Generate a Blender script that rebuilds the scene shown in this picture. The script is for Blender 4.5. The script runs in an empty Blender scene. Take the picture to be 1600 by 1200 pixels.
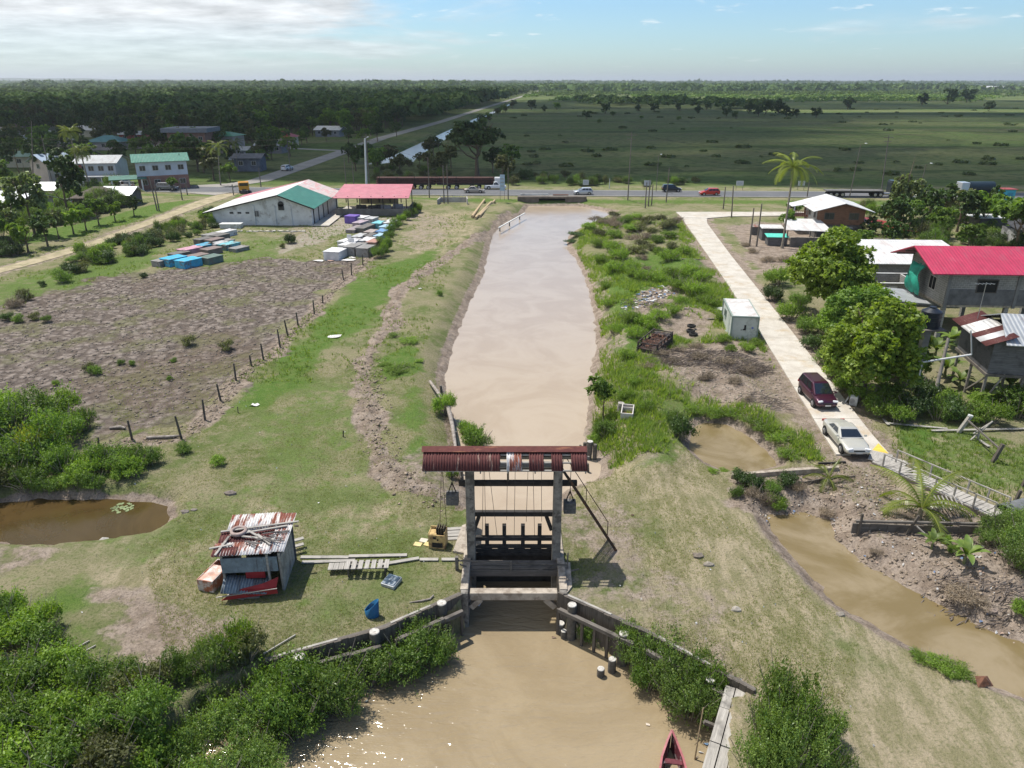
HAZE, SKYS, CLV, SUNE, EXPO = 1.15e-4, .118, 6.9, 4.8, 0.25
CLOUDS = [(-215, 440, 240, 130, 1.0, 'flat grey cloud drifting above the village'), (-230, 680, 330, 200, 4.0, 'broad flat cloud high above the forest'), (70, 500, 480, 232, 7.0, 'wide flat cloud high above the green fields'), (170, 985, 620, 185, 11.0, 'long flat cloud farthest out above the tree belt')]
import bpy, math, random
import numpy as np
from mathutils import Vector, Matrix
from mathutils.geometry import tessellate_polygon
R = math.radians
rnd = random.Random(7)
scene = bpy.context.scene
COL = scene.collection
# ------------------------------------------------------------------ camera model (used to place things on the ground)
CAMH, FOC, PITCH = 22.6, 1148.0, math.atan2(473.0, 1148.0)
CP, SP = math.cos(PITCH), math.sin(PITCH)
def ray(px, py):
    return (px - 800.0, FOC * CP - (py - 600.0) * SP, -(FOC * SP + (py - 600.0) * CP))
def P(px, py, z=0.0):
    x, y, d = ray(px, py); t = (z - CAMH) / d
    return Vector((x * t, y * t, z))
def PY(px, py, Y):
    "point on the picture ray at world distance Y"
    x, y, d = ray(px, py); t = Y / y
    return Vector((x * t, Y, CAMH + d * t))
def poly(pts, z=0.0):
    return [tuple(P(a, b, z)[:2]) for a, b in pts]
# ------------------------------------------------------------------ numpy noise
def _h(ix, iy, s):
    n = (ix * 374761393 + iy * 668265263 + s * 1442695041) & 0x7fffffff
    n = ((n ^ (n >> 13)) * 1274126177) & 0x7fffffff
    return ((n ^ (n >> 16)) & 0xffff) / 65535.0
def vnoise(x, y, s=0):
    x = np.asarray(x, float); y = np.asarray(y, float)
    ix = np.floor(x).astype(np.int64); iy = np.floor(y).astype(np.int64)
    fx = x - ix; fy = y - iy
    fx = fx * fx * (3 - 2 * fx); fy = fy * fy * (3 - 2 * fy)
    a = _h(ix, iy, s); b = _h(ix + 1, iy, s); c = _h(ix, iy + 1, s); d = _h(ix + 1, iy + 1, s)
    return a + (b - a) * fx + (c - a) * fy + (a - b - c + d) * fx * fy
def fbm(x, y, s=0, o=4):
    t = 0; a = .5; n = 0
    for k in range(o):
        t = t + a * vnoise(x * 2 ** k, y * 2 ** k, s + k); n += a; a *= .5
    return t / n
def sdpoly(pg, X, Y):
    "signed distance to a polygon, negative inside"
    X = np.asarray(X, float); Y = np.asarray(Y, float)
    d = np.full(X.shape, 1e9); ins = np.zeros(X.shape, bool); n = len(pg)
    for i in range(n):
        ax, ay = pg[i]; bx, by = pg[(i + 1) % n]
        ex, ey = bx - ax, by - ay; L = ex * ex + ey * ey + 1e-9
        t = np.clip(((X - ax) * ex + (Y - ay) * ey) / L, 0, 1)
        d = np.minimum(d, (X - ax - t * ex) ** 2 + (Y - ay - t * ey) ** 2)
        c = ((ay > Y) != (by > Y)) & (X < (bx - ax) * (Y - ay) / ((by - ay) + 1e-12) + ax)
        ins ^= c
    d = np.sqrt(d)
    return np.where(ins, -d, d)
def sdline(pts, X, Y):
    d = np.full(np.shape(X), 1e9)
    for (ax, ay), (bx, by) in zip(pts[:-1], pts[1:]):
        ex, ey = bx - ax, by - ay; L = ex * ex + ey * ey + 1e-9
        t = np.clip(((X - ax) * ex + (Y - ay) * ey) / L, 0, 1)
        d = np.minimum(d, (X - ax - t * ex) ** 2 + (Y - ay - t * ey) ** 2)
    return np.sqrt(d)
def sstep(a, b, x):
    t = np.clip((x - a) / (b - a), 0, 1); return t * t * (3 - 2 * t)
# ------------------------------------------------------------------ the layout of water, roads and ground kinds
ZC, ZB, ZCR, ZP, ZL = -1.2, -1.9, -0.7, -0.5, -0.7
CANAL = poly([(826,322),(905,322),(962,333),(948,338),(930,347),(905,357),(888,368),(886,390),(898,402),(912,430),(921,460),(929,500),(932,540),(927,570),(921,600),(919,640),(916,680),(920,706),(940,728),(938,748),(905,758),(876,775),(866,830),(864,900),(862,940),(732,940),(732,900),(734,830),(730,770),(722,735),(716,690),(706,640),(697,610),(695,590),(703,560),(712,530),(727,490),(740,460),(755,430),(762,400),(765,385),(772,364),(792,346),(815,337)], ZC)
BASIN = poly([(727,930),(690,943),(600,980),(415,1032),(300,1085),(200,1200),(120,1400),(150,1700),(1150,1700),(1136,1200),(1142,1085),(1172,1076),(1010,987),(868,924)], 0)
CREEK = poly([(1196,806),(1222,850),(1258,892),(1310,945),(1400,1000),(1500,1050),(1620,1100),(1800,1180),(1800,1060),(1600,1006),(1500,962),(1420,918),(1350,878),(1308,842),(1296,812),(1250,800)], ZCR)
SPOND = poly([(1080,668),(1100,661),(1135,663),(1175,685),(1205,712),(1214,728),(1180,738),(1130,736),(1098,722),(1078,700)], ZP)
LPOND = poly([(-260,800),(-100,792),(0,787),(60,780),(150,780),(225,784),(262,792),(266,812),(240,832),(180,843),(90,851),(40,850),(-60,843),(-260,835)], ZL)
FCANAL = [(-46,226),(-41,258),(-34.5,379),(-23.5,560),(-9,770),(-2,900),(0,900),(-5.5,770),(-19,560),(-28,379),(-32,258),(-31,236)]
CROAD_L = [(1062,336),(1071,350),(1106,400),(1140,450),(1172,500),(1200,541),(1240,606),(1260,638),(1283,676),(1306,712)]
CROAD_R = [(1104,338),(1105,350),(1142,400),(1182,450),(1222,500),(1254,541),(1304,606),(1332,642),(1360,678),(1389,711)]
TRACK_L = [(-60,437),(0,419),(60,402),(140,379),(200,356),(260,334),(310,314),(345,303)]
TRACK_R = [(-60,446),(0,427),(60,411),(140,388),(200,364),(262,342),(322,320),(372,303)]
ctr = lambda L, Rr, z=0: [tuple(((P(*a, z) + P(*b, z)) / 2)[:2]) for a, b in zip(L, Rr)]
ROADC = [(-900,158),(-300,163),(-150,169),(-85,171),(-60,169),(-20,165.5),(30,163.5),(90,161),(150,157.5),(300,148),(900,110)]
SIDEC = [(-78,172),(-66,178),(-62,186),(-60.5,215),(-56,334),(-43,470),(-25,729),(18,1298),(90,2300)]
PUG = poly([(-80,640),(-60,540),(0,492),(100,455),(180,435),(250,425),(330,425),(420,408),(500,405),(560,410),(540,425),(500,455),(455,500),(400,550),(350,590),(290,640),(200,665),(150,640),(60,630)])
RIDGE = [tuple(P(a, b)[:2]) for a, b in [(795,330),(760,360),(725,385),(690,408),(655,432),(628,455),(612,480),(618,505),(585,540),(567,570),(570,610),(580,660),(592,700),(608,735),(640,760),(690,770)]]
LANE = [tuple(P(a, b)[:2]) for a, b in [(700,370),(640,430),(590,480),(540,560),(470,640),(430,720)]]
FENCE = [(155,705),(207,688),(284,684),(320,655),(345,625),(369,595),(393,572),(412,563),(438,543),(450,524),(466,508),(491,490),(504,474),(537,438),(549,430),(567,414),(577,404)]
FENCEW = [tuple(P(a, b)[:2]) for a, b in FENCE]
RBANK = poly([(905,360),(960,338),(1060,340),(1105,400),(1165,480),(1240,640),(1290,720),(1200,745),(1110,752),(980,755),(945,735),(918,690),(925,600),(940,560),(935,500),(925,440),(900,400)])
MUDR = poly([(1150,742),(1310,722),(1395,745),(1420,780),(1560,800),(1700,870),(1700,1040),(1600,1006),(1500,962),(1420,918),(1350,878),(1300,832),(1200,806),(1150,790)])
GRASSR = poly([(1385,655),(1600,690),(1750,700),(1750,800),(1560,785),(1430,740),(1390,700)])
def hz(X, Y):
    X = np.asarray(X, float); Y = np.asarray(Y, float)
    near = 1 - sstep(150, 320, Y)
    h = (fbm(X * .07, Y * .07, 3, 3) - .5) * .5 * near + (fbm(X * .6, Y * .6, 9, 3) - .5) * .10 * near
    # pugged field: lumpy
    wp = sstep(1.0, -2.0, sdpoly(PUG, X, Y))
    h = h + wp * ((fbm(X * .9, Y * .9, 21, 3) - .5) * .34 - .12)
    # slumped edge beside the canal: ground drops towards the water beyond the ridge line
    dr = sdline(RIDGE, X, Y); wob = (fbm(X * .5, Y * .5, 31, 3) - .5) * 1.6
    h = h + .14 * np.exp(-((dr + wob * .8) / .8) ** 2) + (fbm(X * 1.6, Y * 1.6, 33, 2) - .5) * .5 * np.exp(-(dr / 1.6) ** 2)
    # mounds on the right bank
    wr = sstep(1.0, -3.0, sdpoly(RBANK, X, Y))
    h = h + wr * (fbm(X * .22, Y * .22, 41, 3) - .35) * 1.5
    wm = sstep(.5, -2.5, sdpoly(MUDR, X, Y))
    h = h + wm * ((fbm(X * .6, Y * .6, 51, 3) - .5) * .7 + .1)
    # the dam beside the road, low ditch before it
    d = sdline(ROADC, X, Y)
    h = np.where(d < 40, h * sstep(5, 14, d), h)
    h = h - .7 * np.exp(-((d - 11.5) / 3) ** 2) * (Y < 165) * sstep(-22, -8, X)
    for L, w in ((SIDEC, 4.0), (ctr(TRACK_L, TRACK_R), 3.0), (ctr(CROAD_L, CROAD_R), 2.6)):
        dd = sdline(L, X, Y); h = h * sstep(w * .8, w * 1.8, dd)
    w1 = (fbm(X * .8, Y * .8, 61, 3) - .5) * 1.0
    w2 = (fbm(X * 1.4, Y * 1.4, 63, 2) - .5) * .5
    def carve(h, s, xs, zs, top):
        prof = np.interp(s, xs, zs)
        k = sstep(xs[-1] * .2, xs[-1], s)
        return np.where(s < xs[-1], prof * (1 - k) + h * k, h)
    gate = (Y < 36.5) & (Y > 26)
    s = sdpoly(CANAL, X, Y); sw = s + w1 * .6 * (~gate)
    h = np.where(gate, np.where(s < .25, np.interp(s, [-.3, .0], [-3, 0]), h), carve(h, sw, [-2.5, 0, .5, 3.2], [-2.2, ZC, ZC + .35, 0], 0))
    h = np.where((X > -2.25) & (X < 2.42) & (Y > 26) & (Y < 36), -3.0, h)
    s = sdpoly(BASIN, X, Y); h = np.where(s < .1, np.minimum(h, np.interp(s, [-6, -3, -.30, 0.02], [-3, -2.6, -2.3, 0])), h)
    s = sdpoly(CREEK, X, Y) + w2; h = carve(h, s, [-2, 0, 1.6], [-1.3, ZCR, 0.05], 0)
    s = sdpoly(SPOND, X, Y) + w2 * .6; h = carve(h, s, [-2, 0, 1.2], [-1.2, ZP, 0.0], 0)
    s = sdpoly(LPOND, X, Y) + w2; h = carve(h, s, [-2, 0, 1.4], [-1.6, ZL, 0.0], 0)
    s = sdpoly(FCANAL, X, Y); h = carve(h, s, [-2, 0, 3], [-2, -1.0, 0], 0)
    return h
def hh(x, y): return float(hz(np.array([x]), np.array([y]))[0])
def G(px, py, dz=0.0):
    "point of the terrain under a picture position"
    z = 0.0
    for _ in range(4):
        p = P(px, py, z); z = .5 * z + .5 * hh(p.x, p.y)
    p = P(px, py, z); return Vector((p.x, p.y, hh(p.x, p.y) + dz))
# ------------------------------------------------------------------ node materials
class N:
    def __init__(s, name):
        s.m = bpy.data.materials.new(name); s.m.use_nodes = True
        s.t = s.m.node_tree; s.t.nodes.clear()
        s.out = s.t.nodes.new('ShaderNodeOutputMaterial')
    def n(s, typ, **kw):
        nd = s.t.nodes.new('ShaderNode' + typ)
        for k, v in kw.items():
            if k.startswith('i_'):
                key = k[2:]
                key = int(key) if key.isdigit() else key.replace('_', ' ')
                sock = nd.inputs[key]
                if hasattr(v, 'is_output') or isinstance(v, bpy.types.NodeSocket): s.t.links.new(v, sock)
                else: sock.default_value = v
            else: setattr(nd, k, v)
        return nd
    def l(s, a, b): s.t.links.new(a, b)
    def noise(s, vec, scale, detail=4, rough=.55, dist=0):
        return s.n('TexNoise', i_Vector=vec, i_Scale=scale, i_Detail=detail, i_Roughness=rough, i_Distortion=dist).outputs['Fac']
    def ramp(s, fac, lo, hi):
        return s.n('MapRange', i_0=fac, i_1=lo, i_2=hi, clamp=True, interpolation_type='SMOOTHSTEP').outputs[0]
    def math(s, op, a, b=0.0):
        return s.n('Math', operation=op, i_0=a, i_1=b).outputs[0]
    def mix(s, f, a, b, mode='MIX'):
        nd = s.t.nodes.new('ShaderNodeMix'); nd.data_type = 'RGBA'; nd.blend_type = mode
        for i, v in ((0, f), (6, a), (7, b)):
            if isinstance(v, bpy.types.NodeSocket): s.t.links.new(v, nd.inputs[i])
            else:
                nd.inputs[i].default_value = v if i == 0 else (tuple(v) + (1,))[:4]
        return nd.outputs[2]
    def bump(s, hgt, strength=.5, dist=.05):
        return s.n('Bump', i_Height=hgt, i_Strength=strength, i_Distance=dist).outputs[0]
    def coords(s, kind='Object'): return s.n('TexCoord').outputs[kind]
    def wpos(s): return s.n('NewGeometry').outputs['Position']
    def pbsdf(s, col, rough=.8, metal=0.0, normal=None, spec=.3, coat=0):
        b = s.n('BsdfPrincipled', i_Metallic=metal, i_Roughness=rough)
        if isinstance(col, bpy.types.NodeSocket): s.l(col, b.inputs['Base Color'])
        else: b.inputs['Base Color'].default_value = (tuple(col) + (1,))[:4]
        b.inputs['Specular IOR Level'].default_value = spec
        b.inputs['Coat Weight'].default_value = coat
        if normal is not None: s.l(normal, b.inputs['Normal'])
        return b.outputs[0]
    def done(s, sh): s.l(sh, s.out.inputs['Surface']); return s.m
_mc = {}
def M(col, rough=.75, metal=0.0, var=.25, scale=3.0, dirt=None, damt=.4, bump=.0, spec=.3, coat=0, bscale=None, name='paint'):
    "weathered solid colour: broad and fine noise, optional blotches of dirt"
    key = (tuple(col), rough, metal, var, scale, tuple(dirt) if dirt else None, damt, bump, spec, coat)
    if key in _mc: return _mc[key]
    s = N(name); v = s.coords()
    n1 = s.noise(v, scale, 5); f = s.n('MapRange', i_0=n1, i_1=.3, i_2=.7, i_3=1 - var, i_4=1 + var * .5).outputs[0]
    c = s.mix(1.0, col, s.n('CombineColor', i_0=f, i_1=f, i_2=f).outputs[0], 'MULTIPLY')
    if dirt:
        n2 = s.noise(v, scale * .7, 6, .7); k = s.ramp(n2, .62 - damt * .3, .72 - damt * .2)
        c = s.mix(k, c, dirt)
    nb = s.bump(s.noise(v, bscale or scale * 6, 3), .6, bump) if bump else None
    m = s.done(s.pbsdf(c, rough, metal, nb, spec, coat)); _mc[key] = m; return m
def corr_mat(col, col2=None, amt=.5, pitch=.2, axis=0, rough=.55, metal=.2, depth=.03, name='sheet_metal'):
    "corrugated roof sheet: ribs as bump, stains in patches"
    key = ('corr', tuple(col), tuple(col2) if col2 else None, amt, pitch, axis, rough)
    if key in _mc: return _mc[key]
    s = N(name); v = s.coords()
    sep = s.n('SeparateXYZ', i_0=v)
    w = s.math('SINE', s.math('MULTIPLY', sep.outputs[axis], 2 * math.pi / pitch))
    c = col
    n1 = s.noise(v, .9, 5, .6); f = s.n('MapRange', i_0=n1, i_1=.3, i_2=.7, i_3=.8, i_4=1.08).outputs[0]
    c = s.mix(1.0, c, s.n('CombineColor', i_0=f, i_1=f, i_2=f).outputs[0], 'MULTIPLY')
    sc = s.n('VectorMath', operation='MULTIPLY', i_0=v, i_1=(1.0, 1.0, 1.0) if 0 else ((.9, .25, 1) if axis == 0 else (.25, .9, 1))).outputs[0]
    if col2:
        c = s.mix(s.ramp(s.noise(sc, 1.6, 6, .65), .62 - amt * .25, .66 - amt * .1), c, col2)
    sm = s.math('LESS_THAN', s.math('FRACT', s.math('MULTIPLY', sep.outputs[axis], 1.1)), .05); c = s.mix(s.math('MULTIPLY', sm, .28), c, (.12, .11, .10))
    c = s.mix(s.math('MULTIPLY', s.ramp(s.noise(sc, 2.2, 5, .7), .52, .72), .16), c, (.30, .27, .25))
    m = s.done(s.pbsdf(c, rough, metal, s.bump(w, .5, depth), .4)); _mc[key] = m; return m
def wood_mat(col, axis=0, plank=.2, rough=.85, gap=True, name='timber'):
    key = ('wood', tuple(col), axis, plank, gap)
    if key in _mc: return _mc[key]
    s = N(name); v = s.coords(); sep = s.n('SeparateXYZ', i_0=v)
    k = [1.5, 1.5, 1.5]; k2 = [14, 14, 14]; k2[axis] = 1.2
    st = s.n('VectorMath', operation='MULTIPLY', i_0=v, i_1=tuple(k2)).outputs[0]
    n1 = s.noise(st, 1, 5, .7); n2 = s.noise(v, 1.3, 3)
    f = s.n('MapRange', i_0=n1, i_1=.25, i_2=.75, i_3=.55, i_4=1.3).outputs[0]
    c = s.mix(1.0, col, s.n('CombineColor', i_0=f, i_1=f, i_2=f).outputs[0], 'MULTIPLY')
    c = s.mix(s.ramp(n2, .5, .75), c, tuple(x * .5 for x in col))
    nb = s.bump(n1, .5, .01)
    m = s.done(s.pbsdf(c, rough, 0, nb, .2)); _mc[key] = m; return m
def block_mat(col, mortar, bw=.4, bh=.2, axis='xz', name='block_wall', var=.2):
    key = ('block', tuple(col), tuple(mortar), bw, bh, axis)
    if key in _mc: return _mc[key]
    s = N(name); v = s.coords(); sep = s.n('SeparateXYZ', i_0=v)
    u = s.math('ADD', sep.outputs[0], sep.outputs[1])
    cv = s.n('CombineXYZ', i_0=u, i_1=sep.outputs[2], i_2=0.0).outputs[0]
    b = s.n('TexBrick', i_Vector=cv, i_Scale=1.0, i_2=tuple(x * .8 for x in col) + (1,), i_3=tuple(mortar) + (1,))
    b.inputs[1].default_value = tuple(col) + (1,)
    b.inputs['Mortar Size'].default_value = .015; b.inputs['Brick Width'].default_value = bw; b.inputs['Row Height'].default_value = bh
    n = s.noise(v, 1.2, 5); f = s.n('MapRange', i_0=n, i_1=.3, i_2=.7, i_3=1 - var, i_4=1 + var * .5).outputs[0]
    c = s.mix(1.0, b.outputs[0], s.n('CombineColor', i_0=f, i_1=f, i_2=f).outputs[0], 'MULTIPLY')
    m = s.done(s.pbsdf(c, .9, 0, s.bump(b.outputs[1], .3, -.01), .2)); _mc[key] = m; return m
def leaf_mat(a, b, name='leaves', dry=None, trans=.35, rough=.5):
    key = ('leaf', tuple(a), tuple(b), tuple(dry) if dry else None, trans)
    if key in _mc: return _mc[key]
    s = N(name); at = s.n('Attribute', attribute_name='tint').outputs['Fac']
    oi = s.n('ObjectInfo').outputs['Random']
    c = s.mix(at, a, b)
    f = s.n('MapRange', i_0=oi, i_1=0.0, i_2=1.0, i_3=.7, i_4=1.3).outputs[0]
    c = s.mix(1.0, c, s.n('CombineColor', i_0=f, i_1=f, i_2=f).outputs[0], 'MULTIPLY')
    if dry: c = s.mix(s.ramp(s.noise(s.coords(), 1.2, 3), .55, .7), c, dry)
    p = s.pbsdf(c, rough, 0, None, .35)
    tr = s.n('BsdfTranslucent'); s.l(s.mix(1.0, c, (1.7, 1.75, .6), 'MULTIPLY'), tr.inputs[0])
    mx = s.n('MixShader', i_0=trans, i_1=p, i_2=tr.outputs[0])
    m = s.done(mx.outputs[0]); _mc[key] = m; return m
def glass_mat(tint=(.02, .03, .035), rough=.08):
    return M(tint, rough, 0, .1, 2, spec=.8, name='window_glass')
# ------------------------------------------------------------------ mesh builder
class MB:
    def __init__(s): s.v = []; s.f = []; s.mi = []; s.smooth = []
    def add(s, vs, fs, mi=0, sm=False):
        o = len(s.v); s.v += [tuple(q) for q in vs]
        for f in fs: s.f.append([o + i for i in f]); s.mi.append(mi); s.smooth.append(sm)
        return s
    def box(s, c, d, rz=0, mi=0, tilt=None):
        x, y, z = d[0] / 2, d[1] / 2, d[2] / 2
        vs = [Vector((a * x, b * y, e * z)) for e in (-1, 1) for a, b in ((-1, -1), (1, -1), (1, 1), (-1, 1))]
        m = Matrix.Rotation(rz, 3, 'Z')
        if tilt is not None: m = m @ tilt
        vs = [m @ q + Vector(c) for q in vs]
        return s.add(vs, [(3, 2, 1, 0), (4, 5, 6, 7), (0, 1, 5, 4), (1, 2, 6, 5), (2, 3, 7, 6), (3, 0, 4, 7)], mi)
    def bar(s, a, b, w, h=None, mi=0, up=Vector((0, 0, 1))):
        a = Vector(a); b = Vector(b); h = h or w; d = (b - a).normalized()
        if abs(d.dot(up)) > .98: up = Vector((0, 1, 0))
        sx = d.cross(up).normalized(); sz = sx.cross(d).normalized()
        vs = []
        for q in (a, b):
            for i, j in ((-1, -1), (1, -1), (1, 1), (-1, 1)): vs.append(q + sx * i * w / 2 + sz * j * h / 2)
        return s.add(vs, [(3, 2, 1, 0), (4, 5, 6, 7), (0, 1, 5, 4), (1, 2, 6, 5), (2, 3, 7, 6), (3, 0, 4, 7)], mi)
    def cyl(s, a, b, r0, r1=None, n=10, mi=0, cap=True, sm=True):
        a = Vector(a); b = Vector(b); r1 = r0 if r1 is None else r1; d = (b - a).normalized()
        up = Vector((0, 0, 1)) if abs(d.z) < .9 else Vector((1, 0, 0))
        u = d.cross(up).normalized(); w = d.cross(u)
        vs = []
        for q, r in ((a, r0), (b, r1)):
            for i in range(n):
                t = 2 * math.pi * i / n; vs.append(q + u * math.cos(t) * r + w * math.sin(t) * r)
        s.add(vs, [(i, (i + 1) % n, n + (i + 1) % n, n + i) for i in range(n)], mi, sm)
        if cap: s.add(vs[:n], [tuple(range(n))[::-1]], mi); s.add(vs[n:], [tuple(range(n))], mi)
        return s
    def tube(s, pts, rs, n=8, mi=0, cap=True):
        pts = [Vector(p) for p in pts]
        if not hasattr(rs, '__len__'): rs = [rs] * len(pts)
        rings = []; pu = None
        for i, p in enumerate(pts):
            d = (pts[min(i + 1, len(pts) - 1)] - pts[max(i - 1, 0)]).normalized()
            if pu is None: pu = d.cross(Vector((.31, .87, .4))).normalized()
            u = (pu - d * pu.dot(d)).normalized(); pu = u; w = d.cross(u)
            rings += [p + u * math.cos(2 * math.pi * k / n) * rs[i] + w * math.sin(2 * math.pi * k / n) * rs[i] for k in range(n)]
        fs = [(i * n + k, i * n + (k + 1) % n, (i + 1) * n + (k + 1) % n, (i + 1) * n + k) for i in range(len(pts) - 1) for k in range(n)]
        s.add(rings, fs, mi, True)
        if cap: s.add(rings[:n], [tuple(range(n))[::-1]], mi); s.add(rings[-n:], [tuple(range(n))], mi)
        return s
    def prism(s, pts, z0, z1, mi=0):
        n = len(pts); tr = tessellate_polygon([[Vector((p[0], p[1], 0)) for p in pts]])
        vs = [(p[0], p[1], z0) for p in pts] + [(p[0], p[1], z1) for p in pts]
        fs = [(i, (i + 1) % n, n + (i + 1) % n, n + i) for i in range(n)]
        fs += [(n + a, n + b, n + c) for a, b, c in tr] + [(a, c, b) for a, b, c in tr]
        return s.add(vs, fs, mi)
    def yprism(s, prof, y0, y1, mi=0):
        "profile in x,z pushed along y"
        n = len(prof); vs = [(a, y0, b) for a, b in prof] + [(a, y1, b) for a, b in prof]
        return s.add(vs, [tuple(range(n)), tuple(range(2 * n - 1, n - 1, -1))] + [(i, n + i, n + (i + 1) % n, (i + 1) % n) for i in range(n)], mi)
    def build(s, name, mats, parent=None, loc=None, rz=0, bevel=0, fixn=True):
        me = bpy.data.meshes.new(name)
        me.from_pydata([tuple(q) for q in s.v], [], s.f)
        mats = mats if isinstance(mats, (list, tuple)) else [mats]
        for m in mats: me.materials.append(m)
        me.polygons.foreach_set('material_index', s.mi); me.polygons.foreach_set('use_smooth', s.smooth)
        if fixn:
            import bmesh
            bm = bmesh.new(); bm.from_mesh(me); bmesh.ops.recalc_face_normals(bm, faces=bm.faces); bm.to_mesh(me); bm.free()
        me.update()
        o = bpy.data.objects.new(name, me); COL.objects.link(o)
        if parent is not None: o.parent = parent
        if loc is not None: o.location = loc
        o.rotation_euler.z = rz
        if bevel:
            b = o.modifiers.new('bevel', 'BEVEL'); b.width = bevel; b.segments = 2; b.limit_method = 'ANGLE'
        return o
def npmesh(name, V, F, mat, tint=None, smooth=False):
    "V (n,3) array, F (m,k) array of equal-size faces"
    me = bpy.data.meshes.new(name); V = np.ascontiguousarray(V, np.float32); F = np.ascontiguousarray(F, np.int32)
    me.vertices.add(len(V)); me.vertices.foreach_set('co', V.ravel())
    k = F.shape[1]; me.loops.add(F.size); me.loops.foreach_set('vertex_index', F.ravel())
    me.polygons.add(len(F)); me.polygons.foreach_set('loop_start', np.arange(0, F.size, k, dtype=np.int32))
    me.polygons.foreach_set('loop_total', np.full(len(F), k, np.int32))
    if smooth: me.polygons.foreach_set('use_smooth', np.ones(len(F), bool))
    me.update(calc_edges=True)
    if tint is not None:
        a = me.attributes.new('tint', 'FLOAT', 'POINT'); a.data.foreach_set('value', np.ascontiguousarray(tint, np.float32))
    if mat is not None: me.materials.append(mat)
    return me
def tag(o, label=None, cat=None, group=None, kind=None):
    if label: o['label'] = label
    if cat: o['category'] = cat
    if group: o['group'] = group
    if kind: o['kind'] = kind
    return o
def empty(name, loc=(0, 0, 0), rz=0, label=None, cat=None, group=None):
    o = bpy.data.objects.new(name, None); COL.objects.link(o); o.location = loc; o.rotation_euler.z = rz
    o.empty_display_size = .3
    return tag(o, label, cat, group)
def link(name, me, parent=None, loc=(0, 0, 0), rz=0, sc=(1, 1, 1)):
    o = bpy.data.objects.new(name, me); COL.objects.link(o); o.location = loc; o.rotation_euler.z = rz
    o.scale = sc if hasattr(sc, '__len__') else (sc,) * 3
    if parent is not None: o.parent = parent
    return o
def copy_tree(o, parent=None):
    c = o.copy(); COL.objects.link(c)
    if parent is not None: c.parent = parent
    for ch in list(o.children): copy_tree(ch, c)
    return c
# ------------------------------------------------------------------ the ground
def axis(core0, core1, step, grow, lo, hi):
    a = list(np.arange(core0, core1 + 1e-6, step)); s = step; x = core1
    while x < hi: s *= grow; x += s; a.append(x)
    s = step; x = core0; b = []
    while x > lo: s *= grow; x -= s; b.append(x)
    return np.array(b[::-1] + a)
gx = axis(-46, 42, .22, 1.035, -16000, 16000)
ys = [14.0]
while ys[-1] < 20000:
    y = ys[-1]; ys.append(y + (max(.2, y * .0052) if y < 180 else y * .012))
gy = np.array(ys)
GX, GY = np.meshgrid(gx, gy); gz = hz(GX.ravel(), GY.ravel())
nx, ny = len(gx), len(gy)
V = np.stack([GX.ravel(), GY.ravel(), gz], 1)
ii = (np.arange(ny - 1)[:, None] * nx + np.arange(nx - 1)[None, :]).ravel()
F = np.stack([ii, ii + 1, ii + nx + 1, ii + nx], 1)
X, Y = GX.ravel(), GY.ravel()
# kinds of ground, 0..1 each
wn = (fbm(X * .35, Y * .35, 71, 4) - .5)
pug = sstep(1.6, -1.6, sdpoly(PUG, X, Y) - 1.5 + wn * 8)
dirt = np.zeros_like(X); lush = np.zeros_like(X); field = sstep(172, 180, Y + 0 * X); pale = np.zeros_like(X)
def spot(arr, pts, amt=1, soft=1.5, w=4):
    s = sdpoly(poly(pts), X, Y) + wn * w
    return np.maximum(arr, amt * sstep(soft, -soft, s))
def band(arr, line, half, amt=1, soft=.6, w=1.5):
    s = sdline(line, X, Y) - half + wn * w
    return np.maximum(arr, amt * sstep(soft, -soft, s))
dirt = band(dirt, RIDGE, .9, .95, .5, 2.2)
dirt = band(dirt, FENCEW, .8, .85, .8, 2)
dirt = band(dirt, ctr(CROAD_L, CROAD_R), 3.0, .75, .8, 2.5)
dirt = band(dirt, ctr(TRACK_L, TRACK_R), 2.6, .6, .8, 1.5)
dirt = spot(dirt, [(560,545),(610,560),(600,660),(640,760),(720,780),(700,720),(600,700),(555,620)], .6, 1.5, 5)
dirt = np.maximum(dirt, .9 * sstep(.9, .2, np.abs(sdpoly(CANAL, X, Y) - .3)) * (Y > 36))
dirt = np.maximum(dirt, 1.0 * sstep(1.6, .5, np.abs(sdpoly(CREEK, X, Y))))
dirt = np.maximum(dirt, sstep(.9, .2, np.abs(sdpoly(SPOND, X, Y))))
dirt = np.maximum(dirt, sstep(.8, .1, np.abs(sdpoly(LPOND, X, Y))))
dirt = spot(dirt, [(1150,742),(1310,722),(1395,745),(1420,780),(1560,800),(1700,870),(1700,1040),(1600,1006),(1500,962),(1420,918),(1350,878),(1300,832),(1200,806),(1150,790)], 1.0, 1, 1.5)
dirt = spot(dirt, [(940,380),(1060,350),(1075,380),(960,420)], .35, 2, 5)
dirt = spot(dirt, [(1010,560),(1180,520),(1250,640),(1200,650),(1060,610)], .8, 1.5, 5)
dirt = spot(dirt, [(930,560),(975,580),(985,640),(950,630),(925,600)], .7, 1.5, 3)
dirt = spot(dirt, [(1130,350),(1250,345),(1290,380),(1240,420),(1200,440),(1150,380)], .8, 1.5, 4)
dirt = spot(dirt, [(0,860),(110,850),(100,885),(0,895)], .6, 1, 2)
dirt = spot(dirt, [(155,930),(240,905),(330,960),(420,985),(300,1050),(170,1010)], .8, 1.2, 4)
dirt = spot(dirt, [(880,760),(1010,780),(1030,880),(960,900),(880,850)], .55, 2, 5)
dirt = spot(dirt, [(930,770),(1080,900),(1280,1080),(1350,1200),(1120,1200),(1110,1060),(900,930)], .45, 2, 8)
dirt = spot(dirt, [(925,430),(955,440),(975,520),(965,600),(935,600),(938,520)], .6, 1.2, 4)
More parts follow.
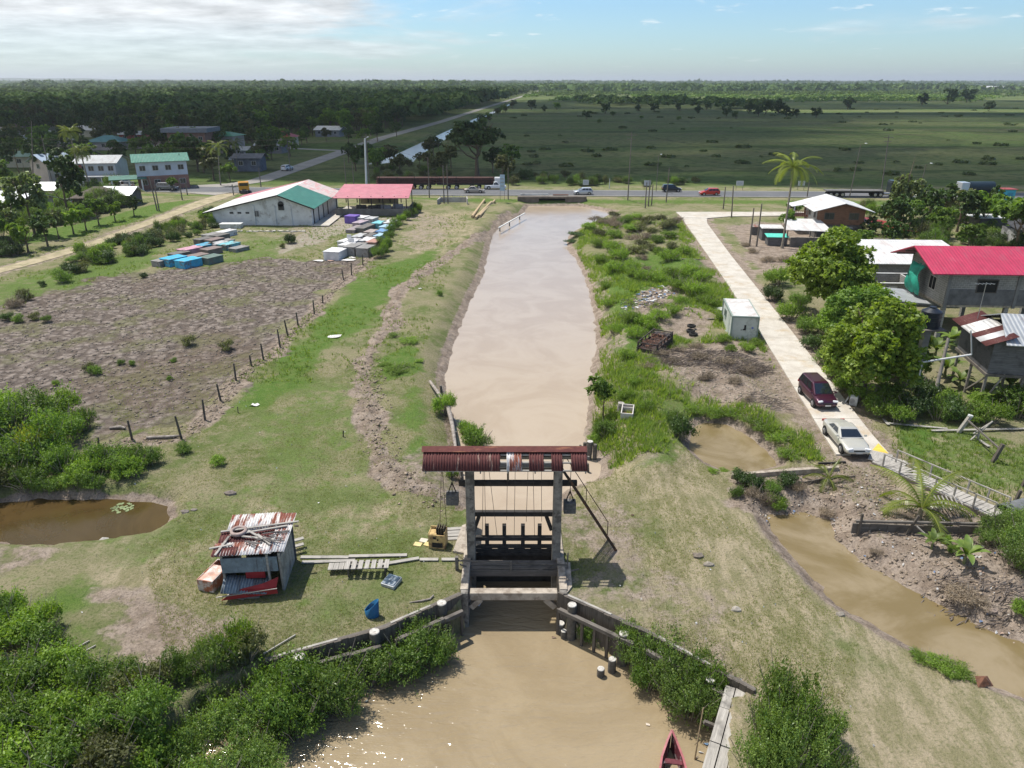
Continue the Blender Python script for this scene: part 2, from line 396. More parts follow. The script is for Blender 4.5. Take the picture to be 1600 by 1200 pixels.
dirt = spot(dirt, [(1000,455),(1060,450),(1080,480),(1120,500),(1090,540),(1040,520),(985,490)], .7, 1.2, 4)
dirt = spot(dirt, [(960,690),(1010,640),(1040,700),(990,740)], .55, 1.2, 4)
dirt = spot(dirt, [(640,330),(720,340),(690,390),(620,400)], .5, 2, 5)
dirt = spot(dirt, [(430,345),(560,335),(520,380),(420,400)], .45, 2, 6)
lush = spot(lush, [(560,430),(700,380),(640,450),(520,560),(430,640),(370,640),(430,560),(500,480)], .8, 2, 6)
lush = spot(lush, [(580,560),(640,540),(660,575),(600,600)], 1, .8, 2)
lush = spot(lush, [(620,600),(660,600),(680,740),(630,730)], .7, 1.2, 3)
lush = spot(lush, [(400,600),(560,600),(560,700),(450,760),(380,700)], .5, 2, 8)
lush = spot(lush, [(-80,410),(0,385),(120,370),(230,340),(310,310),(240,320),(120,350),(0,370)], 1, 1.5, 2)
lush = spot(lush, [(930,430),(1050,380),(1110,420),(1120,480),(1040,520),(960,580),(940,520)], .8, 2, 5)
lush = spot(lush, [(60,880),(160,920),(150,990),(90,1010),(0,960)], .7, 2, 5)
lush = spot(lush, [(940,600),(1060,620),(1240,680),(1200,660),(1090,740),(980,740)], .55, 2, 6)
lush = spot(lush, [(1385,655),(1470,665),(1470,700),(1430,730)], 1, 1, 2)
lush = spot(lush, [(1385,655),(1600,690),(1750,700),(1750,800),(1560,785),(1430,740)], .55, 2, 6)
lush = spot(lush, [(230,395),(440,370),(520,370),(430,410),(300,440)], .55, 2, 7)
lush = spot(lush, [(0,440),(180,395),(300,370),(220,430),(0,520)], .6, 2, 7)
lush = spot(lush, [(120,820),(260,800),(700,640),(740,880),(720,920),(420,1030),(200,900)], .42, 3, 10)
lush = np.maximum(lush, .7 * sstep(3, 0, np.abs(sdline(ROADC, X, Y) - 9)) * (Y < 170))
pale = spot(pale, [(495,350),(520,338),(660,338),(560,355),(500,380),(430,400),(440,385)], .8, 1, 2)
pale = spot(pale, [(880,740),(960,760),(1100,880),(1000,950),(880,860)], .4, 3, 9)
pale = band(pale, LANE, .4, .28, .8, 3)
straw = sstep(2, 6, X) * sstep(56, 46, Y) * sstep(.1, -.1, X - 3 - (56 - Y) * 1.2 * 0 - 30 + (Y - 30) * .2) + .0
straw = np.maximum(straw * .8, .55 * sstep(1.5, -1.5, sdpoly(poly([(110,850),(330,820),(420,770),(640,780),(700,860),(500,900),(300,960),(100,940)]), X, Y) + wn * 7))
straw = np.maximum(straw, .7 * sstep(1.5, -1.5, sdpoly(poly([(640,330),(770,330),(740,370),(690,400),(620,400)]), X, Y) + wn * 7))
me = npmesh('ground', V, F, None, smooth=True)
for nm, arrs in (('kinda', (dirt, lush, pug)), ('kindb', (field, pale, straw))):
    a = me.color_attributes.new(nm, 'FLOAT_COLOR', 'POINT')
    buf = np.ones((len(X), 4), np.float32)
    for k in range(3): buf[:, k] = arrs[k]
    a.data.foreach_set('color', buf.ravel())
s = N('ground_cover'); w = s.wpos()
ka = s.n('SeparateColor', i_0=s.n('Attribute', attribute_name='kinda').outputs['Color'])
kb = s.n('SeparateColor', i_0=s.n('Attribute', attribute_name='kindb').outputs['Color'])
flat = s.n('VectorMath', operation='MULTIPLY', i_0=w, i_1=(1, 1, 0)).outputs[0]
nA = s.noise(flat, .22, 5, .6); nB = s.noise(flat, 1.1, 5, .65); nC = s.noise(flat, 7.0, 4, .7); nD = s.noise(flat, 28.0, 2, .6)
nE = s.noise(flat, .06, 3, .5)
sharp0 = lambda k, nz: s.ramp(s.math('ADD', k, s.math('MULTIPLY', s.math('SUBTRACT', nz, .5), 2.2)), .25, .75)
grass = s.mix(s.ramp(nA, .38, .6), (.130, .162, .055), (.255, .232, .138))
grass = s.mix(s.math('MULTIPLY', s.ramp(nB, .45, .60), .5), grass, (.31, .262, .18))
grass = s.mix(s.math('MULTIPLY', s.ramp(nC, .48, .64), .6), grass, (.07, .105, .025))
stk = s.noise(s.n('VectorMath', operation='MULTIPLY', i_0=flat, i_1=(1.6, .5, 1)).outputs[0], .9, 6, .7)
strawc = s.mix(s.ramp(stk, .38, .60), (.40, .335, .235), (.235, .215, .12))
strawc = s.mix(s.math('MULTIPLY', s.ramp(nC, .50, .66), .55), strawc, (.11, .13, .045))
grass = s.mix(s.math('MULTIPLY', sharp0(kb.outputs[2], nA), .85), grass, strawc)
lushc = s.mix(s.ramp(nB, .35, .65), (.075, .155, .022), (.135, .19, .05))
lushc = s.mix(s.math('MULTIPLY', s.ramp(nC, .45, .65), .5), lushc, (.03, .075, .012))
lushc = s.mix(s.math('MULTIPLY', s.ramp(nD, .5, .62), .5), lushc, (.17, .21, .07))
dirtc = s.mix(s.ramp(nB, .35, .65), (.235, .185, .145), (.37, .305, .25))
dirtc = s.mix(s.math('MULTIPLY', s.ramp(nC, .48, .64), .6), dirtc, (.125, .10, .08))
vor = s.n('TexVoronoi', i_Vector=s.n('VectorMath', operation='ADD', i_0=flat, i_1=s.n('VectorMath', operation='SCALE', i_0=s.n('TexNoise', i_Vector=flat, i_Scale=1.5).outputs['Color'], i_3=.7).outputs[0]).outputs[0], i_Scale=1.3)
pugc = s.mix(s.ramp(vor.outputs['Distance'], .15, .7), (.30, .255, .225), (.135, .11, .095))
pugc = s.mix(s.math('MULTIPLY', s.ramp(nA, .48, .62), .65), pugc, (.15, .155, .07))
pugc = s.mix(s.math('MULTIPLY', s.ramp(nE, .5, .6), .35), pugc, (.15, .11, .08))
pugc = s.mix(s.math('MULTIPLY', s.ramp(nC, .5, .7), .6), pugc, (.10, .09, .06))
strip = s.n('VectorMath', operation='MULTIPLY', i_0=w, i_1=(.0035, .03, 0)).outputs[0]
nF = s.noise(strip, 1.0, 6, .6); nF2 = s.noise(flat, .035, 6, .7); nF3 = s.noise(flat, .3, 4, .7)
fieldc = s.mix(s.ramp(nF, .35, .65), (.09, .14, .035), (.155, .165, .07))
fieldc = s.mix(s.math('MULTIPLY', s.ramp(nF2, .5, .7), .7), fieldc, (.12, .105, .06))
fieldc = s.mix(s.math('MULTIPLY', s.ramp(nF3, .48, .62), .7), fieldc, (.045, .075, .02))
sepw = s.n('SeparateXYZ', i_0=w)
dit = s.math('SINE', s.math('MULTIPLY', s.math('ADD', s.math('POWER', sepw.outputs[1], .5), s.math('MULTIPLY', nE, 1.2)), 2.6))
fieldc = s.mix(s.math('MULTIPLY', s.ramp(dit, .93, .99), .6), fieldc, (.035, .055, .015))
palec = s.mix(s.ramp(nB, .4, .6), (.36, .33, .27), (.25, .23, .16))
def sharp(k, nz, a=.5):   # break the edge of a zone up with noise
    return s.ramp(s.math('ADD', k, s.math('MULTIPLY', s.math('SUBTRACT', nz, .5), 1.3)), .3, .7)
c = s.mix(sharp(ka.outputs[1], nB), grass, lushc)
c = s.mix(sharp(kb.outputs[1], nB), c, palec)
c = s.mix(sharp(ka.outputs[2], nB), c, pugc)
c = s.mix(sharp(ka.outputs[0], nB), c, dirtc)
c = s.mix(kb.outputs[0], c, fieldc)
f = s.n('MapRange', i_0=nD, i_1=.25, i_2=.75, i_3=.6, i_4=1.38).outputs[0]
c = s.mix(1.0, c, s.n('CombineColor', i_0=f, i_1=f, i_2=f).outputs[0], 'MULTIPLY')
hgt = s.math('ADD', s.math('MULTIPLY', nC, 1.0), s.math('MULTIPLY', nD, .35))
b1 = s.bump(hgt, .9, .13)
pb = s.n('Bump', i_Height=s.math('MULTIPLY', vor.outputs['Distance'], s.math('MAXIMUM', ka.outputs[2], s.math('MULTIPLY', ka.outputs[0], .6))), i_Strength=.9, i_Distance=-.28)
s.l(b1, pb.inputs['Normal'])
gm = s.done(s.pbsdf(c, .95, 0, pb.outputs[0], .1))
me.materials.append(gm)
tag(link('ground', me), kind='structure')
# ------------------------------------------------------------------ water
def water_mat(col, col2, wave, wscale, rough, spec=.5, stretch=(1, 1, 1), name='water'):
    s = N(name); w = s.wpos(); v = s.n('VectorMath', operation='MULTIPLY', i_0=w, i_1=stretch).outputs[0]
    c = s.mix(s.ramp(s.noise(w, .16, 6, .65, 1.0), .38, .62), col, col2)
    h = s.math('ADD', s.noise(v, wscale, 3, .5, .5), s.math('MULTIPLY', s.noise(v, wscale * 3.3, 2, .5), .3))
    return s.done(s.pbsdf(c, rough, 0, s.bump(h, 1.0, wave), spec))
W1 = water_mat((.355, .285, .215), (.40, .33, .255), .005, 1.4, .18, .45, name='silty_water')
W2 = water_mat((.25, .195, .12), (.295, .235, .15), .085, 1.9, .08, .5, (.45, 1.4, 1), name='rippled_water')
W3 = water_mat((.25, .20, .125), (.165, .125, .06), .004, 1.2, .16, .3, name='creek_water')
W4 = water_mat((.055, .036, .014), (.08, .052, .02), .004, 1.2, .10, .5, name='pond_water')
def sheet(name, pg, z, m):
    mb = MB(); tr = tessellate_polygon([[Vector((p[0], p[1], 0)) for p in pg]])
    mb.add([(p[0], p[1], z) for p in pg], tr)
    o = mb.build(name, m); 
    if o.data.polygons[0].normal.z < 0: o.data.flip_normals()
    return tag(o, kind='structure')
def grow(pg, d):
    cx = sum(p[0] for p in pg) / len(pg); cy = sum(p[1] for p in pg) / len(pg); out = []
    n = len(pg); area = sum(pg[i][0] * pg[(i + 1) % n][1] - pg[(i + 1) % n][0] * pg[i][1] for i in range(n)); sg = 1 if area > 0 else -1
    for i in range(n):
        a = Vector(pg[i - 1]); b = Vector(pg[i]); c = Vector(pg[(i + 1) % n])
        e = ((b - a).normalized() + (c - b).normalized())
        e = e.normalized() if e.length > 1e-6 else Vector((1, 0))
        out.append((b.x + e.y * d * sg, b.y - e.x * d * sg))
    return out
GATEY = 32.06
cu = [p for p in CANAL if p[1] > GATEY - .01]
bx = [p[0] for p in CANAL]; 
sheet('canal_water', [(-12, GATEY), (12, GATEY), (12, 60), (20, 100), (24, 157), (-4, 157), (-14, 100), (-10, 60)], ZC, W1)
sheet('basin_water', [(-40, -10), (30, -10), (30, GATEY - .06), (-40, GATEY - .06)], ZB, W2)
sheet('creek_water', [(q[0], q[1]) for q in grow(CREEK, 1.0)], ZCR, W3)
sheet('pond_water', grow(SPOND, .8), ZP, W3)
sheet('pond_water', grow(LPOND, .8), ZL, W4)
sheet('distant_canal_water', grow(FCANAL, 1.0), -1.0, water_mat((.36, .34, .31), (.40, .38, .35), .004, 1.0, .2, .6, name='far_water'))
# ------------------------------------------------------------------ roads
def road(name, L, Rr, m, z=.06, kind='structure'):
    mb = MB(); n = len(L)
    vs = [(a[0], a[1], z) for a in L] + [(b[0], b[1], z) for b in Rr] + [(a[0], a[1], z - .5) for a in L] + [(b[0], b[1], z - .5) for b in Rr]
    fs = [(i, i + 1, n + i + 1, n + i) for i in range(n - 1)] + [(i, 2 * n + i, 2 * n + i + 1, i + 1) for i in range(n - 1)] + [(n + i, n + i + 1, 3 * n + i + 1, 3 * n + i) for i in range(n - 1)] + [(0, n, 3 * n, 2 * n), (n - 1, 3 * n - 1, 4 * n - 1, 2 * n - 1)]
    mb.add(vs, fs); return tag(mb.build(name, m), kind=kind)
def offs(line, d):
    out = []
    for i, p in enumerate(line):
        a = Vector(line[max(i - 1, 0)]); b = Vector(line[min(i + 1, len(line) - 1)]); e = (b - a).normalized()
        out.append((p[0] - e.y * d, p[1] + e.x * d))
    return out
def dens(L, k=6):
    out = []
    for (ax, ay), (bx, by) in zip(L[:-1], L[1:]):
        for j in range(k): out.append((ax + (bx - ax) * j / k, ay + (by - ay) * j / k))
    return out + [L[-1]]
def surf_mat(name, c1, c2, sc, stain=None, joints=0, bump=.004):
    s = N(name); w = s.wpos(); n1 = s.noise(w, sc, 6, .65); n2 = s.noise(w, sc * 20, 3)
    c = s.mix(s.ramp(n1, .35, .68), c1, c2)
    if stain: c = s.mix(s.math('MULTIPLY', s.ramp(s.noise(w, sc * .6, 5, .7), .5, .72), .7), c, stain)
    f = s.n('MapRange', i_0=n2, i_1=.25, i_2=.75, i_3=.85, i_4=1.12).outputs[0]
    c = s.mix(1.0, c, s.n('CombineColor', i_0=f, i_1=f, i_2=f).outputs[0], 'MULTIPLY')
    if joints:
        sy = s.n('SeparateXYZ', i_0=w).outputs[1]
        j = s.math('FRACT', s.math('DIVIDE', sy, joints)); c = s.mix(s.math('MULTIPLY', s.math('LESS_THAN', j, .014), .75), c, (.2, .18, .15))
    return s.done(s.pbsdf(c, .9, 0, s.bump(n2, .5, bump), .15))
ASPH = surf_mat('asphalt', (.115, .12, .13), (.145, .148, .155), .15)
road('main_road', offs(ROADC, 4.6), offs(ROADC, -4.6), ASPH, .10)
YEL = M((.62, .58, .48), .8, 0, .2, 2, name='road_paint')
for d in (4.1, -4.1): road('road_marking', offs(ROADC, d + .07), offs(ROADC, d - .07), YEL, .106)
GRAV = surf_mat('side_road_surface', (.25, .235, .22), (.33, .31, .28), .2)
road('side_road', offs(SIDEC, 2.9), offs(SIDEC, -2.9), GRAV, .08)
CONC = surf_mat('concrete_slab', (.52, .49, .44), (.42, .385, .335), .7, (.40, .31, .20), 6.0, .006)
ql = dens([tuple(P(a, b)[:2]) for a, b in CROAD_L]); qr = dens([tuple(P(a, b)[:2]) for a, b in CROAD_R])
road('concrete_road', ql, qr, CONC, .11)
SAND = surf_mat('track_dirt', (.40, .34, .23), (.27, .235, .15), .6, (.16, .17, .07))
ql = dens([tuple(P(a, b)[:2]) for a, b in TRACK_L]); qr = dens([tuple(P(a, b)[:2]) for a, b in TRACK_R])
road('dirt_track', ql, qr, SAND, .05)
# concrete apron in front of the concrete road, joining it to the ditch crossing
pg = poly([(1056,332),(1290,332),(1290,337),(1140,339),(1104,342),(1066,341)]); mb = MB(); mb.prism(pg, -.3, .13); tag(mb.build('concrete_road_apron', CONC), kind='structure')
# houses' lane to the left of the junction
lane = [tuple(P(a, b)[:2]) for a, b in [(350,303),(300,299),(230,297),(150,298),(60,300),(-40,303)]]
road('village_road', offs(lane, 2.6), offs(lane, -2.6), GRAV, .09)
lane2 = [tuple(P(a, b)[:2]) for a, b in [(547,236),(500,234),(433,231),(400,231)]]
road('village_lane', offs(lane2, 1.8), offs(lane2, -1.8), GRAV, .06)
# low hills far to the left
mb = MB(); nH = 60; vs = []
for i in range(nH + 1):
    a = R(-48 + 40 * i / nH); r = 11000; e = (1 - i / nH) ** .8
    hgt_ = 85 * e * (.85 + .3 * vnoise(i * .5, 3.3, 5)) + 3
    for rr, z in ((r - 1500, -1), (r, hgt_), (r + 2500, -1)): vs.append((math.sin(a) * rr, math.cos(a) * rr, float(z)))
mb.add(vs, [(i * 3 + k, i * 3 + k + 1, i * 3 + k + 4, i * 3 + k + 3) for i in range(nH) for k in range(2)])
tag(mb.build('hills', M((.05, .08, .03), .95, 0, .4, .01, name='far_forest_hill')), kind='structure')
# ------------------------------------------------------------------ foliage
def unit(v): return v / (np.linalg.norm(v, axis=1, keepdims=True) + 1e-9)
def leaf_cloud(seed, blobs, n, size, clump=10, spread=.35, fill=.45, upb=.35, asp=.5, low=-.35, droop=0, sprig=0):
    "rhombic leaves in small clumps over lumpy blobs -> V, F(quads), tint"
    g = np.random.default_rng(seed); B = np.array(blobs, float)
    wgt = (B[:, 3] * B[:, 4] * B[:, 5]) ** .667; wgt /= wgt.sum()
    nc = max(1, n // clump); bi = g.choice(len(B), nc, p=wgt)
    d = unit(g.normal(size=(nc, 3))); d[:, 2] = np.where(d[:, 2] < low, -d[:, 2] * .6, d[:, 2]); d = unit(d)
    rr = 1 - fill * g.random(nc) ** 1.6
    lump = 1 + .22 * (fbm(d[:, 0] * 3 + bi * 7, d[:, 1] * 3 + d[:, 2] * 2.3, seed, 3) - .5) * 2
    cen = B[bi, :3] + B[bi, 3:] * d * (rr * lump)[:, None]
    cs = np.median(B[:, 3:]) * spread * (.35 + .65 * g.random(nc))
    ci = np.repeat(np.arange(nc), clump); m = len(ci)
    pos = cen[ci] + g.normal(size=(m, 3)) * (cs[ci] * .5)[:, None] * np.array([1, 1, .7])
    if sprig:
        sd2 = unit(d * .8 + g.normal(size=(nc, 3)) * .5 + np.array([0, 0, .45])); tt = np.tile(np.arange(clump), nc) / clump
        ln = (.3 + g.random(nc) ** 2 * 1.1) * sprig
        pos = cen[ci] + sd2[ci] * (tt * ln[ci])[:, None] + g.normal(size=(m, 3)) * size * .45
    nrm = unit(d[ci] * .7 + g.normal(size=(m, 3)) * .65 + np.array([0, 0, upb]))
    tan = unit(np.cross(nrm, g.normal(size=(m, 3)))); tan[:, 2] -= droop; tan = unit(tan); bit = unit(np.cross(nrm, tan))
    L = size * (.6 + .8 * g.random(m)); W = L * asp
    bend = nrm * (L * .12)[:, None]
    V = np.stack([pos - tan * L[:, None] / 2, pos + bit * W[:, None] / 2 + bend, pos + tan * L[:, None] / 2, pos - bit * W[:, None] / 2 + bend], 1).reshape(-1, 3)
    F = np.arange(m * 4).reshape(-1, 4)
    tc = g.random(nc)[ci] * .65 + g.random(m) * .35
    T = np.repeat(tc, 4)
    return V, F, T
def blob_set(seed, k, rx, ry, rz, br=(.35, .6), base=0.35, zmin=0):
    g = random.Random(seed); out = []
    for i in range(k):
        a = g.uniform(0, 6.283); r = math.sqrt(g.random()) * .84; z = g.uniform(base * .8, 1.0)
        q = g.uniform(*br) * (1.15 - .35 * r)
        out.append((math.cos(a) * r * rx, math.sin(a) * r * ry, z * rz * (1 - .35 * r * r), q * rx, q * ry, q * rz * .8))
    return out
def merge(parts):
    V = np.concatenate([p[0] for p in parts]); o = 0; Fs = []
    for p in parts: Fs.append(p[1] + o); o += len(p[0])
    return V, np.concatenate(Fs), np.concatenate([p[2] for p in parts])
BARK = M((.16, .12, .085), .9, 0, .4, 6, bump=.02, name='bark'); PBARK = M((.27, .235, .19), .9, 0, .35, 5, bump=.02, name='pale_bark')
def trunk_mesh(seed, h, r, limbs=5, reach=1.5, fork=.45, mat=BARK, lean=.05):
    g = random.Random(seed); mb = MB(); pts = [Vector((0, 0, -.3))]; k = 5
    for i in range(1, k + 1): pts.append(Vector((g.uniform(-1, 1) * lean * h * i / k, g.uniform(-1, 1) * lean * h * i / k, h * i / k)))
    mb.tube(pts, [r * 1.35] + [r * (1 - .65 * i / k) for i in range(1, k + 1)], 8)
    for i in range(limbs):
        t = g.uniform(fork, .92); b = pts[0].lerp(pts[-1], t); b = pts[int(t * k)].lerp(pts[min(k, int(t * k) + 1)], t * k % 1)
        a = 6.283 * (i + g.random() * .6) / limbs; e = b + Vector((math.cos(a) * reach * g.uniform(.6, 1), math.sin(a) * reach * g.uniform(.6, 1), h * g.uniform(.2, .5)))
        mid = b.lerp(e, .5) + Vector((0, 0, -.06 * h)); rr = r * .45
        mb.tube([b, mid, e], [rr, rr * .7, rr * .25], 6)
        for q in range(2):
            e2 = mid.lerp(e, .4) + Vector((g.uniform(-1, 1), g.uniform(-1, 1), g.uniform(.1, 1))) * reach * .4
            mb.tube([mid.lerp(e, .4), e2], [rr * .45, rr * .12], 5)
    return mb, mat
LM = dict(
    mango=leaf_mat((.07, .135, .015), (.26, .34, .045), name='mango_leaves'),
    mid=leaf_mat((.05, .11, .02), (.17, .26, .045), name='bush_leaves'),
    bright=leaf_mat((.09, .18, .02), (.23, .33, .05), name='fresh_leaves'),
    dark=leaf_mat((.032, .068, .018), (.085, .14, .033), name='dark_leaves', trans=.2),
    olive=leaf_mat((.07, .085, .03), (.15, .16, .06), name='olive_leaves', trans=.25),
    mang=leaf_mat((.05, .11, .025), (.21, .29, .07), name='mangrove_leaves', rough=.4),
    yellow=leaf_mat((.12, .15, .01), (.32, .34, .03), name='yellow_leaves'),
    dry=leaf_mat((.14, .105, .075), (.28, .225, .16), name='dry_stalks', trans=.1),
    palm=leaf_mat((.08, .13, .025), (.22, .25, .06), name='palm_leaflets', rough=.35),
    banana=leaf_mat((.06, .12, .02), (.16, .22, .045), name='banana_leaf', trans=.25),
    silver=leaf_mat((.05, .09, .03), (.28, .34, .16), name='pale_leaves', rough=.35),
)
VT = {}
def bush_mesh(key, seed, mat, n=5200, size=.085, k=9, flat=.75, asp=.5, spread=.42, clump=9, low=-.2, fill=.5, br=(.26, .54), droop=0, sprig=.36):
    bl = blob_set(seed, k, .8, .8, flat, br)
    V_, F_, T_ = leaf_cloud(seed, bl, n, size, clump, spread, fill, asp=asp, low=low, droop=droop, sprig=sprig)
    V_[:, 2] = np.maximum(V_[:, 2], -.03)
    VT[key] = npmesh('foliage', V_, F_, LM[mat], T_); return VT[key]
def stem_mesh(seed, k=9, h=.6, r=.02, spread=.6, mat=BARK):
    g = random.Random(seed); mb = MB()
    for i in range(k):
        a = g.uniform(0, 6.283); q = g.uniform(.2, 1) * spread
        p0 = Vector((math.cos(a) * q * .25, math.sin(a) * q * .25, -.05)); p1 = Vector((math.cos(a) * q, math.sin(a) * q, h * g.uniform(.6, 1.1)))
        mb.tube([p0, p0.lerp(p1, .5) + Vector((0, 0, .08)), p1], [r, r * .8, r * .3], 5)
    o = mb.build('stems', mat); me_ = o.data; bpy.data.objects.remove(o); return me_
for i in range(3):
    bush_mesh(f'mid{i}', 100 + i, 'mid', 6400, .072, 11); bush_mesh(f'bright{i}', 120 + i, 'bright', 4800, .09)
    bush_mesh(f'mang{i}', 140 + i, 'mang', 7000, .062, 12, .85, .45)
    bush_mesh(f'weed{i}', 160 + i, 'bright', 4200, .10, 10, .55, .28, droop=-.5)
    bush_mesh(f'dark{i}', 180 + i, 'dark', 3600, .11)
for i in range(2):
    bush_mesh(f'olive{i}', 200 + i, 'olive', 3600, .09); bush_mesh(f'dry{i}', 210 + i, 'dry', 2600, .16, 8, .5, .12, .6, 8, fill=.8)
bush_mesh('yellow0', 220, 'yellow', 4800, .085)
bush_mesh('silver0', 221, 'silver', 3400, .12, 12, 1.0, .6, .3, 12, -.5, .4, (.2, .4))
STEMS = [stem_mesh(300 + i, 18, .95, .016, .95, PBARK) for i in range(3)]
def shrub(kind, px, py, w, h=None, lab='', group=None, name='shrub', sink=.0, p=None, d=None):
    "w: width in metres, standing at a picture position"
    keys = [k for k in VT if k.rstrip('0123456789') == kind]; me_ = VT[rnd.choice(keys)]
    q = p if p is not None else G(px, py); h = h or w * .6
    if group and name == 'shrub':
        if 'thicket' in group: name = 'bush'
        elif 'mangrove' in group: name = 'mangrove_bush'
        elif 'garden' in group: name = 'garden_shrub'
        elif 'ditch' in group: name = 'ditch_scrub'
        elif 'hedge' in group: name = 'hedge_shrub'
    e = empty(name, (q[0], q[1], q[2] - sink), rnd.uniform(0, 6.28), lab, {'shrub': 'shrub', 'hedge_shrub': 'hedge shrub', 'weed_mound': 'weeds', 'dry_brush': 'dry brush', 'garden_shrub': 'garden shrub', 'ditch_scrub': 'scrub'}.get(name, 'bush' if 'bush' in name else 'shrub'), group)
    ex = 1.12
    link('foliage', me_, e, (0, 0, 0), 0, (w / 2 / ex, (d or w) / 2 / ex, h / 1.05))
    link('stem', rnd.choice(STEMS), e, (0, 0, 0), 0, (w / 2, (d or w) / 2, h))
    return e
# --- tree meshes
def tree_mesh(key, seed, mat, n, size, k, rx, rz, zc, br=(.3, .5), trunk=(4, .3), limbs=6, fill=.35, spread=.3, clump=12, asp=.5, tm=BARK, reach=None, low=-.5):
    g = random.Random(seed); bl = []
    for i in range(k):
        d = Vector((g.gauss(0, 1), g.gauss(0, 1), g.gauss(0, .8))).normalized(); q = g.uniform(.35, .8); s_ = g.uniform(*br)
        bl.append((d.x * rx * q, d.y * rx * q, zc + d.z * rz * q, s_ * rx, s_ * rx, s_ * rz))
    V_, F_, T_ = leaf_cloud(seed, bl, n, size, clump, spread, fill, asp=asp, low=low)
    mb, tmat = trunk_mesh(seed, trunk[0], trunk[1], limbs, reach or rx * .6, .4, tm)
    o = mb.build('trunk', tmat); tme = o.data; bpy.data.objects.remove(o)
    VT[key] = (npmesh('crown', V_, F_, LM[mat], T_), tme)
tree_mesh('mangoA', 1, 'mango', 26000, .40, 34, 4.4, 3.9, 4.3, (.26, .42), (4.5, .35), 7)
tree_mesh('mangoB', 2, 'mid', 24000, .32, 30, 4.4, 3.6, 4.0, (.26, .4), (4.5, .35), 7)
tree_mesh('mangoC', 3, 'mango', 30000, .38, 40, 4.4, 4.8, 4.9, (.22, .38), (5.5, .35), 8)
for i in range(3): tree_mesh(f'fd{i}', 10 + i, 'dark', 1700, .85, 12, 3.6, 2.8, 5.4, (.32, .5), (5.2, .25), 4)
for i in range(3): tree_mesh(f'fm{i}', 20 + i, 'mid', 1700, .85, 12, 3.6, 2.8, 5.2, (.32, .5), (5.0, .25), 4)
for i in range(2): tree_mesh(f'fo{i}', 30 + i, 'olive', 1500, .85, 12, 3.4, 3.0, 5.0, (.3, .48), (5.0, .25), 4)
tree_mesh('fb0', 40, 'bright', 1600, .85, 12, 3.4, 2.8, 4.8, (.3, .48), (5.0, .25), 4)
tree_mesh('big', 50, 'dark', 12000, .8, 26, 8.6, 4.6, 9.5, (.18, .36), (10, .6), 9, reach=6)
tree_mesh('young', 60, 'mid', 2600, .22, 9, 1.1, 1.2, 2.5, (.35, .55), (2.5, .06), 4)
tree_mesh('cec', 61, 'silver', 5200, .55, 20, 3.6, 5.0, 7.0, (.18, .32), (10, .2), 9, clump=14, spread=.25)
def tree(kind, p, sc=1.0, lab='', group=None, name='broadleaf_tree', scz=None):
    cr, tr = VT[kind]
    e = empty(name, p, rnd.uniform(0, 6.28), lab, 'tree', group)
    s3 = (sc, sc, scz or sc)
    link('trunk', tr, e, sc=s3); link('crown', cr, e, sc=s3); return e
# --- palms
def frond(mb_list, L, droop, base_ang, az_, width=.55, n=26, z0=0, tilt=.9):
    "appends V,F,T for one feather leaf"
    ca, sa = math.cos(az_), math.sin(az_); V_ = []; T_ = []; e = tilt; x = z = 0.0; pts = []
    for i in range(n + 1):
        pts.append((x, z)); x += math.cos(e) * L / n; z += math.sin(e) * L / n; e -= droop / n
    for i in range(1, n):
        t = i / n; lw = width * (math.sin(math.pi * min(1, t * .85 + .12)) ** .6) * L * .36; (x, z) = pts[i]
        dx, dz = pts[i + 1][0] - x, pts[i + 1][1] - z; q = math.hypot(dx, dz); dx /= q; dz /= q
        for s_ in (-1, 1):
            jit = rnd.uniform(-.12, .12); wl = L / n * .52
            tip = (x + dx * lw * .55, s_ * lw * .85, z + dz * lw * .3 - lw * (.35 + jit + .25 * t))
            a = (x - dx * wl, 0, z - dz * wl); b = (x + dx * wl, 0, z + dz * wl)
            mid = ((x + tip[0]) / 2 + dx * wl * .8, tip[1] * .5, (z + tip[2]) / 2 + lw * .06)
            V_ += [a, mid, tip, b]; T_ += [rnd.uniform(.2, 1)] * 4 if 0 else [.3 + .5 * t] * 4
    # rachis as a thin two-sided strip
    for i in range(n):
        (x, z), (x2, z2) = pts[i], pts[i + 1]; r = .03 * (1 - i / n) + .008
        V_ += [(x, -r, z + .01), (x, r, z + .01), (x2, r, z2 + .01), (x2, -r, z2 + .01)]; T_ += [1.0] * 4
        V_ += [(x, 0, z - r), (x, 0, z + r), (x2, 0, z2 + r), (x2, 0, z2 - r)]; T_ += [1.0] * 4
    V_ = np.array(V_); xr = V_[:, 0].copy() + .05; V_[:, 0] = xr * ca - V_[:, 1] * sa; V_[:, 1] = xr * sa + V_[:, 1] * ca; V_[:, 2] += z0
    mb_list.append((V_, np.arange(len(V_)).reshape(-1, 4), np.array(T_)))
def palm_mesh(key, seed, L, nf, h, r, mat='palm', width=.55, dry=False, tm=PBARK, lean=.4, tmax=1.25):
    rnd.seed(seed); parts = []
    for i in range(nf):
        t = i / nf; frond(parts, L * rnd.uniform(.8, 1.05), rnd.uniform(1.2, 1.9) * (1 + .2 * t), 0, i * 2.4 + rnd.uniform(-.2, .2), width, 26, 0, tmax - t * 1.45)
    V_, F_, T_ = merge(parts); T_ = np.clip(T_ + np.repeat(np.random.default_rng(seed).random(len(T_) // 4) * .3 - .15, 4), 0, 1)
    mb = MB(); pts = [Vector((lean * (i / 8) ** 1.5 - lean, 0, h * i / 8 - h - .1)) for i in range(9)]
    mb.tube(pts, [r * 1.5] + [r * (1 - .35 * i / 8) for i in range(1, 9)], 9)
    o = mb.build('trunk', tm); tme = o.data; bpy.data.objects.remove(o)
    VT[key] = (npmesh('crown', V_, F_, LM[mat], T_), tme, h, lean)
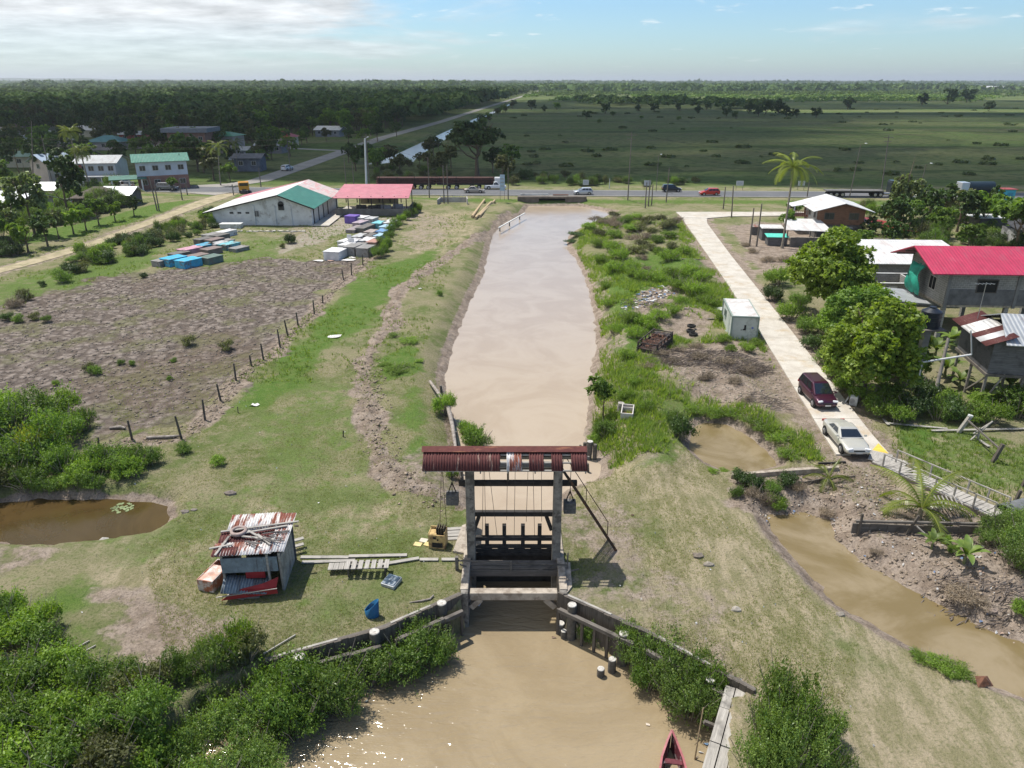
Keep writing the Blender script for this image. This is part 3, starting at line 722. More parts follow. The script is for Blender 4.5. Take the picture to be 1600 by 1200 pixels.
palm_mesh('coco', 5, 4.6, 19, 11.5, .17, lean=.8)
palm_mesh('cocoy', 6, 3.6, 11, .7, .16, width=.6, lean=.1, tmax=1.4)
palm_mesh('cocos', 7, 1.9, 8, .4, .10, width=.6, lean=.05, tmax=1.4)
palm_mesh('cabb', 8, 3.0, 30, 14, .22, width=.7, lean=.4, tmax=1.35)
rnd.seed(99)
def palm(kind, p, lab, sc=1.0, group=None, rz=None, name='coconut_palm', hs=1.0):
    cr, tr, h, lean = VT[kind]; e = empty(name, p, rnd.uniform(0, 6.28) if rz is None else rz, lab, 'palm tree', group)
    link('crown', cr, e, (lean * sc, 0, h * sc * hs), 0, sc); link('trunk', tr, e, (lean * sc, 0, h * sc * hs), 0, (sc, sc, sc * hs)); return e
# --- banana / broad leaf plants
def banana_mesh(key, seed, n=8, L=1.9, w=.42, h=.8):
    g = random.Random(seed); V_, F_, T_ = [], [], []
    for i in range(n):
        a = i * 2.4 + g.uniform(-.3, .3); e = g.uniform(.7, 1.35); x = 0; z = h; LL = L * g.uniform(.7, 1.1); k = 8; dr = g.uniform(1.1, 2.0); ca, sa = math.cos(a), math.sin(a); row = []
        for j in range(k + 1):
            t = j / k; ww = w * math.sin(math.pi * min(1, .08 + t * .92)) ** .6 * (0 if j == k else 1)
            row.append([(x, -ww, z + ww * .35), (x, 0, z), (x, ww, z + ww * .35)])
            x += math.cos(e) * LL / k; z += math.sin(e) * LL / k; e -= dr / k
        o = len(V_)
        for r3 in row:
            for (xx, yy, zz) in r3: V_.append((xx * ca - yy * sa, xx * sa + yy * ca, zz)); T_.append(g.uniform(.3, 1))
        for j in range(k):
            for q in (0, 1): F_.append((o + j * 3 + q, o + j * 3 + q + 1, o + j * 3 + q + 4, o + j * 3 + q + 3))
    mb = MB(); mb.tube([(0, 0, -.1), (0, 0, h * .6), (.03, 0, h + .15)], [.12, .1, .05], 8); o_ = mb.build('stem', M((.17, .19, .08), .7, 0, .3, 4, name='banana_stem')); sm = o_.data; bpy.data.objects.remove(o_)
    VT[key] = (npmesh('leaves', np.array(V_), np.array(F_), LM['banana'], np.array(T_)), sm)
banana_mesh('ban0', 1, 9, 1.7, .24, .7); banana_mesh('ban1', 2, 14, 1.3, .10, .2)
def banana(kind, p, lab, sc=1.0, group=None, name='banana_plant'):
    lf, sm = VT[kind]; e = empty(name, p, rnd.uniform(0, 6.28), lab, 'plant', group)
    link('leaves', lf, e, sc=sc); link('stem', sm, e, sc=sc); return e
def mpp(px, py):   # metres per picture pixel on the ground there
    q = G(px, py); return math.hypot(q.x, q.y, ) and (Vector((q.x, q.y, q.z - CAMH)).length / math.sqrt((px - 800) ** 2 + (py - 600) ** 2 + FOC ** 2))
# ================================================================== forest beyond the village
SIDE_X = lambda y: np.interp(y, [172, 186, 215, 334, 470, 729, 1298, 2300], [-78, -62, -60.5, -56, -43, -25, 18, 90])
def crown_stuff(name, pts, rads, hts, nleaf, mats, seed, lsz=.30):
    "many far crowns in one mesh: scattered leaf clumps on each"
    g = np.random.default_rng(seed); n = len(pts); pts = np.asarray(pts); rads = np.asarray(rads); hts = np.asarray(hts)
    d = unit(g.normal(size=(n * nleaf, 3))); d[:, 2] = np.where(d[:, 2] < -.15, -d[:, 2], d[:, 2])
    idx = np.repeat(np.arange(n), nleaf); r = rads[idx]; h = hts[idx]
    lump = 1 + .3 * (fbm(d[:, 0] * 2.2 + idx * 3.1, d[:, 1] * 2.2 + d[:, 2] * 2, seed, 2) - .5) * 2
    q = 1 - .35 * g.random(len(idx)) ** 2
    pos = np.stack([pts[idx, 0] + d[:, 0] * r * lump * q, pts[idx, 1] + d[:, 1] * r * lump * q, h * .55 + d[:, 2] * h * .45 * lump * q], 1)
    nrm = unit(d * .8 + g.normal(size=d.shape) * .5 + np.array([0, 0, .3])); tan = unit(np.cross(nrm, g.normal(size=d.shape))); bit = np.cross(nrm, tan)
    L = (r * lsz * (.7 + .7 * g.random(len(idx))))[:, None] * 2
    V_ = np.stack([pos - tan * L / 2, pos + bit * L * .35, pos + tan * L / 2, pos - bit * L * .35], 1).reshape(-1, 3)
    T_ = np.repeat(np.clip(g.random(n)[idx] * .6 + g.random(len(idx)) * .4, 0, 1), 4)
    me_ = npmesh(name, V_, np.arange(len(V_)).reshape(-1, 4), mats, T_)
    return link(name, me_)
g0 = np.random.default_rng(5)
def scatter(y0, y1, cell, xlim, keep):
    out = []
    y = y0
    while y < y1:
        n = int((xlim(y)[1] - xlim(y)[0]) / cell)
        for i in range(n):
            x = xlim(y)[0] + (i + g0.random()) * cell; yy = y + g0.random() * cell
            if keep(x, yy): out.append((x, yy))
        y += cell
    return out
fr = lambda y: (-.75 * y - 20, .75 * y + 20)
FAR_FOREST = leaf_mat((.03, .07, .018), (.10, .15, .04), name='forest_leaves', trans=.15, rough=1.0)
FAR_SCRUB = leaf_mat((.07, .13, .03), (.17, .24, .07), name='scrub_leaves', trans=.2, rough=1.0)
def left_ok(x, y):
    if x > SIDE_X(y) - 9: return False
    if y < 300 and x > -130 and y < 262 + (x + 130) * .2: return False
    if y < 352 and x <= -130 and vnoise(x * .7, y * .7, 5) > .12: return False
    if -92 < x < -60 and y < 330: return False
    if 262 < y < 345 and -100 < x: return x < -90 and y > 330
    return True
edge = [p for p in scatter(225, 300, 8.0, lambda y: (-.72 * y - 10, -55), lambda x, y: left_ok(x, y) and y > 225 + 40 * (fbm(x * .03, y * .03, 3, 2)))]
edge += [p for p in scatter(300, 430, 9.0, lambda y: (-.72 * y - 10, -40), left_ok)]
edge.sort(key=lambda p: math.hypot(*p)); print('edge trees', len(edge))
kinds = ['fd0', 'fd1', 'fd2', 'fm0', 'fm1', 'fo0', 'fo1', 'fm2', 'fd0', 'fd1']
FG = 'trees of the forest beyond the village'
for (x, y) in edge[:250]:
    sc = rnd.uniform(.85, 1.5); tree(rnd.choice(kinds), (x, y, -.4), sc, 'dark broadleaf tree in the shaded forest beyond the village houses', FG, 'forest_tree', scz=sc * rnd.uniform(.85, 1.2))
far = edge[250:] + scatter(430, 800, 11, fr, left_ok)
def bandf(name, pts, r, h, nl, m, seed, kind='stuff'):
    g = np.random.default_rng(seed); n = len(pts)
    o = crown_stuff(name, pts, g.uniform(r[0], r[1], n), g.uniform(h[0], h[1], n), nl, m, seed); print(name, n); return tag(o, kind=kind)
bandf('far_forest', far, (4, 7.5), (7, 14), 120, FAR_FOREST, 11)
bandf('far_forest', scatter(800, 1600, 19, fr, left_ok), (7, 12), (7, 15), 75, FAR_FOREST, 12)
lit = lambda x, y: x < SIDE_X(y) - 10
bandf('far_forest', scatter(1600, 3600, 42, fr, lambda x, y: (lit(x, y) or fbm(x * .002, y * .002, 8, 3) > .47) and fbm(x * .0015, y * .003, 9, 3) > .36), (14, 26), (7, 17), 30, FAR_FOREST, 13)
bandf('far_forest', scatter(3600, 9000, 95, fr, lambda x, y: fbm(x * .0008, y * .001, 18, 3) > .42), (34, 60), (7, 20), 26, FAR_FOREST, 14)
bandf('far_scrub', scatter(1250, 2400, 17, lambda y: (-.1 * y, .75 * y + 20), lambda x, y: x > SIDE_X(y) + 14 and fbm(x * .01, y * .004, 28, 3) > .42), (3, 9), (2, 6), 22, FAR_SCRUB, 15)
bandf('far_scrub', scatter(900, 1250, 17, lambda y: (-.1 * y, .75 * y + 20), lambda x, y: x > SIDE_X(y) + 10 and fbm(x * .012, y * .005, 29, 3) > .50), (3, 6), (2, 5), 26, FAR_SCRUB, 16)
bandf('far_forest', scatter(680, 900, 16, lambda y: (-.1 * y, .75 * y + 20), lambda x, y: x > SIDE_X(y) + 20 and fbm(x * .009, y * .004, 31, 3) > .50), (4, 8), (4, 9), 50, FAR_FOREST, 17)
bandf('far_forest', scatter(1500, 3600, 40, lambda y: (-.62 * y, -.02 * y), lambda x, y: lit(x, y) and fbm(x * .004, y * .003, 33, 3) > .5), (10, 16), (14, 26), 30, FAR_FOREST, 18)
# single trees and shrubs standing in the green field
for px, py, w, k in [(916,186,10,'fd0'),(946,178,12,'fd1'),(958,183,7,'fm0'),(996,174,8,'fd2'),(1022,175,10,'fd0'),(1062,174,10,'fd1'),(1090,178,10,'fd2'),(1104,172,9,'fd1'),(1135,182,11,'fd0'),(1150,186,9,'fd1'),(1170,178,14,'fd2'),(1185,182,14,'fd0'),(1196,178,16,'fd1'),(1215,180,18,'fd2'),(1228,184,14,'fd0'),(1245,184,10,'fd1'),(1275,184,12,'fd0'),(1324,171,14,'fd2'),(1545,174,12,'fd0'),(830,172,12,'fd1'),(870,172,9,'fm1'),(850,175,8,'fd2'),(1060,188,5,'fm2'),(1002,187,5,'fm0'),(936,193,5,'fm1'),(1480,163,18,'fd1'),(1510,160,16,'fd0'),(1440,165,14,'fd2')]:
    q = P(px, py); m_ = mpp(px, py)
    sc = w * m_ * 1.45 / 7.2
    tree(k, (q.x, q.y, -1.9 * sc), sc, 'dark tree standing alone or in a clump in the open green field', 'trees dotted over the open green field')
g1 = random.Random(4)
fp = []
for i in range(260):
    y = 178 * (700 / 178) ** g1.random(); x = g1.uniform(-.05 * y, .72 * y)
    if x < float(SIDE_X(y)) + 30 or float(fbm(np.array([x * .02]), np.array([y * .05]), 91, 3)[0]) < .5: continue
    fp.append((x, y))
gg = np.random.default_rng(6); tag(crown_stuff('field_scrub', fp, gg.uniform(.6, 2.6, len(fp)), gg.uniform(.3, .8, len(fp)), 45, leaf_mat((.05, .08, .025), (.10, .135, .045), name='field_scrub_leaves'), 19, .3), kind='stuff')
# trees among the houses, left
vill = [(30,252,'fm0',.8),(10,268,'fd1',.8),(75,252,'fm0',.9),(100,240,'fd2',.9),(160,232,'fo0',1.0),(185,225,'fd0',1.1),(215,232,'fd1',1.2),(245,240,'fd2',1.0),(180,262,'fd1',.8),(290,262,'fm1',1.0),(310,270,'fd0',1.0),(335,282,'fo1',.9),(365,260,'fd2',.7),(300,245,'fm2',1.0),(350,240,'fd0',.9),(395,235,'fo0',.8),(425,250,'fd1',.6),(120,225,'fd0',1.0),(60,232,'fm1',.8),(-10,240,'fd2',1.0),(20,215,'fd1',.8),(90,205,'fd0',1.0),(140,205,'fm2',1.0),(230,205,'fd1',1.1),(260,215,'fo1',1.0),(375,215,'fd2',.9),(390,205,'fd0',1.0),(445,222,'fm0',.6),(480,225,'fd1',.7),(510,222,'fo0',.6),(545,225,'fd2',.7),(570,230,'fm1',.7),(590,222,'fd0',.8),(620,215,'fd1',.7),(360,285,'fm0',.5),(395,262,'fd1',.5),(0,300,'fm2',.8),(240,262,'fm0',.7),(272,300,'fm0',.35),(556,268,'fd1',.75),(590,272,'fm1',.7),(610,262,'fo1',.7),(545,255,'fd2',.6),(575,262,'fd0',.7),(625,275,'fo0',.6)]
gv = random.Random(77)
for _ in range(60):
    px, py = gv.uniform(-10, 560), gv.uniform(205, 285)
    if 190 < px < 285 and py > 262: continue
    if py > 282 - max(0, px - 420) * .5 - 8 and px > 330: continue
    q_ = P(px, py)
    if q_.x > float(SIDE_X(q_.y)) - 7: continue
    vill.append((px, py, gv.choice(['fd0', 'fd1', 'fm0', 'fo0', 'fm1', 'fd2', 'fm2']), gv.uniform(.55, 1.0)))
for i, (px, py, k, sc) in enumerate(vill):
    tree(k, P(px, py, -.2), sc * 1.15, 'broadleaf tree growing between the village houses left of the canal', 'trees between the village houses')
# large spreading tree beyond the road
q = P(738, 296); tree('big', (q.x, 196, 0), 1.0, 'large dark spreading tree by the far canal behind the parked lorries', name='spreading_tree')
for px, py, k, sc, lb in [(690,276,'fo0',.75,'grey green willowy tree left of the large spreading tree'),(705,262,'fo1',.8,'grey green willowy tree leaning to the far canal'),(785,285,'fo0',.8,'olive tree right of the large spreading tree, beside the road'),(800,262,'fm2',.8,'small round tree behind the road, right of the large spreading tree'),(770,270,'fd0',.8,'dark tree directly right of the spreading tree trunk')]:
    tree(k, P(px, py), sc, lb)
g2 = random.Random(11)
for i in range(34):
    px = g2.uniform(790, 1090); py = g2.uniform(276, 290)
    if px > 900: py = g2.uniform(284, 291)
    shrub(g2.choice(['dark', 'mid', 'olive']), px, py, g2.uniform(2.2, 4.5), g2.uniform(1.2, 2.6), 'dark shrub on the far verge of the main road', 'shrubs along the far verge of the main road')
for i in range(30):
    px = g2.uniform(585, 700); py = g2.uniform(255, 285)
    shrub(g2.choice(['olive', 'mid', 'olive']), px, py, g2.uniform(2.5, 4.5), g2.uniform(1.5, 3), 'olive shrub between the far canal and the parked lorries', 'shrubs between the far canal and the road')
# ================================================================== mango trees on the right
tree('mangoA', G(1292, 496), 1.05, 'bright leafy mango tree at the left end of the row beside the concrete road', name='mango_tree')
tree('mangoB', G(1335, 545), .80, 'darker finer leaved tree in the middle of the row beside the concrete road', name='mango_tree')
tree('mangoC', G(1345, 618), .9, 'tallest mango tree, in front of the stilt house', name='mango_tree')
tree('mangoA', G(1312, 566), .42, 'small mango tree at the foot of the row beside the concrete road', name='mango_tree')
tree('mangoC', G(1405, 590), .5, 'mango tree between the water tank tower and the tallest mango', name='mango_tree')
# coconut and other palms
q = G(1222, 388); palm('coco', q, 'tall coconut palm on bare bank left of the white roofed house', 1.0, rz=1.2, hs=.99)
palm('cocoy', G(1434, 812), 'young coconut palm beside the wooden footbridge', 1.1, name='young_coconut_palm')
palm('cocos', G(1293, 756), 'small coconut seedling on the dam wall near the silver car', .95, name='young_coconut_palm')
palm('cabb', P(131, 303), 'tall slender palm at the left edge of the village, nearer one', .95, rz=2.5, name='slender_palm', hs=.95)
palm('cabb', P(143, 306), 'tall slender palm with lower crown, right of its taller neighbour', .85, rz=4.0, name='slender_palm', hs=.75)
palm('coco', P(345, 290), 'coconut palm behind the orange truck', .75, name='coconut_palm')
palm('coco', P(372, 268), 'coconut palm by the dark shack left of the side road', .65, name='coconut_palm')
for px, py, sc in [(1440,392,.5),(1462,398,.5),(1420,395,.45)]: palm('cocoy', G(px, py), 'short palm between the long red roof and the shanty', .8, 'short palms behind the long red roofed house', name='young_coconut_palm')
# banana and leafy plants, right
for px, py, k, sc, lb in [(1455,858,'ban0',.55,'small banana plant on mud left of its neighbour below the timber wall'),(1506,880,'ban0',.7,'banana plant with yellowing leaves on mud below the timber wall'),(1450,640,'ban1',.9,'spiky leafed plant below the tallest mango tree'),(1548,640,'ban0',1.1,'large banana plant in front of the stilt house'),(1575,615,'ban0',1.0,'banana plant at the right picture edge by the stilt house'),(1498,605,'ban0',.8,'banana plant under the corner of the stilt house'),(1460,560,'ban0',1.1,'banana plant behind the leaning pole'),(1475,590,'ban0',1.1,'banana plant in the gap between mango and stilt house'),(1485,545,'ban0',1.1,'banana plant beneath the long grey house'),(1150,738,'ban1',.35,'small yellow green plant on the edge of the small pond')]:
    banana(k, G(px, py), lb, sc)
# ================================================================== shrubs, right and middle
S = shrub
GR = 'shrubs below the mango trees'
for px, py, w in [(1215,445,4),(1208,470,3),(1235,500,3.5),(1258,520,3),(1270,545,2.6),(1290,570,2.6),(1300,590,2.4),(1320,610,2.2),(1345,630,2.4),(1370,650,2.6),(1400,660,2.6),(1425,650,3),(1440,620,3),(1390,630,3),(1285,520,3.5),(1250,480,3),(1465,655,2.6),(1490,655,3),(1520,660,2.6),(1550,662,2.8),(1585,640,3.4),(1605,650,3.6),(1480,640,2.4),(1530,640,2.4)]:
    S(g2.choice(['mid', 'dark', 'bright']), px, py, w, w * .6, 'leafy green shrub on the verge below the mango trees', GR)
S('mid', 1590, 650, 4.2, 2.4, 'rounded dense bush at the right picture edge, near the bamboo gate')
WG = 'lush weed mounds on the right bank'
for px, py, w in [(935,385,2.6),(955,392,3.4),(968,405,3.4),(960,425,3.0),(990,432,2.6),(1005,440,3.2),(1030,442,3.0),(1050,435,3.2),(1078,430,3.0),(1095,440,2.8),(1045,408,3.4),(1070,400,3.0),(1030,398,2.4),(1060,455,3.4),(1085,462,3.4),(1100,475,2.6),(985,420,2.6),(940,410,2.4),(1010,510,3.0),(985,505,2.6),(1030,500,2.6),(1060,475,2.4),(1050,490,2.2),(995,528,2.4),(980,560,2.0),(960,520,2.2),(950,480,2.2),(945,450,2.0),(1110,480,2.2),(1128,500,1.8),(990,600,1.6),(975,625,2.0),(1010,640,1.6),(1130,535,1.8),(1180,540,1.6),(1165,548,1.8),(1140,550,1.5)]:
    S('weed', px, py, w * 1.1, w * .55, 'low mound of bright green weeds on the bank right of the canal', WG, name='weed_mound')
DG = 'dry brush mounds on the right bank'
for px, py, w in [(985,375,3.4),(1005,385,3.2),(1000,360,3.6),(965,355,3.4),(1020,365,3.4),(1040,355,3.6),(940,350,3.0),(1000,405,2.4),(1010,420,2.0),(1045,570,2.2),(1090,560,2.4),(1130,570,2.4),(1165,580,2.4),(1010,575,1.8),(1100,590,2.2),(1060,548,2.0),(1150,600,2.0),(1170,630,1.4),(960,340,3),(1060,345,3),(1085,545,2),(1030,555,2)]:
    S('dry' if py > 400 or g2.random() < .5 else 'olive', px, py, w, w * .35, 'mound of dry brown brush on the bank right of the canal', DG, name='dry_brush')
S('dark', 893, 378, 3.2, .5, 'dark water weed reaching into the canal from the right bank', name='water_weed'); S('dark', 903, 368, 4.0, .6, 'dark water weed at the head of the right bank', name='water_weed')
tree('young', G(942, 652), 1.0, 'small round leafy tree at the right edge of the canal', name='small_tree')
S('mid', 945, 682, 2.4, 1.3, 'leafy shrub below the small tree at the canal edge')
S('bright', 928, 690, 1.4, .7, 'light green shrub beside the timber piles at the canal edge')
S('dark', 1065, 688, 2.2, 1.8, 'dark upright shrub on the left rim of the small pond'); S('mid', 1055, 665, 2.0, 1.2, 'shrub behind the left rim of the small pond')
for px, py, w in [(1110,650,2.6),(1145,652,2.4),(1180,665,2.4),(1215,690,2.2),(1085,645,2.0),(1230,715,2.0),(1195,675,2.2),(1130,735,.9),(1115,738,.9)]:
    S('weed', px, py, w, w * .35, 'grassy weeds around the rim of the small pond', 'weeds round the small pond', name='weed_mound')
for px, py, w, k in [(1160,757,1.6,'dark'),(1178,765,1.6,'dark'),(1150,775,1.2,'mid'),(1205,770,1.5,'mid'),(1212,795,1.6,'bright'),(1230,760,1.6,'dark'),(1250,765,1.4,'dry'),(1195,785,1.6,'dry'),(1180,778,1.5,'dry')]:
    S(k, px, py, w, w * .6, 'shrub on the steep bank under the dam wall, above the creek', 'shrubs under the dam wall')
for px, py, w in [(1560,845,2.6),(1585,835,2.8),(1600,870,3.0),(1580,885,2.4),(1540,850,1.6),(1615,900,2.4),(1478,850,.8),(1488,865,.8),(1596,960,1.2)]:
    S('bright' if w < 1.5 else 'mang', px, py, w, w * .6, 'leafy shrub at the right picture edge on the muddy bank', 'shrubs on the muddy bank at the right edge')
for px, py, w in [(1512,935,2.4),(1530,945,2.0),(1500,925,1.6),(1370,862,.9),(1290,800,1.4)]:
    S('dry', px, py, w, w * .3, 'heap of dead twigs on the mud beside the creek', 'heaps of dead twigs on the mud', name='dry_brush')
# ---- shrubs along the canal, left side
S('bright', 694, 648, 2.3, 1.8, 'bright leafy shrub growing through the old timber revetment'); S('mid', 745, 700, 2.8, 2.0, 'round dark green shrub at the canal edge behind the rusty roof')
S('bright', 728, 678, 1.8, 1.2, 'yellow green shrub beside the leaning log at the canal edge'); S('mid', 762, 702, 1.8, 1.3, 'small green shrub hanging over the canal water')
S('bright', 706, 745, 1.0, .6, 'small shrub beneath the left end of the rusty roof')
for px, py, w in [(620,580,2.6),(600,570,1.8),(635,572,1.6),(640,535,2.6),(615,525,1.6),(655,565,1.2)]: S('weed', px, py, w, w * .2, 'low green creeping weeds on the slumped left bank', 'creeping weeds on the left bank', name='weed_mound')
S('mid', 688, 462, 1.1, .7, 'single small shrub on the left bank of the canal')
# hedge right of the tombs
for px, py in [(590,403),(600,400),(597,385),(607,376),(612,366),(618,358),(628,350),(636,344),(645,338),(652,332),(604,392),(622,352)]:
    S(g2.choice(['mid', 'bright']), px, py, g2.uniform(1.8, 2.8), g2.uniform(1.4, 2.2), 'green shrub in the hedge beside the right tombs', 'hedge shrubs beside the right tombs')
S('dark', 455, 380, 2.6, 1.8, 'dark shrub standing alone between the two groups of tombs'); S('olive', 442, 388, 1.2, .8, 'small olive shrub in front of the dark shrub between the tombs')
# field shrubs
for px, py, w, k in [(30,503,1.6,'mid'),(73,503,1.4,'mid'),(12,500,1.6,'dark'),(148,586,1.6,'mid'),(140,580,1.4,'olive'),(190,570,.9,'mid'),(206,571,.9,'mid'),(272,566,.8,'mid'),(266,594,.7,'mid'),(88,602,.8,'bright'),(295,540,1.8,'olive'),(355,547,1.8,'olive'),(225,434,1.2,'dark'),(98,442,3.0,'mid'),(66,448,1.3,'dark'),(40,470,2.6,'olive'),(130,425,2.6,'olive'),(55,500,1.6,'olive'),(20,480,2.8,'dry')]:
    S(k, px, py, w, w * .55, 'small scrubby shrub in the trampled field on the left', 'scrubby shrubs in the trampled field')
# rows beside the dirt track
g3 = random.Random(21)
for i in range(80):
    t = g3.random(); px = 110 + t * 230 + g3.uniform(-8, 8); py = 422 - t * 90 + g3.uniform(-8, 20) - (6 if px < 200 else 0)
    S(g3.choice(['mid', 'dark', 'olive', 'bright', 'dark']), px, py, g3.uniform(1.4, 3.4), g3.uniform(.8, 2.0), 'scrub in the ditch row between the dirt track and the left tombs', 'ditch scrub along the dirt track')
for i in range(100):
    t = g3.random(); px = -10 + t * 260; base = 382 - t * 58; py = base + g3.uniform(-44, -8)
    if px > 190 and py < 322: continue
    S(g3.choice(['mid', 'dark', 'bright', 'mang', 'mid']), px, py, g3.uniform(2.6, 5.0), g3.uniform(1.8, 3.8), 'dense garden shrub beyond the bright grass verge on the left', 'garden shrubs beyond the grass verge')
for i in range(14):
    S('dark', g3.uniform(-10, 28), g3.uniform(385, 402), g3.uniform(2, 3), g3.uniform(1.2, 2), 'dark shrub at the left picture edge by the grass verge', 'dark shrubs at the left edge')
tree('cec', P(55, 368), 1.0, 'pale leaved open tree standing high at the left, in front of the white roof', name='pale_leaved_tree')
tree('cec', P(20, 380), .55, 'small pale leaved tree at the left picture edge', name='pale_leaved_tree')
tree('fd1', P(108, 340), .95, 'narrow dark tree right of the pale leaved tree', name='dark_tree', scz=1.3); tree('cec', P(92, 372), .45, 'low pale leaved tree beside the parked white car', name='pale_leaved_tree')
tree('fm0', P(20, 372), .8, 'green tree beneath the white roof at the left edge', name='green_tree')
for px, py, sc in [(115,365,.55),(135,360,.5),(155,352,.55),(45,395,.6),(75,385,.6),(180,345,.45),(210,338,.45),(-5,385,.7)]:
    tree(g3.choice(['fm1', 'fd2', 'fb0']), P(px, py), sc, 'small garden tree beyond the bright grass verge', 'garden trees beyond the grass verge')
# trees near the shanty, right
for px, py, k, sc in [(1400,370,'fd0',.75),(1420,360,'fm1',.6),(1495,362,'fd1',.8),(1532,362,'fm0',.8),(1545,350,'fd2',.75),(1470,372,'fm2',.6),(1385,358,'fd1',.5),(1430,330,'fo0',.6),(1410,345,'fd2',.6),(1450,345,'fd0',.7),(1240,345,'fm0',.45),(1345,400,'fm1',.45),(1585,392,'fm0',1.0),(1600,400,'fb0',1.0),(1510,392,'fm2',.5),(1390,385,'fd0',.5),(1360,378,'fd2',.45),(1290,372,'fm1',.3),(1475,330,'fd2',.6),(1500,335,'fo1',.6)]:
    tree(k, P(px, py), sc, 'green tree among the houses right of the concrete road', 'trees among the houses on the right')
tree('cec', P(1405, 352), .85, 'tall thin sparse tree between the white roofed house and the shanty', name='sparse_tree'); tree('young', P(1222, 372), 1.3, 'small round tree before the white lean-to roof', name='small_tree')
for i in range(30):
    S(g3.choice(['mid', 'dark', 'olive']), g3.uniform(1330, 1600), g3.uniform(362, 392), g3.uniform(2, 3.4), g3.uniform(1, 2), 'shrub in the yards between the houses on the right', 'yard shrubs between the houses on the right')
for px, py, w in [(1225,410,2.2),(1180,395,1.8),(1240,420,2),(1165,385,1.6),(1200,410,2)]: S('dry', px, py, w * 1.4, w * .5, 'dry brown brush on the bare bank by the coconut palm', 'dry brush on the bare bank', name='dry_brush')
# ================================================================== near thickets
LG = 'bushes of the thicket round the left pond'
for px, py, w, h, k in [(15,690,4.4,3.0,'mid'),(60,668,3.8,2.6,'mid'),(95,650,3.0,2.2,'bright'),(70,720,3.8,3.2,'mid'),(25,740,3.6,2.6,'mid'),(110,690,3.0,2.4,'mid'),(100,740,2.4,2.0,'mid'),(132,672,2.2,1.8,'mid'),(-20,700,4.0,3,'mid'),(45,765,2.4,1.6,'mid'),(80,768,1.8,1.2,'mid'),(-10,765,2.6,1.8,'olive'),(12,655,3,2,'bright')]:
    S(k, px, py, w * 1.2, h * 1.0, 'large green bush in the thicket behind the left pond', LG)
S('yellow', 62, 722, 2.8, 3.1, 'bush with yellow flowering top in the thicket behind the left pond')
for px, py, w, k in [(140,740,2.2,'bright'),(165,730,2.4,'mid'),(190,735,2.4,'mid'),(215,730,2.2,'mid'),(235,725,1.8,'mid'),(120,760,1.8,'bright'),(145,765,1.6,'mid'),(205,745,1.8,'bright')]:
    S(k, px, py, w * 1.25, w * .72, 'leafy bush on the rear bank of the left pond', 'bushes on the rear bank of the left pond')
S('mid', 286, 708, 1.4, .75, 'round shrub at the foot of the left fence post'); S('bright', 341, 726, 1.4, .6, 'light green shrub on the open grass right of the pond')
MG = 'mangrove bushes along the left timber wall'
for px, py, w, h, z in [(640,1020,3.0,1.7,ZB),(605,1035,2.8,1.6,ZB),(672,1008,2.4,1.6,ZB),(570,1050,2.4,1.5,ZB),(690,1015,1.6,1.2,ZB),(520,1080,3.0,2.0,ZB),(485,1095,3.0,2.2,ZB),(455,1075,2.6,2.0,ZB),(540,1095,1.8,1.4,ZB),(430,1110,3.0,2.4,ZB),(465,1130,2.6,1.8,ZB)]:
    S('mang' if rnd.random() < .6 else 'mid', px, py, w * 1.2, h * 1.2, 'mangrove bush in the water below the left timber wall', MG, p=P(px, py + 20, z))
RG = 'mangrove bushes along the right timber wall'
for px, py, w, h in [(925,985,1.4,.9),(965,985,1.1,1.0),(990,1022,2.0,1.5),(1015,1040,2.2,1.6),(1045,1055,2.4,1.7),(1075,1070,2.4,1.8),(1100,1085,2.2,1.8),(1050,1085,2.2,1.4),(1080,1105,2.4,1.5),(1010,1062,1.6,1.1),(1115,1060,1.5,1.2),(1105,1120,1.6,1.3),(1035,1020,1.4,1.3)]:
    S('mang' if rnd.random() < .6 else 'mid', px, py, w * 1.2, h * 1.4, 'mangrove bush in the water below the right timber wall', RG, p=P(px, py + 12, ZB))
for px, py, w, h in [(985,1002,1.3,1.9),(1117,1078,1.2,2.2),(1096,1046,1.0,2.0)]: S('bright', px, py, w, h * .55, 'small bush rising against the right timber wall', 'small bushes against the right timber wall', p=P(px, py, ZB + 1.0))
TG = 'bushes of the foreground thicket, bottom left'
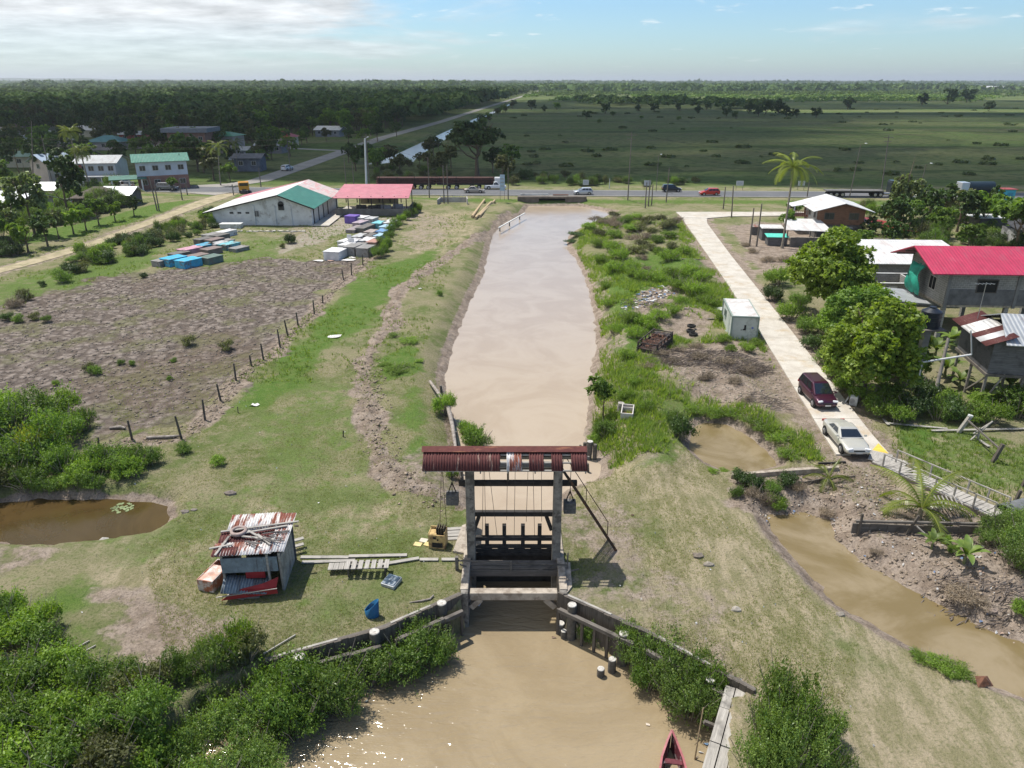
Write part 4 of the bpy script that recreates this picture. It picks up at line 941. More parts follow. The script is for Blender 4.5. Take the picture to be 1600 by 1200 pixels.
for px, py, w, h, k in [(30,1010,3.4,2.2,'bright'),(0,985,3.0,2.2,'mid'),(70,1030,2.8,1.8,'mid'),(100,1060,2.8,1.8,'bright'),(30,1080,3.4,2.2,'mid'),(150,1090,3.0,2.2,'mid'),(200,1080,2.4,1.8,'mid'),(240,1075,2.2,1.8,'olive'),(280,1060,2.0,1.7,'mid'),(330,1050,2.2,2.2,'mang'),(365,1030,2.0,2.4,'mang'),(385,1020,1.6,2.0,'mang'),(390,1060,2.4,2.2,'mang'),(350,1090,2.8,2.4,'mang'),(300,1110,2.8,2.2,'mid'),(240,1130,3.2,2.4,'mid'),(180,1150,3.0,2.2,'mid'),(110,1140,3.0,2.2,'bright'),(50,1150,3.2,2.2,'mid'),(0,1120,3.2,2.4,'bright'),(0,1200,3.4,2.2,'bright'),(80,1215,3.2,2.2,'mid'),(160,1220,3.2,2.4,'mid'),(240,1215,3.2,2.4,'mang'),(310,1190,3.0,2.4,'mang'),(370,1160,3.0,2.4,'mang'),(410,1130,2.6,2.2,'mang'),(400,1200,2.6,2.0,'mang'),(330,1260,3.2,2.4,'mang'),(420,1100,2.2,1.8,'mang'),(205,1110,2.6,2.0,'olive'),(60,1290,3.4,2.4,'mid'),(150,1300,3.4,2.4,'mid'),(250,1300,3.4,2.4,'mang'),(-40,1060,3,2.4,'mid'),(-60,1160,3.4,2.6,'mid'),(-60,1260,3.4,2.6,'mid'),(420,1240,2.2,1.6,'mang'),(20,960,2.0,1.6,'bright')]:
    S(k if rnd.random() < .7 else rnd.choice(['bright', 'olive', 'mid']), px, py, w, h * .78, 'tangled green bush in the foreground thicket at the bottom left', TG, p=None if py < 1075 and px < 400 else P(px, py, max(-1.4, hh(*P(px, py)[:2]))))
S('bright', 70, 985, 2.0, 1.6, 'leafy vine draped mound at the left edge, nearest the open grass', name='vine_mound')
for px, py, w, h in [(1225,1150,3.0,3.2),(1195,1180,2.6,2.8),(1265,1180,2.6,2.6),(1230,1220,3.0,2.8),(1290,1160,1.6,1.5),(1180,1220,2.4,2.2),(1295,1215,2.0,1.6)]:
    S('mang', px, py, w, h, 'dense dark green bush at the bottom right, over the boardwalk', 'bushes of the clump at the bottom right')
for px, py, w in [(1480,1045,1.6),(1500,1052,1.4),(1463,1038,1.4),(1510,1058,1.0),(1440,1030,1.2)]: S('weed', px, py, w, w * .3, 'green tussock on the slope above the creek', 'tussocks on the slope above the creek', name='weed_mound')
 
for px, py, w in [(930,345,3.4),(945,352,3.6),(960,346,3.8),(975,350,4),(990,345,3.6),(1010,350,3.8),(1030,346,3.6),(1050,352,3.4),(920,358,3),(938,368,3.2),(960,372,3.4),(985,362,3.6),(1005,372,3.4),(1025,378,3.2),(1045,372,3.2),(1050,388,2.6),(1000,395,3),(985,395,2.6),(1020,392,2.8)]:
    S(g2.choice(['olive', 'mid', 'dry', 'olive', 'bright']), px, py, w, w * .36, 'tangled mound of mixed brown and green scrub at the road end of the right bank', 'mixed scrub at the road end of the right bank', name='scrub_mound')
for i in range(60):
    px, py = g3.uniform(1350, 1610), g3.uniform(322, 395)
    S(g3.choice(['mid', 'dark', 'olive', 'bright']), px, py, g3.uniform(2.6, 4.6), g3.uniform(1.4, 3.0), 'garden bush among the shanties right of the concrete road', 'garden bushes among the shanties', name='garden_bush')
for i in range(26):
    t = g3.random(); q = Vector((float(np.interp(190 + 620 * t, [190, 258, 379, 560, 770, 900], [-28, -30, -26, -16, -2, 4])) + g3.uniform(1, 5), 215 + 595 * t ** 1.4, -.3))
    tree(g3.choice(['fo0', 'fm0', 'fo1', 'fd0']), q, g3.uniform(.45, .8), 'small olive tree on the right bank of the far canal', 'trees along the far canal', name='canal_side_tree')
# ---- grass as one mass: short tufts on the lawns, long tufts on the rough banks
def tufts(name, n, region, hgt, wid, blades, mat, seed, test=None):
    g = np.random.default_rng(seed); xs = g.uniform(region[0], region[1], n); u = g.random(n); ys_ = region[2] * (region[3] / region[2]) ** u
    xs = xs * (ys_ / region[3]) if region[4] else xs
    ok = np.ones(n, bool)
    for pgn, z_, lim in ((CANAL, 0, .5), (BASIN, 0, .3), (CREEK, 0, 1.4), (SPOND, 0, .8), (LPOND, 0, .7)): ok &= sdpoly(pgn, xs, ys_) > lim
    ok &= sdline(ctr(CROAD_L, CROAD_R), xs, ys_) > 1.75
    ok &= sdline(ctr(TRACK_L, TRACK_R), xs, ys_) > 1.8
    ok &= sdline(ROADC, xs, ys_) > 5.5
    if test is not None: ok &= test(xs, ys_, g)
    xs, ys_ = xs[ok], ys_[ok]; zs = hz(xs, ys_); n = len(xs)
    idx = np.repeat(np.arange(n), blades); m = len(idx); a = g.uniform(0, 6.283, m)
    r = g.random(m) * wid; h = hgt * (.5 + g.random(m)); ln = g.uniform(.2, .8, m) * h
    bx_, by_ = xs[idx] + np.cos(a) * r, ys_[idx] + np.sin(a) * r; w = wid * .16
    px_, py_ = -np.sin(a) * w, np.cos(a) * w
    z = zs[idx] - .02
    V_ = np.stack([np.stack([bx_ - px_, by_ - py_, z], 1), np.stack([bx_ + px_, by_ + py_, z], 1), np.stack([bx_ + np.cos(a) * ln, by_ + np.sin(a) * ln, z + h], 1)], 1).reshape(-1, 3)
    T_ = np.repeat(np.clip(g.random(n)[idx] * .7 + g.random(m) * .3, 0, 1), 3)
    print(name, n); return tag(link(name, npmesh(name, V_, np.arange(len(V_)).reshape(-1, 3), mat, T_)), kind='stuff')
DRYP = poly([(1015,560),(1060,540),(1180,535),(1250,640),(1200,655),(1120,630),(1060,600)]); DRYR = poly([(1000,455),(1060,450),(1080,480),(1120,500),(1090,540),(1040,520),(985,490)]); DRYQ = poly([(960,340),(1060,345),(1060,385),(1010,430),(980,400)])
LAWN = leaf_mat((.12, .17, .04), (.26, .26, .11), name='lawn_blades', trans=.4, rough=.7)
LONG = leaf_mat((.09, .17, .03), (.24, .30, .07), name='long_grass_blades', trans=.45, rough=.6)
STRAW = leaf_mat((.16, .13, .07), (.30, .25, .15), name='straw_blades', trans=.2, rough=.8)
def nz_ok(th, sc=.35, s_=71): return lambda x, y, g: fbm(x * sc, y * sc, s_, 3) + g.random(len(x)) * .25 > th
tufts('lawn_grass', 90000, (-36, 36, 22, 60, True), .07, .09, 5, LAWN, 1, nz_ok(.55))
tufts('dry_grass', 26000, (-36, 36, 22, 60, True), .07, .09, 4, STRAW, 2, nz_ok(.62, .3, 75))
tufts('long_grass', 50000, (3, 40, 42, 130, False), .38, .22, 7, LONG, 3, lambda x, y, g: (sdpoly(RBANK, x, y) < 0) & (fbm(x * .25, y * .25, 77, 3) + g.random(len(x)) * .2 - .55 * (sdpoly(DRYP, x, y) < 0) - .3 * (sdpoly(DRYR, x, y) < 0) - .2 * (sdpoly(DRYQ, x, y) < 0) > .55))
tufts('long_grass', 16000, (-70, -8, 55, 140, False), .22, .2, 6, LONG, 4, lambda x, y, g: (sdpoly(PUG, x, y) > 1) & (fbm(x * .2, y * .2, 79, 3) + g.random(len(x)) * .2 > .62))
tufts('long_grass', 9000, (20, 44, 30, 60, False), .22, .16, 6, LONG, 5, lambda x, y, g: sdpoly(GRASSR, x, y) < 0)
def clods(name, n, cen, sz, m, seed):
    g = np.random.default_rng(seed); cx_, cy_ = cen(g, n); zz = hz(cx_, cy_)
    base = np.array([(1,0,0),(-1,0,0),(0,1,0),(0,-1,0),(0,0,1),(0,0,-1)], float); tri = np.array([(0,2,4),(2,1,4),(1,3,4),(3,0,4),(2,0,5),(1,2,5),(3,1,5),(0,3,5)])
    s_ = g.uniform(sz[0], sz[1], n)[:, None, None]; a = g.uniform(0, 6.28, n); ca, sa = np.cos(a), np.sin(a)
    v = base[None] * s_ * g.uniform(.5, 1.2, (n, 6, 1)) * np.array([1, .8, .55]); x = v[..., 0] * ca[:, None] - v[..., 1] * sa[:, None]; y = v[..., 0] * sa[:, None] + v[..., 1] * ca[:, None]
    V_ = np.stack([x + cx_[:, None], y + cy_[:, None], v[..., 2] + zz[:, None] + s_[:, :, 0] * .1], -1).reshape(-1, 3)
    F_ = (tri[None] + (np.arange(n) * 6)[:, None, None]).reshape(-1, 3)
    return tag(link(name, npmesh(name, V_, F_, m, smooth=False)), kind='stuff')
SOIL = M((.33, .265, .20), .95, 0, .4, 3, (.12, .095, .07), .6, name='soil'); SOIL2 = M((.25, .21, .175), .95, 0, .4, 3, (.11, .09, .07), .6, name='field_soil')
def along(line, w):
    L = np.array(line)
    def f(g, n):
        k = g.integers(0, len(L) - 1, n); seg = np.linalg.norm(L[1:] - L[:-1], axis=1); k = g.choice(len(seg), n, p=seg / seg.sum()); t = g.random(n)[:, None]
        p = L[k] * (1 - t) + L[k + 1] * t; p = p + g.normal(size=p.shape) * w; return p[:, 0], p[:, 1]
    return f
clods('soil_clods', 1300, along(RIDGE, .8), (.03, .12), SOIL, 31)
clods('soil_clods', 260, along([tuple(P(a, b)[:2]) for a, b in [(578,560),(590,640),(600,700),(625,750),(700,780)]], .6), (.05, .2), SOIL, 32)
clods('soil_clods', 700, along(FENCEW, .4), (.05, .2), SOIL, 33)
def inpoly(pg):
    x0, x1, y0, y1 = min(p[0] for p in pg), max(p[0] for p in pg), min(p[1] for p in pg), max(p[1] for p in pg)
    def f(g, n):
        xs, ys_ = g.uniform(x0, x1, n * 3), g.uniform(y0, y1, n * 3); k = sdpoly(pg, xs, ys_) < 0
        return xs[k][:n], ys_[k][:n]
    return f
def clods_in(name, n, pg, sz, m, seed):
    f = inpoly(pg); g = np.random.default_rng(seed); xs, ys_ = f(g, n); return clods(name, len(xs), lambda g_, n_: (xs, ys_), sz, m, seed + 1)
clods_in('field_clods', 4500, [p for p in PUG if True], (.05, .2), SOIL2, 41)
clods_in('mud_clods', 2200, MUDR, (.04, .16), SOIL, 43)
clods_in('rubble', 1200, poly([(1020,560),(1190,540),(1240,620),(1180,660),(1060,610)]), (.04, .16), M((.30, .26, .21), .9, 0, .5, 4, name='rubble_stone'), 45)
# ================================================================== the sluice
OLDW = wood_mat((.15, .135, .12), 0, name='dark_timber'); OLDWY = wood_mat((.13, .115, .10), 1, name='dark_timber'); OLDWZ = wood_mat((.12, .105, .09), 2, name='dark_timber')
GREYW = wood_mat((.36, .34, .31), 0, name='grey_board'); GREYWY = wood_mat((.38, .36, .33), 1, name='grey_board')
PILC = M((.24, .225, .20), .9, 0, .45, 3, (.10, .09, .08), .5, bump=.01, name='stained_concrete')
BEIGE = M((.40, .35, .29), .9, 0, .3, 3, (.24, .20, .16), .5, bump=.01, name='beige_concrete')
STEEL = M((.07, .05, .04), .7, .3, .4, 5, (.16, .07, .04), .4, name='rusty_steel')
CABLE = M((.06, .05, .045), .6, .4, .2, 5, name='steel_cable')
BLACKW = M((.045, .042, .04), .9, 0, .4, 3, bump=.01, name='tarred_timber')
def rib_mat(col, col2, amt, name='rusty_sheet', rough=.75, metal=.15):
    s = N(name); v = s.coords(); k = s.n('VectorMath', operation='MULTIPLY', i_0=v, i_1=(2.4, .3, .3)).outputs[0]
    c = s.mix(s.ramp(s.noise(k, 1.4, 6, .75), .62 - amt * .3, .7 - amt * .3), col, col2)
    f = s.n('MapRange', i_0=s.noise(v, 5, 4), i_1=.3, i_2=.7, i_3=.75, i_4=1.15).outputs[0]
    c = s.mix(1.0, c, s.n('CombineColor', i_0=f, i_1=f, i_2=f).outputs[0], 'MULTIPLY')
    return s.done(s.pbsdf(c, rough, metal, None, .3))
RUST = rib_mat((.105, .036, .034), (.30, .22, .18), .12); RUSTW = rib_mat((.60, .59, .58), (.22, .08, .055), .48, 'white_sheet')
def corr_sheet(name, w, l, m, parent, mat4, pitch=.13, amp=.022):
    "real corrugated sheet: ribs run along y"
    n = max(8, int(w / pitch * 6)); vs = []
    for j in range(2):
        for i in range(n + 1):
            x = w * i / n; vs.append((x - w / 2, (j - .5) * l, amp * math.sin(2 * math.pi * x / pitch)))
    vs = [mat4 @ Vector(q) for q in vs]; mb = MB(); mb.add(vs, [(i, i + 1, n + 2 + i, n + 1 + i) for i in range(n)], 0, True)
    o = mb.build(name, m, parent, fixn=False); md = o.modifiers.new('thickness', 'SOLIDIFY'); md.thickness = .006; return o
GY = 31.5
sl_ = empty('sluice_gate', (0, GY, 0), 0, 'tall concrete and timber sluice gate under a rusty corrugated roof across the canal', 'sluice gate')
def pt(px, py, dy=0.0):   # local point in the plane y = GY + dy
    q = PY(px, py, GY + dy); return Vector((q.x, dy, q.z))
XL, XR = -2.07, 2.25
for x in (XL, XR):
    mb = MB(); mb.box((x, 0, 1.15), (.42, .55, 8.1)); 
    mb.build('pillar', PILC, sl_, bevel=.03)
# cross beams and walkway between the pillars
mb = MB(); mb.box((.1, .75, 4.75), (4.3, .16, .22)); mb.build('beam', OLDW, sl_, bevel=.01)
mb = MB(); mb.box((.3, .55, 4.05), (5.9, .22, .26)); mb.build('beam', BLACKW, sl_, bevel=.01)
mb = MB(); mb.box((.1, .9, 4.9), (4.2, .6, .05)); mb.box((.1, .5, 5.5), (7.4, .1, .14)); mb.box((-.1, 1.05, 5.5), (7.4, .1, .14)); mb.box((-.3, .8, 5.6), (7.2, .5, .05)); mb.build('walkway', GREYW, sl_)
mb = MB()
for x in (-.2, XL, XR, 3.2, -3.7): mb.bar((x, .5, 4.2 if abs(x) < 2.5 else 5.4), (x, .5, 6.0), .1)
mb.build('roof_post', OLDWZ, sl_)
# roof
rz0, rz1 = 6.28, 5.52
mb = MB(); mb.bar((-4.2, .12, rz0 - .06), (3.6, .12, rz0 - .06), .1, .12)
for k in range(3): mb.bar((-4.25, -.12 - k * .33, rz0 - .30 - k * .25), (3.55, -.12 - k * .33, rz0 - .30 - k * .25), .07, .07)
for x in (-4.1, -2.8, -1.5, -.2, 1.1, 2.3, 3.5): mb.bar((x, .1, rz0 - .22), (x, -.85, rz1 - .14), .06, .1); mb.bar((x, .1, rz0 - .08), (x, 1.05, rz1 - .08), .06, .1)
mb.build('roof_frame', GREYW, sl_)
for x0, x1, m_ in [(661,680,RUST),(680,708,RUST),(708,731,RUST),(731,757,RUST),(757,781,RUST),(792,815,RUSTW),(827,849,RUST),(862,878,RUST),(893,917,RUST)]:
    a = PY(x0, 718, GY - .4).x; b = PY(x1, 718, GY - .4).x; w = b - a
    sl = math.hypot(1.0, rz0 - rz1); an = math.atan2(rz0 - rz1, 1.0)
    m4 = Matrix.Translation(((a + b) / 2, -.38, (rz0 + rz1) / 2)) @ Matrix.Rotation(an, 4, 'X')
    corr_sheet('roof_sheet', w + .03, sl, m_, sl_, m4)
for (a, b) in ((-4.3, -1.5), (-1.5, 1.2), (1.2, 3.6)):
    m4 = Matrix.Translation(((a + b) / 2, .62, (rz0 + rz1) / 2)) @ Matrix.Rotation(-math.atan2(.76, 1.0), 4, 'X')
    corr_sheet('roof_sheet', b - a, 1.25, RUST, sl_, m4)
mb = MB(); 
mb.yprism([(0, 0), (.26, -.17), (.28, -.15), (0, .03), (-.28, -.15), (-.26, -.17)], 0, 7.95)
o = mb.build('ridge_cap', rib_mat((.125, .04, .035), (.24, .10, .06), .35), sl_, (-4.32, .12, rz0 + .03)); o.rotation_euler.z = -math.pi / 2; o.location = (-4.34, .12, rz0 + .03)
# lower frame and gate leaf
mb = MB(); mb.box((.1, 1.0, 2.0), (4.0, .22, .26)); mb.bar((-1.7, 1.0, 1.85), (-2.0, 1.0, .9), .18); mb.bar((1.75, 1.0, 1.9), (2.05, 1.0, 1.0), .18); mb.build('beam', BLACKW, sl_)
mb = MB()
for px in (761, 788, 817, 843): q = pt(px, 840, .7); mb.box((q.x, .72, -.3), (.2, .2, 3.6))
mb.build('gate_post', BLACKW, sl_)
mb = MB(); 
for i in range(14): mb.box((-1.75 + i * .285, .58, -1.35), (.29, .07, 2.9 + .04 * (i % 3)))
mb.box((.1, .50, -.15), (4.0, .12, .2)); mb.box((.1, .50, -1.5), (4.0, .12, .2)); mb.build('gate_leaf', BLACKW, sl_)
mb = MB(); mb.box((.1, .62, .75), (4.0, .2, .22)); mb.box((.1, .62, .25), (4.0, .16, .16)); mb.build('beam', BLACKW, sl_)
mb = MB()
for px, pb_ in [(755,836),(757,836),(764,836),(793,812),(805,838),(825,815),(833,838),(846,815)]:
    a = pt(px if pb_ > 830 else px, 735, .2); b = pt(px + rnd.uniform(-3, 3) + (14 if px == 764 else 0), pb_, .6); mb.cyl(a, b, .012, n=5)
mb.build('cable', CABLE, sl_)
# counterweights hung from the roof
for px, py in ((707, 778), (890, 791)):
    q = pt(px, py, .5)
    mb = MB(); mb.box((q.x, .5, q.z), (.62, .5, .62)); c_ = mb.build('counterweight', M((.13, .13, .13), .85, 0, .6, 4, (.22, .20, .18), .4, bump=.02, name='cast_weight'), sl_, bevel=.04)
    mb = MB(); mb.cyl((q.x, .5, q.z + .3), (q.x, .4, 5.6), .018, n=6); mb.bar((q.x - .2, .5, q.z + .3), (q.x, .5, q.z + .9), .05); mb.bar((q.x + .2, .5, q.z + .3), (q.x, .5, q.z + .9), .05); mb.build('hanger', CABLE, sl_)
mb = MB(); a = pt(697, 735, .2); mb.cyl((a.x - .2, .2, 5.5), (a.x - .15, .9, 1.2), .014, n=5); mb.build('cable', CABLE, sl_)
# chamber: side walls, cross beams, railing and foot planks in front
mb = MB()
mb = None
for x in (XL - .22, XR + .22): mb = MB(); mb.box((x, -1.15, -1.35), (.38, 3.2, 3.0)); mb.box((x, 2.55, -1.4), (.38, 4.2, 2.9)); mb.build('chamber_wall', BEIGE, sl_, bevel=.03)
mb = MB(); mb.box((.08, -2.62, -.25), (4.2, .42, .42)); mb.bar((1.6, -2.6, -.5), (2.1, -2.6, -1.0), .3); mb.bar((-1.5, -2.6, -.5), (-2.0, -2.6, -1.0), .3); mb.build('front_beam', BEIGE, sl_, bevel=.03)
for x in (XL - .2, XR + .2):
    mb = MB(); mb.box((x, -2.85, -1.25), (.34, .34, 2.7)); mb.build('corner_post', PILC, sl_, bevel=.03)
mb = MB()
for k in range(3): mb.box((.05, -.42 - k * .23, .02 + (k % 2) * .02), (5.0 - .1 * (k % 3), .2, .06))
mb.box((.05, -.3, -.35), (4.9, .12, .5)); mb.box((.05, -.98, -.22), (4.9, .12, .36)); mb.build('footbridge', OLDW, sl_)
mb = MB(); mb.bar((-2.75, -1.0, -.6), (-2.75, -1.0, .75), .16); mb.bar((-.05, -1.0, -.3), (-.05, -1.0, .5), .1); mb.bar((2.75, -1.0, -.4), (2.78, -1.0, .95), .07)
mb.bar((-2.75, -1.0, .52), (2.8, -1.0, .25), .06, .07); mb.bar((-2.6, -1.0, .3), (-1.9, -1.0, -.1), .07); mb.bar((2.1, -1.0, .25), (1.2, -1.0, -.1), .06); mb.bar((2.9, -1.55, .3), (3.3, -1.4, .3), .06)
mb.build('handrail', OLDW, sl_)
mb = MB(); mb.prism([(2.62, -2.9), (2.9, -2.4), (2.95, -.5), (2.6, -.5)], -.3, .05); mb.build('bank_plate', BEIGE, sl_)
# steel stair on the right
st = empty('steel_stair', G(957, 852), 0, 'narrow steel stair with one handrail leading up to the right side of the sluice roof', 'stair')
top = PY(882, 738, GY + .4) - st.location; fw = Vector((top.x, top.y, 0)).normalized(); sd_ = Vector((-fw.y, fw.x, 0))
for s_ in (-.5, .5):
    mb = MB(); mb.bar(sd_ * s_, top + sd_ * s_, .06, .14); mb.build('stringer', STEEL, st)
mb = MB()
for k in range(1, 20): q = top * (k / 20); mb.bar(q - sd_ * .5, q + sd_ * .5, .06, .02)
mb.build('tread', STEEL, st)
mb = MB(); o_ = -sd_ * .5; h0 = Vector((0, 0, .95)); a = o_ + top * .04; mb.bar(a, a + h0, .04); mb.bar(a + h0, o_ + top * .97 + h0, .04); q = o_ + top * .5; mb.bar(q, q + h0, .035); mb.bar(o_ + top * .97, o_ + top * .97 + h0, .035)
mb.build('handrail', STEEL, st)
# yellow machine counterweight standing left of the gate
q = G(685, 852); e = empty('machine_weight', q, R(-8), 'yellow slotted machine housing standing on the grass left of the sluice', 'machine housing')
YL = M((.50, .36, .16), .7, 0, .35, 4, (.22, .13, .07), .5, name='faded_yellow')
mb = MB(); mb.box((0, -.3, .42), (.9, .06, .84)); mb.box((-.42, .0, .45), (.06, .6, .9)); mb.box((.42, .0, .5), (.06, .6, 1.0)); mb.box((0, .3, .5), (.9, .06, 1.0)); mb.box((0, 0, .05), (.86, .6, .1)); mb.box((-.2, -.05, .84), (.4, .5, .05)); mb.build('housing', YL, e, bevel=.02)
mb = MB(); mb.box((.03, -.335, .24), (.56, .02, .28)); mb.box((-.1, -.335, .66), (.16, .02, .12)); mb.cyl((.06, -.33, .56), (.06, -.35, .56), .05, n=10); mb.box((.0, 0, .5), (.7, .4, .5)); mb.build('vent', M((.02, .02, .02), .8, 0, .1), e)
mb = MB()
for k in range(4): mb.box((-.02 + k * .12, .05, 1.02), (.05, .5, .34))
mb.build('fin', M((.10, .085, .06), .8, .2, .3, 4), e)
mb = MB(); mb.cyl((.1, .1, 1.15), (PY(693, 735, GY).x - q.x, GY + .4 - q.y, 5.5 - q.z), .014, n=5); mb.build('cable', CABLE, e)
for (px, py, c_, lb) in [(662,845,(.55,.50,.42),'pale flat slab leaning behind the two yellow tiles'),(653,851,(.62,.50,.25),'left one of two square yellow tiles on the grass by the machine housing'),(669,851,(.60,.47,.22),'right one of two square yellow tiles touching the machine housing')]:
    mb = MB(); mb.box((0, 0, .03), (.42, .34, .05)); tag(mb.build('tile', M(c_, .8, 0, .2, 4), None, G(px, py), rnd.uniform(-.5, .5), bevel=.01), lb, 'tile')
mb = MB(); 
for k in range(4): mb.box((0, k * .3, .04 + .02 * (k % 2)), (1.3, .25, .05))
tag(mb.build('plank_pad', GREYW, None, G(714, 842), .1), 'pad of short grey planks between the yellow housing and the sluice', 'planks')
mb = MB(); mb.prism([tuple((P(a, b) - P(722, 850))[:2]) for a, b in [(708,862),(722,822),(728,820),(727,866)]], -.1, .06); tag(mb.build('concrete_patch', BEIGE, None, P(722, 850)), 'pale concrete patch at the left pillar of the sluice', 'concrete slab')
# ------------------------------------------------------------------ timber walls of the lower basin
def wingwall(name, A, B, lab, side, tiers=2):
    A = Vector((*A, 0)); B = Vector((*B, 0)); L = (B - A).length; a = math.atan2(B.y - A.y, B.x - A.x)
    e = empty(name, A, a, lab, 'retaining wall')
    mb = MB(); n = int(L / .3)
    for i in range(n): mb.box(((i + .5) * L / n, 0, -1.15 + rnd.uniform(-.03, .05)), (L / n * .96, .09, 2.45))
    mb.build('sheeting', OLDWZ, e)
    mb = MB(); mb.box((L / 2, side * -.16, -.1), (L, .2, .26)); mb.build('waler', OLDW, e, bevel=.02)
    mb = MB(); x = .4
    while x < L - .8: l_ = min(rnd.uniform(2.2, 3.4), L - .3 - x); mb.box((x + l_ / 2, side * .55, -.40 + rnd.uniform(-.06, .04)), (l_ - .03, .2, .2), rz=rnd.uniform(-.015, .015)); x += l_
    mb.build('lower_waler', OLDW, e, bevel=.015)
    mb = MB(); mb.box((L * .35, side * -.16, .05), (L * .5, .12, .03)); mb.build('cap_board', GREYW, e)
    mb = MB()
    for i in range(n // 2): mb.box(((i + .5) * L / (n // 2), side * .48, -1.5), (.13, .1, 2.2))
    mb.build('lower_sheeting', OLDWZ, e)
    return e
tl = lambda pts, z=0: [tuple(P(a, b, z)[:2]) for a, b in pts]
pa = tl([(722,930),(600,983),(415,1035)]); wingwall('timber_retaining_wall', pa[1], pa[0], 'dark timber retaining wall at the left, part next to the sluice', -1); wingwall('timber_retaining_wall', pa[2], pa[1], 'dark timber retaining wall at the left, far part running into the bushes', -1)
pb_ = tl([(872,928),(1010,990),(1178,1082)]); wingwall('timber_retaining_wall', pb_[0], pb_[1], 'dark timber retaining wall at the right, part next to the sluice', -1); wingwall('timber_retaining_wall', pb_[1], pb_[2], 'dark timber retaining wall at the right, part reaching the boardwalk', -1)
PILE = M((.13, .12, .105), .95, 0, .5, 5, bump=.03, name='weathered_pile'); PTOP = M((.52, .50, .46), .9, 0, .35, 8, (.25, .22, .2), .4, name='concrete_pile_top')
def pile(px, py, z, r, lab, lean=0, group=None, topm=PTOP, bottom=-3.0, name='timber_pile'):
    q = P(px, py, z); e = empty(name, (q.x, q.y, -2.0), 0, lab, 'pile', group)
    mb = MB(); mb.cyl((lean, lean * .5, bottom + 2), (0, 0, z + 2), r * 1.05, r, 14); mb.build('shaft', PILE, e)
    mb = MB(); mb.cyl((0, 0, z + 2), (0, 0, z + 2.03), r * .96, r * .9, 14); mb.build('top', topm, e)
pile(585, 987, .1, .24, 'white topped pile against the left timber wall, middle one'); pile(690, 942, .1, .24, 'white topped pile against the left timber wall, nearest the sluice'); pile(467, 1026, .15, .26, 'white topped pile against the left timber wall, among the bushes at its far end')
pile(894, 945, .05, .22, 'tall pale topped pile against the right timber wall beside the sluice'); pile(975, 990, -.2, .23, 'flat topped pile among shrubs on the right timber wall'); pile(1047, 1031, -.2, .17, 'pile top showing through the mangrove leaves, right of the flat topped pile'); pile(1110, 1062, -.1, .2, 'white topped pile among mangroves near the boardwalk')
pile(876, 974, -1.35, .2, 'short pile stump in the water below the tall pale pile, larger of the two'); pile(881, 986, -1.5, .14, 'small pile stump in the water, nearest the camera of the pair by the sluice'); pile(957, 1030, -1.2, .18, 'ragged stump beside the lower sheeting on the right', name='timber_pile'); pile(939, 1045, -1.5, .17, 'round stump standing alone in the basin water')
mb = MB(); a = P(899, 990, ZB); b = P(968, 1030, ZB); d = b - a
for i in range(15): q = a + d * (i / 14); mb.box((q.x, q.y, -1.6 + .12 * math.sin(i * 1.3)), (.2, .08, 1.5), rz=math.atan2(d.y, d.x))
tag(mb.build('sheet_pile_row', OLDWZ), 'row of upright planks in the water below the right timber wall', 'plank row')
# boardwalk
q0, q1 = P(1158, 1078, -.25), P(1120, 1225, -.25); d = q1 - q0; L = d.length
e = empty('boardwalk', q0, math.atan2(d.y, d.x), 'grey plank boardwalk along the right edge of the basin', 'boardwalk')
for k in range(3):
    mb = MB(); x = 0
    while x < L: l_ = rnd.uniform(1.2, 2.0); mb.box((x + l_ / 2, (k - 1) * .42, rnd.uniform(-.02, .02)), (l_ - .04, .38, .06)); x += l_
    mb.build('board', GREYW, e, bevel=.006)
mb = MB(); mb.box((L / 2, -.45, -.9), (L, .12, 1.7)); mb.box((L / 2, .5, -.9), (L, .12, 1.7)); mb.build('bearer', OLDW, e)
for px, py in [(1150,1160),(1142,1122)]: pass
mb = MB(); q = P(1100, 1128, -.6); mb.bar((0, 0, 0), tuple(P(1130, 1140, -.9) - q), .14); tag(mb.build('mooring_beam', OLDW, None, q), 'short beam from the boardwalk into the mangroves', 'beam')
mb = MB(); a = P(1085, 1188, ZB); b = PY(1099, 1106, a.y + .3); mb.tube([(0, 0, -.5), tuple((b - a) * .5), tuple(b - a)], [.035, .03, .02], 7); tag(mb.build('mooring_pole', M((.42, .32, .2), .8, 0, .3, 4, name='bamboo'), None, a), 'long bamboo pole stuck upright between the red boat and the boardwalk', 'pole')
# red boat bow
bq = P(1050, 1215, ZB); e = empty('wooden_boat', (bq.x, bq.y, ZB), R(82), 'dark red wooden boat with raised pointed bow at the bottom edge', 'boat')
RED = M((.20, .025, .04), .5, 0, .3, 5, (.35, .3, .3), .35, name='red_hull_paint'); REDI = M((.13, .03, .04), .6, 0, .4, 5, (.3, .25, .25), .4, name='red_inner_paint')
st_ = [(-3.0, .62, .42), (-1.8, .66, .42), (-.6, .60, .46), (.4, .42, .58), (1.0, .2, .76), (1.35, .015, .95)]
def hull(off, zoff):
    vs = []; 
    for x, w, z in st_: w = max(w - off, .008); vs += [(x, -w, z), (x, -w * .72, -.18 + zoff), (x, 0, -.3 + zoff + (z - .42) * .5), (x, w * .72, -.18 + zoff), (x, w, z)]
    return vs, [(i * 5 + j, i * 5 + j + 1, i * 5 + j + 6, i * 5 + j + 5) for i in range(len(st_) - 1) for j in range(4)] + [(0, 1, 2, 3, 4)]
mb = MB(); mb.add(*hull(0, 0)); mb.build('hull', RED, e)
mb = MB(); vs, fs = hull(.05, .06); mb.add(vs, fs); mb.build('lining', REDI, e)
mb = MB()
